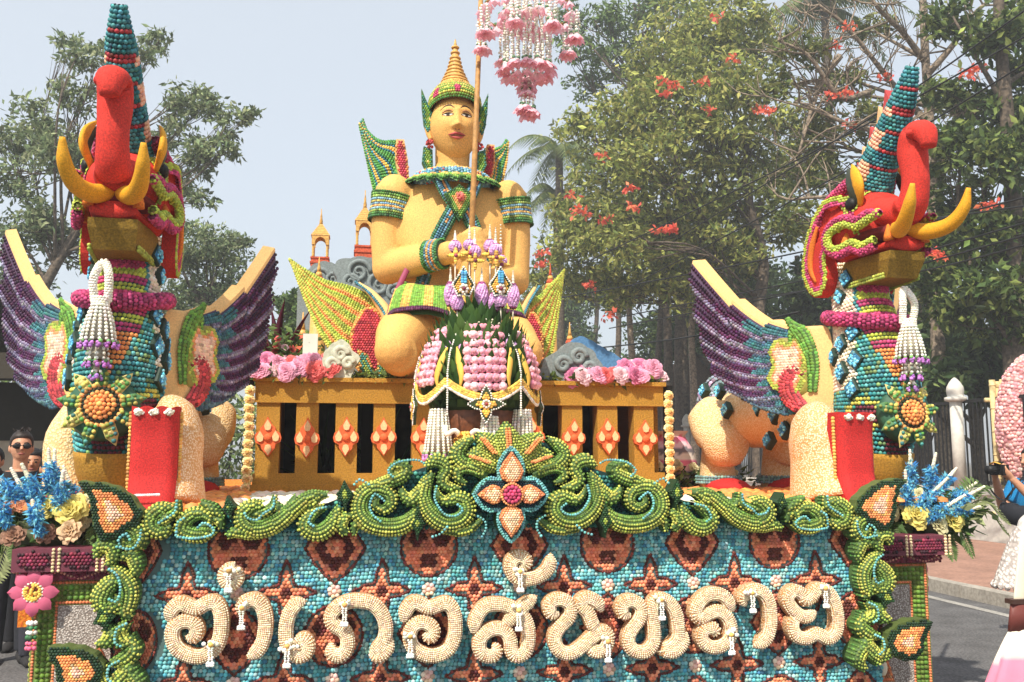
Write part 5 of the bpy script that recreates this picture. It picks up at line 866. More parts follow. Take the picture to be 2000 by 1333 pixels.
b.tube(cr([(0, .05, .0), (0, .04, .25), (0, .03, .52), (0, .01, .78), (0, .0, 1.02), (0, .02, 1.20), (0, .03, 1.32), (0, .03, 1.40), (0, .03, 1.46)], 40), [(.40, .36), (.33, .28), (.265, .20), (.285, .205), (.345, .235), (.395, .235), (.43, .19), (.36, .16), (.15, .12)], 30, up=U3)
b.tube([(0, .03, 1.36), (0, .02, 1.50), (0, .0, 1.62)], [.150, .125, .13], 20)
for s in (-1, 1):
    b.ball((s*.415, .02, 1.26), (.14, .14, .15), 16, 10)                  # shoulder
for s, el_, wr in ((-1, (-.455, .02, .76), (-.06, -.40, .79)), (1, (.455, .0, .70), (.10, -.36, .62))):
    b.tube(cr([(s*.42, .02, 1.30), (s*.455, .03, 1.05), el_], 14), [.135, .125, .112], 18); b.ball(el_, .115, 14, 9)
    b.tube(cr([el_, tuple((np.array(el_)+np.array(wr))/2+np.array([0, -.02, -.01])), wr], 14), [.112, .098, .07], 18)
    b.ball(wr, .078, 12, 8)
hp = np.array([.10, -.47, .82]); lp = np.array([.12, -.45, .64])        # fists round the pole, one over the other
for c, s in ((hp, -1), (lp, 1)):
    b.ball(c+np.array([-.03*1, .03, 0]), (.095, .075, .085), 14, 9)
    for k in range(4):
        z = c[2]+.062-.040*k; L = [.105, .112, .108, .092][k]
        q = cr([(c[0]-.085, c[1]+.03, z), (c[0]-.06, c[1]-.055, z), (c[0]+.02, c[1]-.085, z-.004), (c[0]+.02+L*.6, c[1]-.055, z-.006), (c[0]+.05, c[1]-.01, z-.006)], 14); b.tube(q, [.024, .025, .024, .022, .018], 9)
    q = cr([(c[0]-.05, c[1]+.0, c[2]+.075), (c[0]-.01, c[1]-.07, c[2]+.095), (c[0]+.05, c[1]-.09, c[2]+.085)], 10); b.tube(q, [.03, .026, .018], 9)
for s in (-1, 1):                                                       # folded legs
    b.tube(cr([(s*.18, .05, .20), (s*.34, -.28, .26), (s*.42, -.56, .15)], 16), [.23, .205, .13], 20); b.ball((s*.42, -.56, .14), .135, 14, 9)
    b.tube(cr([(s*.40, -.60, .12), (s*.36, -.20, .10), (s*.30, .30, .09)], 14), [.125, .12, .08], 16)
body = link('body', remesh(b, .014, 4, 'body'), de)
# ---- head: shaped face
def head_mesh():
    nu, nv = 96, 84; u = np.linspace(-pi, pi, nu, endpoint=False); v = np.linspace(-pi/2+.05, pi/2-.05, nv); U, Vv = np.meshgrid(u, v)
    x = np.cos(Vv)*np.sin(U); y = -np.cos(Vv)*np.cos(U); z = np.sin(Vv)
    wz = np.where(z < 0, 1-.22*np.abs(z)**1.5, 1-.03*z); X = x*.182*wz; Y = y*.192*(1-.08*(z < 0)*np.abs(z)); Z = z*np.where(z < 0, .238, .265)
    fr = np.clip(-y, 0, 1)**2
    g = lambda cx_, cz_, sx_, sz_: np.exp(-((X-cx_)/sx_)**2-((Z-cz_)/sz_)**2)
    d = np.zeros_like(X); zz = np.clip((.075-Z)/.125, 0, 1); rid = np.exp(-(X/(.016+.013*zz))**2)*np.where((Z < .085) & (Z > -.052), 1, 0); d += rid*(.012+.036*zz**1.4)
    d += .013*(g(-.026, -.042, .013, .014)+g(.026, -.042, .013, .014))+.022*g(0, -.040, .018, .020)
    d += .016*g(0, -.175, .045, .04)+.016*(g(-.085, -.03, .05, .05)+g(.085, -.03, .05, .05))+.012*g(0, -.098, .06, .03)
    d -= .020*(g(-.066, .042, .034, .020)+g(.066, .042, .034, .020)); d += .013*(g(-.066, .036, .030, .013)+g(.066, .036, .030, .013)); d += .008*(g(-.062, .085, .05, .014)+g(.062, .085, .05, .014))-.006*g(0, -.135, .05, .014)
    Y = Y-d*fr; b = MB(); b.grid(np.stack([X, Y, Z], -1), closed=True); V = b.V[0]; n = len(V); b.add(np.array([[0, 0, Z[0].mean()-.004], [0, 0, Z[-1].mean()+.004]]))
    b.T.append(np.array([(n, (j+1) % nu, j) for j in range(nu)]+[(n+1, n-nu+j, n-nu+(j+1) % nu) for j in range(nu)])); return b, (X, Y, Z)
HC = np.array([.008, -.045, 1.735]); b, (hx, hy, hz_) = head_mesh()
for i in range(len(b.V)): b.V[i] = b.V[i]+HC
hd = b.build('head', MAT['skin'], de)
def face_y(x, z):                                                       # front surface of the face at (x, z)
    m = (hy < 0); d = (hx-x)**2+(hz_-z)**2+np.where(m, 0, 9); k = np.argsort(d.ravel())[:4]; return hy.ravel()[k].mean()
def fstroke(pts, r, col, name, mat_='hide', lift=.002):
    q = cr([(x, face_y(x, z)-lift, z) for x, z in pts], 16); bb = MB(); bb.tube(q+HC, r, 8, up=U3, col=col); return bb.build(name, MAT[mat_], hd)
for s in (-1, 1):
    fstroke([(s*.022, .088), (s*.05, .108), (s*.085, .102), (s*.118, .078)], [(.002, .002), (.0062, .003), (.0058, .003), (.002, .002)], (64, 40, 28), 'eyebrow')
    fstroke([(s*.032, .040), (s*.052, .036), (s*.072, .034), (s*.098, .040)], [(.003, .001), (.0068, .004), (.0068, .004), (.002, .001)], (232, 222, 204), 'eye', lift=.003)
    fstroke([(s*.056, .036), (s*.067, .036), (s*.078, .036)], [(.006, .002), (.0072, .0045), (.006, .002)], (44, 30, 24), 'iris', lift=.0055)
    fstroke([(s*.028, .040), (s*.05, .050), (s*.075, .050), (s*.106, .042)], [.003, .0058, .0058, .003], (52, 32, 24), 'eyelid', lift=.004)
    fstroke([(s*.034, .060), (s*.055, .072), (s*.08, .070), (s*.106, .056)], [.002, .0045, .0045, .002], (176, 112, 66), 'lid_crease', lift=.001)
    fstroke([(s*.008, -.066), (s*.016, -.063)], [.004, .003], (150, 90, 54), 'nostril', lift=.0)
fstroke([(-.062, -.096), (-.03, -.093), (-.010, -.088), (0, -.091), (.010, -.088), (.03, -.093), (.062, -.096)], [(.002, .002), (.0065, .007), (.009, .009), (.0075, .008), (.009, .009), (.0065, .007), (.002, .002)], (190, 66, 60), 'upper_lip', lift=.004)
fstroke([(-.050, -.106), (-.025, -.113), (0, -.116), (.025, -.113), (.050, -.106)], [(.002, .002), (.009, .009), (.011, .012), (.009, .009), (.002, .002)], (200, 76, 68), 'lower_lip', lift=.005)
fstroke([(-.058, -.102), (0, -.1025), (.058, -.102)], [.0015, .003, .0015], (110, 24, 28), 'lip_line', lift=.012)
for s in (-1, 1):
    b = MB(); q = cr([(s*.165, -.02, .03), (s*.19, -.01, .055), (s*.195, .0, .0), (s*.18, -.01, -.07), (s*.17, -.02, -.09)], 14)+HC; b.tube(q, [.012, .026, .024, .022, .014], 10); b.build('ear', MAT['skin'], hd)
    mb = MB(); add_beads(mb, rnd_unit(24)*.026+HC+np.array([s*.178, -.03, -.125]), rnd_unit(24), .012, (196, 60, 60)); mb.build('ear_stud', MAT['bead'], hd, stuff=True)
    # ear wings of the crown: green leafy plates
    for pts, col in (([(.165, .10), (.215, .20), (.245, .27), (.240, .14), (.225, .02), (.195, -.06), (.17, .0)], (84, 140, 60)), ([(.16, -.16), (.225, -.14), (.235, -.25), (.20, -.32), (.155, -.30)], (70, 126, 70))):
        P = np.array([(s*x, z) for x, z in pts]); b = MB(); mb = MB(); relief(mb, b, P, -.02, .05, [(.016, (60, 130, 110)), (.036, (120, 164, 52)), (9, (238, 176, 96))], .0165, .008, (70, 110, 50))
        for m_ in (b, mb): m_.V = [v+HC for v in m_.V]
        o = b.build('ear_ornament', MAT['paint'], de, False); mb.build('ornament_seeds', MAT['bead'], o, stuff=True)
# crown
cp_ = [(.178, .115), (.186, .15), (.178, .205), (.15, .265), (.115, .305), (.095, .33), (.085, .35), (.070, .385), (.052, .42), (.042, .47), (.034, .50), (.020, .57), (.010, .62), (.004, .65)]
b = MB(); n = 28; P = np.array(cp_); V = []
for r_, z in cp_: a = np.linspace(0, 2*pi, n, endpoint=False); V.append(np.stack([np.cos(a)*r_, np.sin(a)*r_*1.06, z-.05*np.sin(a)*max(0, min(1, (.30-z)/.14))], 1)+HC)
b.grid(np.stack(V), (206, 170, 84), True); cw = b.build('crown', MAT['gold'], de)
mb = MB()
for r_, z, c, s_ in [(.19, .115, (60, 116, 40), .019), (.190, .135, (110, 150, 44), .0185), (.191, .155, (196, 190, 70), .018), (.190, .175, (110, 152, 48), .018), (.186, .195, (196, 190, 76), .018), (.178, .214, (112, 150, 46), .018), (.168, .234, (200, 190, 80), .018), (.154, .256, (120, 156, 50), .018), (.139, .276, (214, 150, 60), .017), (.124, .294, (176, 170, 60), .016), (.108, .312, (226, 160, 70), .016)]:
    m = int(2*pi*r_/s_); a = np.arange(m)*2*pi/m; zz = z-.05*np.sin(a)*max(0, min(1, (.30-z)/.14)); P = np.stack([np.cos(a)*r_, np.sin(a)*r_*1.06, zz], 1)+HC; C = np.tile(np.array([c], float), (m, 1))
    k = np.abs(np.mod(a-pi*1.5+pi/7, 2*pi/7)-pi/7) < (.13 if .15 < z < .22 else 0); C[k] = (190, 40, 90)
    add_beads(mb, P, np.stack([np.cos(a), np.sin(a), 0*a+.25], 1), s_*.56, C)
mb.build('crown_seeds', MAT['bead'], cw, stuff=True)
b = MB()
for z, r_ in ((.335, .098), (.36, .086), (.39, .072), (.42, .058), (.45, .049), (.48, .042), (.51, .035), (.55, .028), (.59, .023)): a = np.linspace(0, 2*pi, 20, endpoint=False); b.tube(np.stack([np.cos(a)*r_, np.sin(a)*r_, np.full(20, z)], 1)+HC, .008, 6, up=(0, 0, 1), closed=True)
b.build('spire_rings', MAT['gold'], cw, stuff=True)
b = MB(); b.ball(HC+np.array([0, .01, .04]), (.178, .178, .215), 20, 12, (46, 34, 30)); b.V[0][:, 1] = np.maximum(b.V[0][:, 1], HC[1]-.075); b.build('hair', MAT['hide'], hd)
# collar: blue seed band and a ring of leaf points
th = np.linspace(0, 2*pi, 48, endpoint=False); ring = np.stack([np.sin(th)*.235, -np.cos(th)*.20+.015, 1.405+.02*np.cos(th*2)-.045*np.clip(np.cos(th), 0, 1)], 1); b = MB(); b.tube(ring, (.045), 8, up=(0, 0, 1), col=(70, 120, 150), closed=True); co = b.build('collar', MAT['paint'], de); mb = MB(); P, N, _, a_ = rows_on_sweep(np.vstack([ring, ring[:1]]), .046, .019, up=(0, 0, 1)); C = np.where((rng.random(len(P)) < .5)[:, None], np.array([[92, 150, 186]]), np.array([[130, 184, 204]])); C[rng.random(len(P)) < .06] = (206, 60, 60); C[N[:, 2] > .75] = (238, 190, 90); add_beads(mb, P, N, .0112, C); mb.build('collar_seeds', MAT['bead'], co, stuff=True)
for k in range(15):
    a = rad(-105+15*k); dr = np.array([math.sin(a)*1.0, -math.cos(a)*.62, -.50]); dr = dr/np.linalg.norm(dr); c = np.array([math.sin(a)*.25, -math.cos(a)*.225+.015, 1.372]); ta = np.array([math.cos(a), math.sin(a), 0]); n_ = np.cross(dr, ta); n_ = n_ if n_[2] > 0 else -n_
    L = .135; g = [(-.0, -.035), (.03, -.062), (.075, -.052), (L, 0), (.075, .052), (.03, .062), (0, .035)]; P = np.array([c+dr*x+ta*y+n_*.004 for x, y in g]+[c+dr*.07+n_*.030]); b = MB(); b.add(P, None, [(i, (i+1) % 7, 7) for i in range(7)], (70, 120, 50)); o = b.build('collar_leaf', MAT['paint'], de, False); mb = MB(); gg, d = hexfill(np.array(g), .0155, .003); hh = .028*np.clip(1-np.abs(gg[:, 1])/.06, 0, 1)*np.clip(1-np.abs(gg[:, 0]-.07)/.09, 0, 1)
    add_beads(mb, c+dr*gg[:, 0:1]+ta*gg[:, 1:2]+n_*(hh[:, None]+.006), n_, .0092, pick([(.016, (60, 116, 44)), (.032, (130, 170, 58)), (9, (236, 180, 84))], d)); mb.build('leaf_seeds', MAT['bead'], o, stuff=True)
# crossed sashes, centre brooch
def fronty(x, z):                                                       # torso front
    zz = np.interp(z, [.52, .78, 1.02, 1.20, 1.34], [.20, .205, .235, .235, .2]); ww = np.interp(z, [.52, .78, 1.02, 1.20, 1.34], [.265, .285, .345, .385, .36]); y = -zz*np.sqrt(max(0, 1-(x/ww)**2))+.01
    return y
def sash(pts, name='sash', w=.040):
    q = cr([(x, fronty(x, z)-.032, z) for x, z in pts], 30); b = MB(); b.tube(q, np.tile([[w, .020]], (30, 1)), 10, up=U3, col=(60, 90, 80)); o = b.build(name, MAT['paint'], de); mb = MB(); P, N, t_, a_ = rows_on_sweep(q, np.tile([[w, .021]], (30, 1)), .0165, up=U3, arc=(0, pi)); l = np.abs(np.cos(a_)); C = np.where((l > .72)[:, None], np.array([[66, 128, 90]]), np.array([[92, 150, 176]])); k = (l < .35); C[k] = np.where((rng.random(k.sum()) < .5)[:, None], np.array([[222, 150, 80]]), np.array([[60, 110, 130]])); add_beads(mb, P, N, .0098, C); mb.build('sash_seeds', MAT['bead'], o, stuff=True)
sash([(-.125, 1.38), (-.10, 1.30), (-.05, 1.20), (.0, 1.15)]); sash([(.165, 1.38), (.14, 1.30), (.10, 1.21), (.05, 1.15)]); sash([(.0, 1.14), (-.07, 1.02), (-.13, .90), (-.18, .74), (-.22, .62)], w=.046); sash([(.05, 1.14), (.12, 1.02), (.17, .90), (.22, .76), (.25, .64)], w=.046)
bc = np.array([.02, fronty(.02, 1.17)-.05, 1.175]); b = MB(); mb = MB(); k8 = np.array([(0, .10), (-.05, .065), (-.11, .03), (-.075, -.03), (-.05, -.08), (0, -.15), (.05, -.08), (.075, -.03), (.11, .03), (.05, .065)]); relief(mb, b, k8, -.02, .05, [(.018, (54, 104, 44)), (.04, (120, 160, 60)), (9, (226, 170, 80))], .0155, .02, (50, 90, 50))
for m_ in (b, mb): m_.V = [v+bc for v in m_.V]
o = b.build('brooch', MAT['paint'], de, False); add_beads(mb, bc+rnd_unit(40)*.026+np.array([0, -.04, .01]), (0, -1, 0), .011, (226, 96, 84)); mb.build('brooch_seeds', MAT['bead'], o, stuff=True)
# armlets, bracelet
def cuff(path, r, name, cols, s_=.017):
    b = MB(); b.tube(path, r, 22, col=(70, 100, 70)); o = b.build(name, MAT['paint'], de); mb = MB(); P, N, t_, a_ = rows_on_sweep(np.asarray(path, float), np.asarray(r)+.002 if hasattr(r, '__len__') else r+.002, s_); k = (t_*len(cols)*.999).astype(int); add_beads(mb, P, N, s_*.57, np.array(cols, float)[k]*np.where((rng.random(len(P)) < .3)[:, None], .8, 1.05)); mb.build('cuff_seeds', MAT['bead'], o, stuff=True)
arm_c = [(70, 124, 56), (100, 150, 60), (150, 176, 80), (120, 170, 190), (206, 190, 90), (110, 160, 190), (226, 170, 80), (120, 160, 170), (150, 170, 70), (80, 130, 60), (60, 110, 60)]
for s in (-1, 1): cuff(cr([(s*.428, .022, 1.26), (s*.440, .028, 1.17), (s*.449, .028, 1.085)], 8), [.148, .140, .150], 'armlet', arm_c)
cuff(cr([(-.19, -.30, .782), (-.10, -.375, .788)], 8), [.098, .092], 'bracelet', [(70, 130, 60), (96, 150, 170), (226, 160, 70), (90, 140, 180), (220, 150, 70), (80, 140, 100), (70, 130, 60)])
# waist band and skirt panel
b = MB(); b.tube(cr([(0, .02, .44), (0, .02, .52), (0, .02, .60)], 8), [(.305, .25), (.285, .225), (.285, .22)], 30, up=U3, col=(120, 60, 40)); o = b.build('belt', MAT['paint'], de); mb = MB(); P, N, t_, a_ = rows_on_sweep(cr([(0, .02, .44), (0, .02, .52), (0, .02, .60)], 8), [(.307, .252), (.287, .227), (.287, .222)], .0175, up=U3); add_beads(mb, P, N, .010, np.array([(214, 130, 60), (206, 120, 56), (84, 60, 40), (60, 84, 44), (110, 100, 50), (214, 140, 66), (140, 40, 90)], float)[(t_*6.99).astype(int)]); mb.build('belt_seeds', MAT['bead'], o, stuff=True)
for s in (-1, 1):                                                       # lappets over the thighs
    q = np.array([[dp(s*0+887+s*x, y, d) for x, y, d in row] for row in ([(8, 578, -.30), (8, 640, -.50)], [(50, 578, -.26), (55, 628, -.50)], [(85, 570, -.18), (112, 632, -.46)], [(100, 560, -.10), (128, 640, -.40)])]); q = np.stack([cr(q[:, k], 16) for k in (0, 1)], 1); G_ = q[:, 0][:, None]+(q[:, 1]-q[:, 0])[:, None]*np.linspace(0, 1, 12)[None, :, None]+np.array([0, -.05, .03])*np.sin(np.linspace(0, 1, 12)*pi)[None, :, None]; b = MB(); b.grid(G_, (60, 90, 34)); b.grid((G_+np.array([0, .03, -.03]))[::-1], (60, 90, 34)); o = b.build('skirt_lappet', MAT['paint'], de); mb = MB(); uu = np.linspace(0, 1, 26); 
    for i in range(16):
        P = np.stack([np.interp(uu, np.linspace(0, 1, 12), G_[i, :, k]) for k in range(3)], 1); f = np.abs(uu-.5)*2; C = np.where((f > .86)[:, None], np.array([[88, 34, 74]]), np.where(((i % 5) < 2), np.array([[226, 180, 66]]), np.array([[120, 170, 44]]))); add_beads(mb, P+np.array([0, -.006, .004]), (0, -.8, .5), .0115, C)
        if i < 15: add_beads(mb, P*.5+.5*np.stack([np.interp(uu, np.linspace(0, 1, 12), G_[i+1, :, k]) for k in range(3)], 1)+np.array([0, -.006, .004]), (0, -.8, .5), .0115, C*.95)
    mb.build('lappet_seeds', MAT['bead'], o, stuff=True)
b = MB(); q = cr([dp(800, 535, -.22), dp(772, 600, -.30), dp(745, 690, -.35)], 12); b.tube(q, np.tile([[.020, .010]], (12, 1)), 8, up=U3, col=(150, 44, 84)); b.build('side_ribbon', MAT['paint'], de)
# upper wings behind the shoulders, golden lower wings at the hips
def feather_wing(name, lead, hem, base_y, tip_y, pal, rows, th=.05, s_=.019, edge=(246, 206, 150), period=3, red=None):
    n = 60; A, B_ = cr(lead, n), cr(hem, n); u = np.linspace(0, 1, n); yy = base_y+(tip_y-base_y)*u; v = np.linspace(0, 1, 30)[:, None, None]
    F3 = lambda P, off: np.stack([P[..., 0], np.broadcast_to(yy, P.shape[:-1])+off, P[..., 1]], -1); G_ = A[None]*(1-v)+B_[None]*v; b = MB(); f, k = F3(G_, -th/2), F3(G_, th/2); b.grid(f, (110, 130, 60)); b.grid(k[::-1], (150, 130, 90))
    for e in (0, -1): b.grid(np.stack([f[e], k[e]]), edge); b.grid(np.stack([f[:, e], k[:, e]]), edge)
    o = b.build(name, MAT['paint'], de, False); mb = MB()
    for r_ in range(rows):
        t_ = (r_+.5)/rows; P = A*(1-t_)+B_*t_; L = alen(P); m = max(4, int(L/s_)); uu = np.linspace(.01, .99, m); Q = np.stack([np.interp(uu, u, P[:, k]) for k in (0, 1)], 1); y = np.interp(uu, u, yy); rise = .010*math.sin((r_ % period+.5)/period*pi); add_beads(mb, np.stack([Q[:, 0], y-th/2-rise, Q[:, 1]], 1), (0, -1, .1), s_*.56, pal[r_ % len(pal)])
    mb.build('feather_seeds', MAT['bead'], o, stuff=True); return o
gp = [(66, 140, 60), (92, 160, 60), (60, 140, 90), (40, 110, 140), (214, 190, 70), (220, 170, 60), (44, 130, 150), (84, 160, 70)]
dq = lambda l: [tuple(dp(x, y)[[0, 2]]) for x, y in l]
feather_wing('upper_wing', dq([(792, 330), (790, 262), (745, 258), (718, 240), (706, 214)]), dq([(792, 345), (775, 352), (752, 372), (738, 386), (700, 222)])[:4]+dq([(699, 225)]), .30, .36, gp, 26, period=4)
feather_wing('upper_wing', dq([(975, 330), (962, 268), (985, 262), (1002, 254), (1012, 240)]), dq([(965, 345), (985, 350), (1000, 340), (1012, 290), (1016, 244)]), .30, .36, gp, 22, period=4)
for s, x in ((-1, 790), (1, 968)):
    b = MB(); mb = MB(); P = np.array(dq([(x-s*2, 262), (x+s*14, 262), (x+s*16, 300), (x+s*6, 345), (x-s*14, 345), (x-s*10, 300)])); relief(mb, b, P, .22, .10, [(.016, (238, 140, 66)), (9, (190, 40, 70))], .019, .01, (248, 206, 150))
    o = b.build('wing_shoulder', MAT['foam'], de, False); mb.build('shoulder_seeds', MAT['bead'], o, stuff=True)
yp = [(168, 182, 52), (150, 172, 48), (178, 188, 58), (196, 192, 66), (238, 150, 54), (236, 140, 50)]
feather_wing('lower_wing', dq([(770, 640), (735, 590), (690, 565), (640, 552), (600, 530), (566, 508)]), dq([(760, 742), (730, 735), (700, 715), (655, 690), (610, 610), (572, 516)]), -.05, .25, yp, 34, period=6, th=.07)
feather_wing('lower_wing', dq([(1005, 640), (1040, 590), (1070, 570), (1090, 550), (1110, 532), (1131, 510)]), dq([(1010, 742), (1040, 735), (1070, 715), (1090, 690), (1110, 610), (1128, 516)]), -.05, .25, yp, 34, period=6, th=.07)
for cx_, rx_ in ((728, 38), (1046, 22)):
    b = MB(); mb = MB(); t_ = np.arange(30)*2*pi/30; c = dp(cx_, 672); P = np.stack([c[0]+np.cos(t_)*rx_*DS*(1-.12*np.sin(t_)), c[2]+np.sin(t_)*62*DS], 1); relief(mb, b, P, -.12 if cx_ < 900 else -.10, .07, [(.020, (236, 150, 56)), (9, (190, 34, 56))], .0185, .02, (226, 150, 60)); o = b.build('wing_eye', MAT['paint'], de, False); mb.build('eye_seeds', MAT['bead'], o, stuff=True)
for x0_, x1_ in ((745, 776), (1030, 1012)):
    q = cr([dp(x1_, 735, -.13), dp((x0_+x1_)/2+6, 640, -.12), dp(x0_-8, 590, -.06), dp(x0_-40, 562, 0)] if x0_ < 900 else [dp(x1_, 735, -.13), dp(1016, 640, -.12), dp(1030, 600, -.06), dp(1056, 560, 0)], 30); b = MB(); b.tube(q, [.045, .05, .04, .012], 10, col=(246, 196, 124)); o = b.build('wing_hoop', MAT['foam'], de); mb = MB(); qq = resamp(q+np.array([-.02 if x0_ < 900 else .02, -.045, .0]), 46); add_beads(mb, qq, (0, -1, 0), .011, (60, 130, 150)); mb.build('hoop_seeds', MAT['bead'], o)
for pts in ([(705, 690), (725, 700), (742, 742), (712, 742)], [(745, 700), (770, 690), (768, 742), (740, 742)]):
    b = MB(); mb = MB(); relief(mb, b, np.array(dq(pts)), -.22, .06, [(.014, (238, 150, 60)), (.03, (80, 150, 130)), (9, (160, 180, 56))], .0175, .012, (120, 130, 50)); o = b.build('wing_leaf', MAT['paint'], de, False); mb.build('leaf_seeds', MAT['bead'], o, stuff=True)

# ================================================================ little golden pavilions, clouds and the temple model behind
def spire(label, x, y0, y1, Y, w):
    c = np.array(W(x, y1, Y)); h = W(x, y0, Y).z-c[2]; t = thing('pavilion_spire', label, 'pavilion', tuple(c), group='golden pavilion spires behind the deity'); r = w*Y/1800/2
    def sq(prof, nm, m='gold', rot=pi/4): b = MB(); b.lathe(prof, 4, M=Matrix.Rotation(rot, 4, 'Z')); return b.build(nm, MAT[m], t, False)
    k = 1.414*r; pr = []
    for i in range(7): z = h*(.50+.032*i); q = k*(1-i*.125); pr += [(q, z), (q*.98, z+h*.018), (q*.86, z+h*.030)]
    sq(pr, 'tiered_roof'); b = MB(); b.lathe([(r*.22, h*.72), (r*.16, h*.76), (r*.19, h*.77), (r*.10, h*.84), (r*.12, h*.85), (r*.05, h*.92), (.004, h)], 10); b.build('pinnacle', MAT['gold'], t)
    for sx_ in (-1, 1):
        for sy_ in (-1, 1): b = MB(); b.lathe([(r*.17, h*.12), (r*.13, h*.16), (r*.12, h*.40), (r*.18, h*.47)], 8, (sx_*r*.74, sy_*r*.74, 0)); b.build('column', MAT['gold'], t)
    for sy_ in (-1, 1):
        a = np.linspace(0, pi, 13); arch = [(r*.58*math.cos(x_), h*.34+h*.13*math.sin(x_)**.8) for x_ in a]; P = np.array([(r*.9, h*.34)]+[(r*.9, h*.5), (-r*.9, h*.5)]+[(-r*.9, h*.34)]+arch[::-1]); b = MB(); b.prism(P, -.015, .015); b.V[0][:, 1] += sy_*r*.8; b.build('arch', MAT['gold'], t, False)
    sq([(k*.95, -h*.06), (k*.95, h*.01), (k*1.05, h*.02), (k*1.05, h*.05), (k*.9, h*.06), (k*.9, h*.10), (k, h*.105), (k, h*.13)], 'plinth', 'redtrim'); sq([(k*1.5, DZ-c[2]), (k*1.1, (DZ-c[2])*.5), (k*1.0, -h*.06)], 'tower', 'cloudgrey'); return t
mat('cloudgrey', (136, 146, 146), .85, .5, 70, .14, dist=.004, big=.1); mat('cloudpale', (206, 208, 186), .85, .6, 40, .12, dist=.005, big=.1); mat('cloudblue', (92, 140, 186), .85, .5, 60, .14, dist=.004, big=.1)
mat('redtrim', (214, 96, 62), .7, .3, 60, .25)
spire('smaller golden pavilion spire, standing alone between wing tip and cloud', 625, 408, 520, 9.6, 36)
spire('larger golden pavilion spire on red tiers, close to the deity elbow', 711, 372, 500, 9.0, 38)
for x, y0, y1, Y, l in ((622, 502, 570, 8.8, 'tiny red and gold stupa below the smaller pavilion spire'), (1075, 515, 570, 8.6, 'tiny red and gold stupa above the golden wing tip, right of deity'), (1113, 630, 690, 8.2, 'small golden prayer figure spire beside the grey cloud'), (590, 610, 690, 8.0, 'golden guardian spire among the flowers under the golden wing')):
    c = np.array(W(x, y1, Y)); h = W(x, y0, Y).z-c[2]; t = thing('small_stupa', l, 'stupa', tuple(c), group='small stupas on the float'); r = h*.22
    for k in range(4): b = MB(); b.lathe([(r*(1-k*.2), h*k*.14), (r*(1.06-k*.2), h*(k*.14+.06)), (r*(.9-k*.2), h*(k*.14+.14))], 14); b.build('tier', MAT['redtrim' if k % 2 == 0 else 'gold'], t)
    b = MB(); b.lathe([(r*1.3, (DZ if Y > 8.05 else 2.13)-c[2]), (r*.9, .01)], 10); b.build('stem', MAT['gold'], t)
    b = MB(); b.lathe([(r*.3, h*.56), (r*.2, h*.7), (r*.12, h*.8), (.004, h)], 10); b.build('finial', MAT['gold' if x != 1075 else 'redtrim'], t)
def cloud(label, pts, Y, th, m='cloud', base=None, sw=()):
    P = cr([tuple(pp(x, y, Y)) for x, y in pts], 60, True); c = P.mean(0); lo = P[:, 1].min(); b = MB(); k = (P-c); ar = np.arange(60); k2 = k*(1+.05*np.abs(np.sin(ar*pi*12/60)))[:, None]
    t = thing('cloud_ornament', label, 'cloud ornament', (c[0], Y, lo), group='carved clouds on the float'); P2 = k2+np.array([0, c[1]-lo])
    f = P2*1.0; b.prism(f, -th/2, th/2); b.build('cloud_body', MAT[m], t, False)
    zf = (DZ if Y > 8.05 else 2.12)-lo
    if zf < -.04: b = MB(); b.box((-.25, -.03, zf), (.25, th/2, .10), (120, 126, 124)); b.build('support', MAT[m], t, False)
    for x, y, r in sw:                                              # raised curls
        q = pp(x, y, Y)-np.array([c[0], lo]); a = np.linspace(0, 3.6*pi, 40); rr = r*Y/1800*(1-a/(3.9*pi)); bb = MB(); bb.tube(np.stack([q[0]+np.cos(a)*rr, np.full(40, -th/2-.006), q[1]+np.sin(a)*rr], 1), [.022, .02, .008], 8, up=(0, -1, 0)); bb.build('curl', MAT[m], t)
    return t
cloud('big grey swirling cloud beneath the larger pavilion spire', [(655, 520), (690, 508), (730, 510), (775, 540), (800, 560), (790, 600), (740, 600), (700, 580), (665, 560)], 8.3, .16, 'cloudgrey', sw=[(700, 535, 24), (740, 560, 26), (770, 575, 18), (685, 555, 16)])
cloud('lower grey cloud tucked behind the golden lower wing', [(650, 560), (690, 560), (740, 590), (800, 600), (800, 660), (700, 650), (655, 610)], 8.1, .16, 'cloudgrey', sw=[(700, 600, 24), (670, 585, 16)])
cloud('grey blue cloud under the smaller pavilion spire', [(598, 545), (612, 522), (640, 515), (660, 530), (668, 570), (640, 585), (605, 580)], 9.2, .16, 'cloudgrey', sw=[(625, 545, 18), (650, 550, 14)])
cloud('pale cream cloud in front of the golden wing', [(632, 700), (650, 675), (672, 668), (690, 690), (702, 700), (692, 720), (680, 742), (640, 742)], 6.15, .14, 'cloudpale', sw=[(665, 695, 14), (650, 715, 12), (680, 712, 10)])
cloud('rounded grey green cloud on the balcony, right of the flower vase', [(1060, 742), (1062, 705), (1085, 690), (1110, 672), (1140, 680), (1160, 700), (1170, 742)], 6.2, .14, 'cloudgrey', sw=[(1095, 715, 16), (1125, 700, 16), (1145, 722, 12)])
cloud('blue sloping cloud behind the grey green cloud', [(1115, 700), (1120, 665), (1140, 662), (1180, 685), (1205, 700), (1200, 720), (1150, 725)], 6.7, .10, 'cloudblue')
tm = np.array(W(765, 700, 8.6)); t = thing('temple_model', 'small tiered temple model with blue and red bands behind the deity arm', 'temple model', tuple(tm))
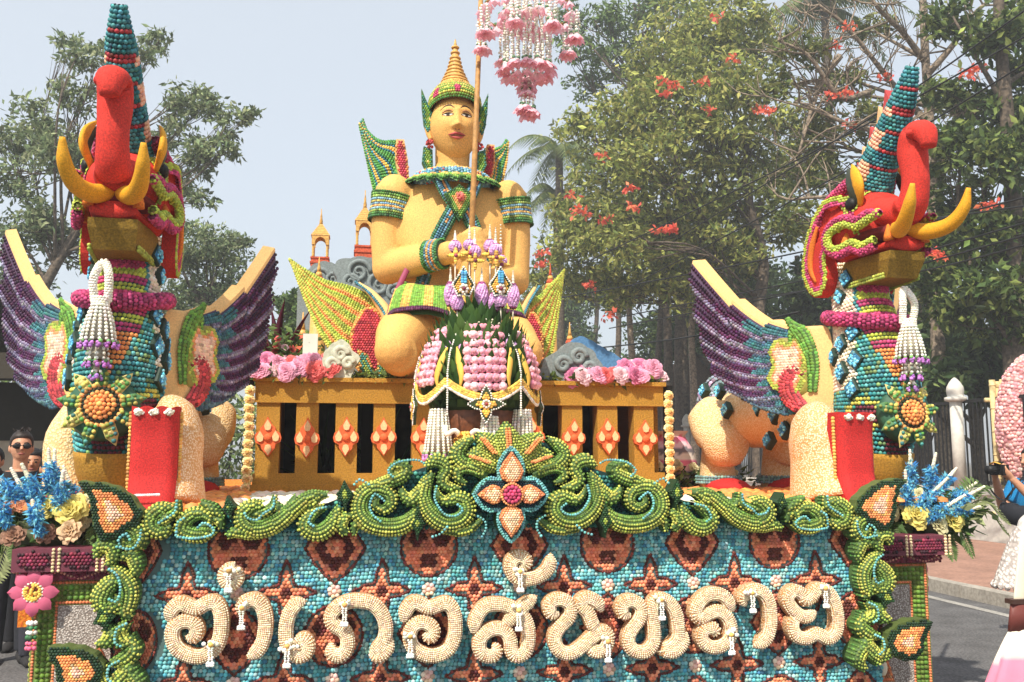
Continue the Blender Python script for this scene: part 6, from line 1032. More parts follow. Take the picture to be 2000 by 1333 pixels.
for k, (x0_, x1_, y0_, y1_, c) in enumerate([(735, 800, 640, 700, (150, 80, 60)), (732, 800, 625, 640, (60, 60, 90)), (738, 800, 608, 625, (222, 96, 60)), (745, 800, 596, 608, (110, 150, 60)), (745, 800, 580, 596, (120, 170, 190)), (752, 800, 560, 580, (60, 48, 70)), (750, 800, 540, 560, (110, 150, 180))]):
    a, b_ = pp(x0_, y1_, 8.6)-tm[[0, 2]], pp(x1_, y0_, 8.6)-tm[[0, 2]]; b = MB(); b.box((a[0], -.2+.01*k, a[1]), (b_[0]+.1, .3-.01*k, b_[1]-.002), c); b.build('tier', MAT['paint'], t, False)
    if k < 5: z = np.arange(a[0]+.01, b_[0], .024); mb = MB(); add_beads(mb, np.stack([z, np.full(len(z), -.205+.01*k), np.full(len(z), (a[1]+b_[1])/2)], 1), (0, -1, 0), .014, np.clip(np.array(c)*1.25, 0, 255)); mb.build('tier_seeds', MAT['bead'], t)
# ================================================================ MUSTARD BALCONY with posts, orange ornaments and flower strips
BY = 6.1; bx0, bx1 = pp(497, 800, BY)[0], pp(1296, 800, BY)[0]; zt, zb = pp(890, 742, BY)[1], DZ+.01
ba = thing('balcony', 'mustard balcony box with square posts, carrying the deity and flowers', 'balcony', (XC, BY, DZ)); bo = np.array([XC, BY, DZ])
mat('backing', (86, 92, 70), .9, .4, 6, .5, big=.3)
def bbox(nm, lo, hi, m='mustard', par=None): b = MB(); b.box(np.array(lo)-bo, np.array(hi)-bo); return b.build(nm, MAT[m], par or ba, False)
bbox('top_slab', (bx0-.012, BY-.03, zt-.028), (bx1+.012, 8.4, zt)); bbox('upper_rail', (bx0, BY, zt-.150), (bx1, BY+.13, zt-.028)); bbox('lower_rail', (bx0, BY, zb+.02), (bx1, BY+.13, zb+.12)); bbox('rail_lip', (bx0-.01, BY-.018, zt-.165), (bx1+.01, BY, zt-.150)); bbox('base_lip', (bx0-.01, BY-.03, zb), (bx1+.01, BY, zb+.05))
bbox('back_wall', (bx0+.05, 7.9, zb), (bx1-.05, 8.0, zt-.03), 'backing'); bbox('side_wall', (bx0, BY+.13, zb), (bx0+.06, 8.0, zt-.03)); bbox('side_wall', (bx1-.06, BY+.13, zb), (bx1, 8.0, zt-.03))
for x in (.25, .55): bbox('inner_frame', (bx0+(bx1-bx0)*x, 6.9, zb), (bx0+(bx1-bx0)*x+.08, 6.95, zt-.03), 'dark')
b = MB()
for _ in range(18):
    c = (R.uniform(bx0+.3, bx1-.3), R.uniform(7.0, 7.7), zb); 
    for _ in range(14): d = rnd_unit(1)[0]; d[2] = abs(d[2])+.4; L = R.uniform(.25, .6); q = cr([c, np.array(c)+d*L*.6, np.array(c)+d*L+np.array([0, 0, -.1])], 6)-bo; b.tube(q, [(.012, .003), (.02, .003), (.002, .001)], 4, col=R.choice([(92, 130, 50), (60, 96, 40), (120, 150, 60)]), cap=False)
b.build('inner_foliage', MAT['leaf'], ba, stuff=True)
posts = [523, 599, 676, 750, 826, 903, 1040, 1118, 1187, 1258]; hw = 20
def post_x(x): return pp(x, 860, BY)[0]
b = MB(); b.box((-.070, 0, 0), (.070, .13, zt-.15-zb-.12)); pme2 = b.mesh('post', MAT['mustard'], False)
om = {}
def orn():
    out = np.array([(0, .135), (-.025, .085), (-.045, .065), (-.048, .045), (-.075, .03), (-.083, .0), (-.075, -.028), (-.045, -.042), (-.042, -.065), (0, -.118), (.042, -.065), (.045, -.042), (.075, -.028), (.083, 0), (.075, .03), (.048, .045), (.045, .065), (.025, .085)]); b = MB(); b.prism(out, -.030, 0); m1 = b.mesh('diamond_ornament', MAT['coral'], False); drops = []
    for dx, dz, s in ((0, .075, 1), (0, -.068, -1), (-.048, .004, 1), (.048, .004, 1)): b = MB(); d = np.array([(0, .042*s), (-.022, .004*s), (-.016, -.022*s), (0, -.028*s), (.016, -.022*s), (.022, .004*s)]); b.prism(d+np.array([dx, dz]), -.040, -.028); drops.append(b.mesh('drop', MAT['peach'], False))
    b = MB(); b.ball((0, -.034, .002), (.026, .016, .026), 12, 8); return m1, drops, b.mesh('boss', MAT['coral'])
mat('coral', (240, 112, 62), .75, .4, 140, .16, dist=.002, big=.1); mat('peach', (246, 204, 150), .75, .4, 140, .1, dist=.002)
m1, drops, boss = orn()
for x in posts:
    p = link('post', pme2, ba); p.location = (post_x(x)-bo[0], 0, zb+.12-DZ)
    o = link('diamond_ornament', m1, ba); o.location = (post_x(x)-bo[0]+R.uniform(-.004, .004), R.uniform(-.004, 0), pp(x, 857, BY)[1]-DZ+R.uniform(-.006, .006)); o.rotation_euler = (0, R.uniform(-.05, .05), 0); o.scale = (R.uniform(.96, 1.04), 1, R.uniform(.96, 1.04))
    for d in drops: link('drop', d, o)
    link('boss', boss, o)
bbox('corner_board', (bx0-.05, BY-.01, zb), (bx0-.012, BY+.05, zt-.02), 'dark'); bbox('corner_board', (bx1+.012, BY-.01, zb), (bx1+.065, BY+.05, zt-.02), 'dark')
mb = MB()
for n, r_, z, c in ((11, .026, 0, (248, 222, 150)), (8, .016, .010, (246, 206, 130)), (4, .006, .016, (206, 160, 70))): a = np.arange(n)*2*pi/n; add_beads(mb, np.stack([np.cos(a)*r_, np.full(n, -z-.006), np.sin(a)*r_], 1), np.stack([np.cos(a)*.5, np.full(n, -1), np.sin(a)*.5], 1), .0105, c)
ros = mb.mesh('rosette', MAT['bead'])
for xx in (bx0-.030, bx1+.030):
    for k, z in enumerate(np.arange(zb+.03, zt-.05, .056)): o = link('rosette', ros, ba); o.location = (xx+R.uniform(-.004, .004)-bo[0], -.014, z-DZ); o.rotation_euler = (0, R.uniform(0, 6), 0)
# moss and flower heads on top
mb = MB()
for a_, b_ in ((bx0, XC-.35), (XC+.30, bx1)):
    P = np.stack([rng.uniform(a_, b_, 900), BY+rng.uniform(-.02, .25, 900), zt+rng.uniform(0, .035, 900)], 1)-bo; leaves(mb, P, .05, [(96, 116, 44), (130, 140, 56), (70, 92, 36)], up=.8)
mb.build('moss', MAT['leaf'], ba, stuff=True)
def ruffle(name, col, r, n=46, par=None, seed=0):                        # a many petalled bloom
    mb = MB()
    for k in range(n):
        f = (k+.5)/n; a = k*2.4+R.uniform(-.2, .2); el = .15+1.3*f; d = np.array([math.cos(a)*math.cos(el), math.sin(a)*math.cos(el), math.sin(el)]); t_ = np.array([-math.sin(a), math.cos(a), 0]); u_ = np.cross(d, t_); L = r*(1-.35*f)*R.uniform(.85, 1.1); w = L*.32
        g = np.stack([d*L*.25, d*L*.75+t_*w+u_*L*.08, d*L*.75-t_*w+u_*L*.08, d*L+t_*w*.6-u_*L*.06, d*L-t_*w*.6-u_*L*.06, d*L*1.02]); c = np.array(col)*(R.uniform(.86, 1.06))
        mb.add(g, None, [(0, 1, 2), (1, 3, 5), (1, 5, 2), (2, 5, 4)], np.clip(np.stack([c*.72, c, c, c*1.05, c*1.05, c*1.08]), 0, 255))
    return mb.mesh(name, MAT['petal'], False)
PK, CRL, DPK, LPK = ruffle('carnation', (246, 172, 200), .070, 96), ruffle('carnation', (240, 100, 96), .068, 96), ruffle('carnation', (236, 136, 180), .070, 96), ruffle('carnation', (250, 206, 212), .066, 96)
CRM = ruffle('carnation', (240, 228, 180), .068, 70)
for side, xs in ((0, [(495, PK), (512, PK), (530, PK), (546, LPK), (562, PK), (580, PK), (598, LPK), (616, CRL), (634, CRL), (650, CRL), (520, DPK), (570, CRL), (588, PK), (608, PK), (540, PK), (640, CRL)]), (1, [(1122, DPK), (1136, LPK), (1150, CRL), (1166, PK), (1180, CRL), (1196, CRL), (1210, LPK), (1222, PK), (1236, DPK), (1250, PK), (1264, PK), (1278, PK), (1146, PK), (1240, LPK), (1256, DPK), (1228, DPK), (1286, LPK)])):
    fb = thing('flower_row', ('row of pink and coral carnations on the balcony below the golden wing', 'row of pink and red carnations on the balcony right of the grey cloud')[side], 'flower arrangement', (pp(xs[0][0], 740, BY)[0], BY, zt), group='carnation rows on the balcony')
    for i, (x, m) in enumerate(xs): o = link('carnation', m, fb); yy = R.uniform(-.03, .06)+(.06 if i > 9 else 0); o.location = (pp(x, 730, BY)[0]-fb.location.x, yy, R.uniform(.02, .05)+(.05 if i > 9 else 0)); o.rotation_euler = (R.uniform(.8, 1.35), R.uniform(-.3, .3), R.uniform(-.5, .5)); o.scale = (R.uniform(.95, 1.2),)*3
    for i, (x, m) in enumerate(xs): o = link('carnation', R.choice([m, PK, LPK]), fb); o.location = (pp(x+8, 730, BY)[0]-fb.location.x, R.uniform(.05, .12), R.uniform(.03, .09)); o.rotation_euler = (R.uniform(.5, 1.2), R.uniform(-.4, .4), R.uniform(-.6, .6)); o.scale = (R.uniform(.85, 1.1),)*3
    mb = MB(); P = np.stack([np.linspace(0, pp(xs[9][0] if side else xs[9][0], 740, BY)[0]-fb.location.x, 160)+rng.normal(size=160)*.03, rng.uniform(-.03, .14, 160), rng.uniform(0, .06, 160)], 1); leaves(mb, P, .06, [(86, 110, 48), (60, 88, 40)], up=.3); mb.build('greenery', MAT['leaf'], fb, False, stuff=True)
# plants behind the left end of the balcony: burgundy ti plants and roses
for k, (x, y, lab) in enumerate([(545, 660, 'burgundy leaved plant between the purple wing and the golden wing'), (530, 690, 'lower burgundy plant above the pink carnations')]):
    c = np.array(W(x, 740, 7.2)); t = thing('leafy_plant', lab, 'plant', tuple(c), group='burgundy plants on the float'); b = MB()
    for _ in range(26): d = rnd_unit(1)[0]; d[2] = abs(d[2])+.5; L = R.uniform(.25, .5); q = cr([(0, 0, .05), d*L*.6, d*L+np.array([0, 0, -.10])], 6); b.tube(q, [(.012, .003), (.034, .004), (.002, .001)], 4, col=R.choice([(120, 24, 50), (90, 18, 44), (150, 40, 70)]), cap=False)
    b.build('leaves', MAT['leaf'], t, stuff=True)
rb = thing('rose_bush', 'small bush with red and pink roses left of the golden wing base', 'bush', tuple(W(560, 735, 6.6))); mb = MB(); leaves(mb, rng.normal(size=(420, 3))*np.array([.14, .08, .08])+np.array([0, 0, .14]), .06, [(70, 96, 42), (96, 118, 56)]); mb.build('foliage', MAT['leaf'], rb, False, stuff=True)
for _ in range(14): o = link('rose', R.choice([CRL, LPK, PK]), rb); o.location = (R.uniform(-.2, .2), R.uniform(-.12, 0), R.uniform(.05, .28)); o.scale = (.45,)*3; o.rotation_euler = (R.uniform(.5, 1.3), 0, R.uniform(0, 6))
c = np.array(W(606, 690, 6.5)); t = thing('white_stele', 'white tapering block standing among the carnations', 'stele', tuple(c)); b = MB(); b.box((-.05, -.04, -.15), (.05, .04, .13), (222, 222, 208)); b.build('block', MAT['cloth'], t, False)

c = np.array(W(1312, 908, 6.7)); t = thing('striped_vase', 'vase with pink and white zigzag bands beside the balcony corner', 'vase', (c[0], 6.7, DZ))
pv = [(.10, 0), (.16, .08), (.19, .18), (.17, .28), (.12, .36), (.10, .40), (.13, .43)]; a = np.linspace(0, 2*pi, 40, endpoint=False); P = np.array(pv); zz = np.linspace(0, .43, 26); rr = np.interp(zz, P[:, 1], P[:, 0]); G_ = np.stack([np.stack([np.cos(a)*r_, np.sin(a)*r_, np.full(40, z)], 1) for r_, z in zip(rr, zz)]); ph = (G_[..., 2]+.018*np.abs(((a*8/pi) % 2)-1)[None])/.045; cc_ = np.array([(232, 110, 150), (244, 236, 226), (120, 116, 124), (244, 200, 210)], float)[(ph.astype(int)) % 4]; b = MB(); b.grid(G_, cc_, True); b.build('vase_body', MAT['paint'], t)
for x, y, lab in ((1318, 925, 'low clump of cream flowers beside the striped vase'), (1405, 925, 'low clump of cream flowers between the hind legs of the elephant')):
    c = np.array(W(x, y, 6.55)); t = thing('flower_clump', lab, 'flowers', (c[0], 6.55, DZ), group='cream flower clumps on the deck'); mb = MB(); leaves(mb, rng.normal(size=(260, 3))*np.array([.12, .06, .04])+np.array([0, 0, .07]), .06, [(90, 110, 50), (64, 88, 40)]); mb.build('greenery', MAT['leaf'], t, False, stuff=True)
    for k in range(7): o = link('carnation', CRM, t); o.location = (R.uniform(-.16, .16), R.uniform(-.08, 0), R.uniform(.10, .18)); o.rotation_euler = (R.uniform(.5, 1.2), 0, R.uniform(0, 6)); o.scale = (.75,)*3
# ================================================================ FLOWER VASE with folded leaves, pink flower lobes, garlands
VY = 5.1; VX = pp(932, 800, VY)[0]; vz = lambda y: pp(932, y, VY)[1]; F_ = VY/1800*1.005
va = thing('flower_vase', 'tall banana leaf flower vase with rows of pink buds in front of the deity', 'flower vase', (VX, VY, DZ))
L0 = lambda y: vz(y)-DZ
b = MB(); b.lathe([(.18, -.02), (.20, .0), (.17, .03), (.14, L0(905)), (.17, L0(870)), (.225, L0(840)), (.235, L0(806)), (.22, L0(798))], 28); b.build('bowl', mat('claypot', (128, 78, 52), .45, .3, 30, .3), va)
def leafprof(y): return np.interp(y, [598, 620, 660, 700, 740, 780, 806], [.02, .11, .215, .275, .30, .295, .25])
b = MB(); ys = np.linspace(806, 598, 24); b.lathe([(leafprof(y)*.93, L0(y)) for y in ys], 30, col=(40, 66, 30)); b.build('leaf_core', MAT['leaf'], va)
lf = MB(); lf.add([(-.028, 0, 0), (.028, 0, 0), (.022, -.010, .055), (0, -.022, .105), (-.022, -.010, .055), (0, -.014, .03)], None, [(0, 1, 5), (1, 2, 5), (2, 3, 5), (3, 4, 5), (4, 0, 5)], (62, 98, 40)); fm_ = []
for c in ((58, 92, 38), (76, 112, 46), (46, 78, 34), (92, 124, 56)): m_ = MB(); m_.add(lf.V[0], None, lf.T[0], np.array(c)*np.array([[.8], [.8], [1], [1.15], [1], [1]])); fm_.append(m_.mesh('folded_leaf', MAT['leaf'], False))
cnt = 0
for y in np.linspace(800, 606, 15):
    r_ = leafprof(y); n = max(5, int(2*pi*r_/.055))
    for k in range(n):
        a = 2*pi*(k+.5*(cnt % 2))/n-pi/2
        if math.sin(a) > .35: continue
        o = link('folded_leaf', R.choice(fm_), va); o.location = (math.cos(a)*r_, math.sin(a)*r_, L0(y)); o.rotation_euler = (R.uniform(-.12, .25), 0, a+pi/2); o.scale = (R.uniform(.9, 1.15),)*3
    cnt += 1
BUD = []
for c in ((238, 160, 172), (244, 184, 190), (230, 140, 160)):
    mb = MB()
    for k in range(9): a = k*2*pi/9; add_beads(mb, [(math.cos(a)*.012, -.006, math.sin(a)*.012)], (math.cos(a)*.7, -.8, math.sin(a)*.7), .0115, c)
    add_beads(mb, [(0, -.016, 0)], (0, -1, 0), .012, np.array(c)*1.04); BUD.append(mb.mesh('pink_bud', MAT['bead']))
for a0, cols, yr in ((-pi/2, 6, (652, 764)), (-pi/2-1.12, 4, (656, 752)), (-pi/2+1.15, 4, (660, 754)), (-pi/2-1.9, 3, (664, 750))):
    for i, y in enumerate(np.linspace(yr[0], yr[1], 8)):
        r_ = leafprof(y)+.030; n = cols if i > 0 else cols-1
        for k in range(n):
            a = a0+(k-(n-1)/2)*.036/r_*1.02; o = link('pink_bud', R.choice(BUD), va); o.location = (math.cos(a)*r_, math.sin(a)*r_, L0(y)+R.uniform(-.003, .003)); o.rotation_euler = (0, R.uniform(0, 6), 0) if False else (0, 0, a+pi/2); o.scale = (R.uniform(1.05, 1.3),)*3
    mb = MB(); n = cols
    for k in range(n): a = a0+(k-(n-1)/2)*.036/leafprof(645); r_ = leafprof(640)+.03; add_beads(mb, [(math.cos(a)*r_, math.sin(a)*r_, L0(yr[0]-12)), (math.cos(a)*r_*.99, math.sin(a)*r_*.99, L0(yr[0]-18))], (math.cos(a), math.sin(a), 0), [.010, .007], (226, 214, 180))
    mb.build('cream_buds', MAT['bead'], va)
for a in (-pi/2-.60, -pi/2+.60, -pi/2-1.62, -pi/2+1.66):                    # white bead lines on the leaf ridges, hanging down past the rim
    mb = MB(); ys = np.linspace(612, 745, 34); P = [((leafprof(y)+.05*math.sin((y-612)/133*pi*.6))*math.cos(a), (leafprof(y)+.05*math.sin((y-612)/133*pi*.6))*math.sin(a), L0(y)) for y in ys]; e = P[-1]; P += [(e[0], e[1], e[2]-.0125*k) for k in range(1, 17)]; add_beads(mb, P, (math.cos(a), math.sin(a), 0), .0062, (246, 240, 224), jit=.04); mb.build('bead_string', MAT['bead'], va)
    for k in range(2):                                              # yellow ridge leaves
        q = [((leafprof(y)+.04)*math.cos(a+da), (leafprof(y)+.04)*math.sin(a+da), L0(y)) for y, da in ((690, .10*(1-2*k)), (715, .16*(1-2*k)), (745, .22*(1-2*k)), (765, .20*(1-2*k)))]; b = MB(); b.tube(cr(q, 12), [(.006, .004), (.020, .008), (.018, .008), (.005, .004)], 8, up=(math.cos(a), math.sin(a), 0), col=(236, 186, 44)); b.build('yellow_band', MAT['paint'], va)
        q = [((leafprof(y)+.03)*math.cos(a+da), (leafprof(y)+.03)*math.sin(a+da), L0(y)) for y, da in ((668, .06*(1-2*k)), (682, .12*(1-2*k)), (700, .17*(1-2*k)))]; b = MB(); b.tube(cr(q, 8), [(.004, .003), (.014, .005), (.004, .003)], 8, up=(math.cos(a), math.sin(a), 0), col=(206, 150, 206)); b.build('lilac_band', MAT['paint'], va)
# swags of yellow petals with a white edge
for a0, a1 in ((-pi/2-.62, -pi/2), (-pi/2+.62, -pi/2), (-pi/2-1.62, -pi/2-.66), (-pi/2+1.66, -pi/2+.66)):
    aa = np.linspace(a0, a1, 16); r_ = .335; sag = np.sin(np.linspace(0, pi/2 if abs(a1+pi/2) < .01 else pi, 16)); zz = L0(757)-.085*sag; q = np.stack([np.cos(aa)*r_, np.sin(aa)*r_, zz], 1); mb = MB(); qq = resamp(q, 26)
    nn = nrm(np.stack([qq[:, 0], qq[:, 1], 0*qq[:, 0]], 1))
    for dz, c in ((.018, (238, 182, 50)), (.006, (240, 190, 60)), (-.006, (236, 178, 50)), (-.018, (246, 240, 222))): add_beads(mb, qq+np.array([0, 0, dz])+nn*.004, nn, .0105, c)
    mb.build('swag', MAT['bead'], va)
for a in (-pi/2, -pi/2-1.55, -pi/2+1.55):                                    # four-petalled cross flowers
    c = np.array([math.cos(a)*.345, math.sin(a)*.345, L0(797)]); t_ = np.array([-math.sin(a), math.cos(a), 0]); n_ = np.array([math.cos(a), math.sin(a), 0]); b = MB(); o = None
    out = np.array([(math.cos(u)*r_, math.sin(u)*r_) for u, r_ in [(k*pi/8, [.098, .062, .040, .062][k % 4]) for k in range(16)]]); pr = MB(); pr.prism(out, -.012, .006, (54, 70, 36)); V = pr.V[0]; b.add(c+t_*V[:, 0:1]-n_*V[:, 1:2]+np.array([0, 0, 1.])*V[:, 2:3], pr.Q[0], pr.T[0], (54, 70, 36)); o = b.build('cross_flower', MAT['paint'], va, False); mb = MB(); w = resamp(np.vstack([out, out[:1]])*1.02, 48); add_beads(mb, c+t_*w[:, 0:1]+np.array([0, 0, 1.])*w[:, 1:2]+n_*.012, n_, .0052, (246, 240, 226))
    g, d = hexfill(out*.76, .0135, .004); g = g[(np.abs(g[:, 0]) < .030) | (np.abs(g[:, 1]) < .026)]; add_beads(mb, c+t_*g[:, 0:1]+np.array([0, 0, 1.])*g[:, 1:2]+n_*.016, n_, .009, (238, 180, 44)); u = np.arange(8)*pi/4; add_beads(mb, c+t_*(np.cos(u)*.018)[:, None]+np.array([0, 0, 1.])*(np.sin(u)*.018)[:, None]+n_*.022, n_, .008, (248, 238, 216)); add_beads(mb, [c+n_*.026], n_, .010, (140, 40, 50)); mb.build('cross_beads', MAT['bead'], o, stuff=True)
# jasmine bell tassels and a wreath round the bowl
for a, y0, y1, r0, r1 in ((-pi/2-1.0, 805, 882, .045, .075), (-pi/2+1.0, 805, 880, .045, .07), (-pi/2+.12, 820, 880, .04, .06)):
    c = np.array([math.cos(a)*.27, math.sin(a)*.27, 0]); mb = MB(); n = 15; k = int((L0(y0)-L0(y1))/.0135); zz = np.linspace(L0(y0), L0(y1), k); rr = np.linspace(r0, r1, k)
    for i in range(n):
        u = 2*pi*i/n; add_beads(mb, c+np.stack([np.cos(u)*rr, np.sin(u)*rr, zz], 1), (math.cos(u), math.sin(u), 0), .009, (246, 240, 222), jit=.05); add_beads(mb, c+np.array([(math.cos(u)*(r1+.006), math.sin(u)*(r1+.006), zz[-1]-.012-.010*q_) for q_ in range(4)]), (math.cos(u), math.sin(u), -.2), .0105, np.array([(130, 160, 110), (196, 130, 200), (206, 130, 196), (214, 140, 200)]))
    mb.build('jasmine_tassel', MAT['bead'], va, stuff=True); b = MB(); b.lathe([(r1*.95, zz[-1]), (r0*.95, zz[0])], 12, c, (180, 170, 150)); b.build('tassel_core', MAT['cloth'], va)
for a in (-pi/2-.42,):
    for s in (-1, 1): q = cr([(math.cos(a)*.25+s*.0, -.26, L0(868)), (math.cos(a)*.25+s*.05, -.29, L0(845)), (math.cos(a)*.25+s*.095, -.28, L0(852)), (math.cos(a)*.25+s*.10, -.27, L0(835))], 16); b = MB(); b.tube(q, .014, 8, col=(244, 238, 220)); b.build('wreath_rope', MAT['cloth'], va)
    mb = MB(); c = np.array([math.cos(a)*.25, -.29, L0(862)]); add_beads(mb, c+rnd_unit(60)*np.array([.05, .03, .035]), rnd_unit(60), .013, (240, 180, 50)); add_beads(mb, c+np.array([0, 0, -.04])+rnd_unit(30)*np.array([.03, .02, .03]), rnd_unit(30), .012, (236, 110, 60)); mb.build('marigold_heart', MAT['bead'], va, stuff=True)
# lilac flower spikes, gold crosses and blue drops on wires above
def spike(x, ytop, y1, y2, ybot, dy, cross=None):
    w = lambda y: np.array(W(x, y, VY+dy))-np.array([VX, VY, DZ]); mb = MB(); s = np.linspace(0, 1, 10)
    add_beads(mb, [w(ytop+(y1-ytop)*t) for t in s], (0, -1, 0), np.linspace(.004, .012, 10), (240, 230, 204)); o = mb.build('spike_tip', MAT['bead'], va)
    mb = MB(); n = int((y2-y1)*1.5)
    for k in range(n): t = k/n; rr = .026*math.sin(.25+t*2.6)+.006; a = np.arange(6)*pi/3+k*.5; c = w(y1+(y2-y1)*t); add_beads(mb, c+np.stack([np.cos(a)*rr, np.sin(a)*rr, 0*a], 1), np.stack([np.cos(a), np.sin(a), 0*a+.3], 1), .008, (220, 160, 214) if .08 < t < .94 else (140, 50, 110), jit=.14)
    mb.build('lilac_spike', MAT['bead'], va, stuff=True)
    b = MB(); b.tube([w(y2-4), w(ybot)], .004, 6, col=(226, 214, 190)); b.build('wire', MAT['paint'], va)
    if cross:
        c = w(cross); mb = MB()
        for a in np.arange(4)*pi/2: add_beads(mb, [c+np.array([math.cos(a)*r_, -.03, math.sin(a)*r_]) for r_ in (.018, .032, .044)], (0, -1, 0), [.014, .012, .008], (240, 186, 50))
        add_beads(mb, [c+np.array([0, -.04, 0])], (0, -1, 0), .012, (150, 50, 80)); mb.build('gold_cross', MAT['bead'], va, stuff=True)
for a in ((889, 452, 472, 492, 610, -.05, 502), (917, 442, 470, 488, 610, -.08, 498), (927, 448, 481, 502, 610, -.1, 512), (957, 440, 470, 492, 610, -.02, 500), (968, 446, 478, 500, 610, -.08, 506), (978, 440, 500, 522, 610, .02, 520), (880, 524, 553, 598, 640, -.05), (941, 524, 553, 600, 640, -.1), (1002, 530, 556, 602, 640, .0), (893, 555, 576, 606, 640, -.12), (965, 560, 574, 608, 640, -.1), (978, 560, 572, 600, 640, -.14)): spike(*a)
for x in (905, 977):
    c = np.array(W(x, 560, VY-.16))-np.array([VX, VY, DZ]); b = MB(); mb = MB(); out = np.array([(0, .105), (-.032, .05), (-.062, .01), (-.03, -.055), (0, -.045), (.03, -.055), (.062, .01), (.032, .05)]); relief(mb, b, out, -.012, .016, [(.012, (50, 62, 40)), (9, (236, 178, 50))], .0125, .003, (40, 56, 36), edge=(244, 238, 222))
    for m_ in (b, mb): m_.V = [v+c for v in m_.V]
    o = b.build('crown_plate', MAT['paint'], va, False); add_beads(mb, c+np.array([(dx, -.028, .02+dz) for dx in (-.008, .008) for dz in (0, .014, .028, .042, .054)]), (0, -1, 0), .0105, (70, 170, 216)); u = np.arange(7)*2*pi/7; add_beads(mb, c+np.stack([np.cos(u)*.02, np.full(7, -.03), np.sin(u)*.02-.018], 1), (0, -1, 0), .010, (248, 232, 214)); add_beads(mb, [c+np.array([0, -.04, -.018])], (0, -1, 0), .011, (140, 36, 70)); mb.build('plate_beads', MAT['bead'], o, stuff=True)
# ================================================================ POLE and hanging pink flower chandelier
p0, p1 = np.array(W(914, 640, 5.98)), np.array(W(937, 55, 5.98)); p2 = p1+(p1-p0)*.24; CHY = 5.75; cc = np.array(W(1030, 140, CHY))
po = thing('garland_pole', 'long tan wooden pole held upright in the deity hands', 'pole', tuple(p0))
b = MB(); b.tube(np.array([p0, (p0+p1)/2, p2])-p0, [.022, .019, .016], 12); b.build('shaft', MAT['wood'], po)
b = MB(); b.tube(cr([p2, p2+np.array([.10, -.05, .12]), np.array([cc[0], CHY, p2[2]+.08]), np.array([cc[0], CHY, p2[2]-.02])], 14)-p0, .014, 8); b.build('hook_arm', MAT['wood'], po)
ch = thing('flower_chandelier', 'hanging chandelier of white jasmine strands and pink blossoms', 'flower chandelier', (cc[0], CHY, cc[2])); zt_ = p2[2]-cc[2]-.02
b = MB(); b.tube([(0, 0, zt_), (0, 0, -.28)], .004, 6); b.build('cord', MAT['wood'], ch)
PB = MB()
for k in range(7):
    a = k*2*pi/7; d = np.array([math.cos(a), math.sin(a), 0]); t_ = np.array([-math.sin(a), math.cos(a), 0]); PB.add([d*.008+np.array([0, 0, .02]), d*.030+t_*.018-np.array([0, 0, .012]), d*.030-t_*.018-np.array([0, 0, .012]), d*.046-np.array([0, 0, .030])], None, [(0, 1, 2), (1, 3, 2)], [(255, 232, 236), (252, 200, 214), (252, 200, 214), (246, 168, 190)])
add_beads(PB, [(0, 0, .028)], (0, 0, 1), .012, (120, 160, 120)); pbm = PB.mesh('pink_blossom', MAT['petal'], False)
def hang(nm, x, y, z0, z1, ring=True):
    mb = MB(); n = max(3, int((z0-z1)/.017)); add_beads(mb, np.stack([np.full(n, x)+rng.normal(size=n)*.003, np.full(n, y)+rng.normal(size=n)*.003, np.linspace(z0, z1, n)], 1), (0, -1, 0), .0095, np.where((np.arange(n) % 5 == 4)[:, None], np.array([[214, 216, 190]]), np.array([[248, 242, 230]])), jit=.04); mb.build(nm, MAT['bead'], ch)
    if ring: o = link('pink_blossom', pbm, ch); o.location = (x, y, z1-.025); o.rotation_euler = (R.uniform(-.25, .25), R.uniform(-.25, .25), R.uniform(0, 6)); o.scale = (R.uniform(.85, 1.15),)*3
for r_, n, z0, z1 in ((.155, 22, .62, .035), (.10, 10, .62, -.02), (.03, 4, .0, -.13), (.040, 7, -.17, -.245), (.055, 8, .50, .33)):
    for k in range(n): a = 2*pi*k/n+.1; hang('jasmine_strand', math.cos(a)*r_, math.sin(a)*r_, z0, z1+R.uniform(-.012, .012))
for r_, n, z in ((.17, 16, .355), (.30, 20, .395), (.16, 12, .0), (.032, 4, -.075), (.03, 4, -.10), (.046, 8, -.275)):
    for k in range(n): a = 2*pi*k/n+.3; o = link('pink_blossom', pbm, ch); o.location = (math.cos(a)*r_, math.sin(a)*r_, z+R.uniform(-.02, .02)); o.rotation_euler = (R.uniform(-.4, .4), R.uniform(-.4, .4), R.uniform(0, 6)); o.scale = (R.uniform(.9, 1.3),)*3
for k in range(8):
    a = 2*pi*k/8+.35; x, y = math.cos(a)*.32, math.sin(a)*.32
    for j in range(5): b_ = 2*pi*j/5; hang('jasmine_strand', x+math.cos(b_)*.03, y+math.sin(b_)*.03, .37, .22)
b = MB(); t_ = np.linspace(0, 2*pi, 36, endpoint=False)
for r_, z in ((.30, .42), (.155, .62)): b.tube(np.stack([np.cos(t_)*r_, np.sin(t_)*r_, np.full(36, z)], 1), .008, 6, closed=True)
for a in np.arange(6)*pi/3: b.tube([(0, 0, zt_-.01), (math.cos(a)*.155, math.sin(a)*.155, .62), (math.cos(a)*.30, math.sin(a)*.30, .42)], .004, 5)
b.build('hoops', MAT['wood'], ch, stuff=True)
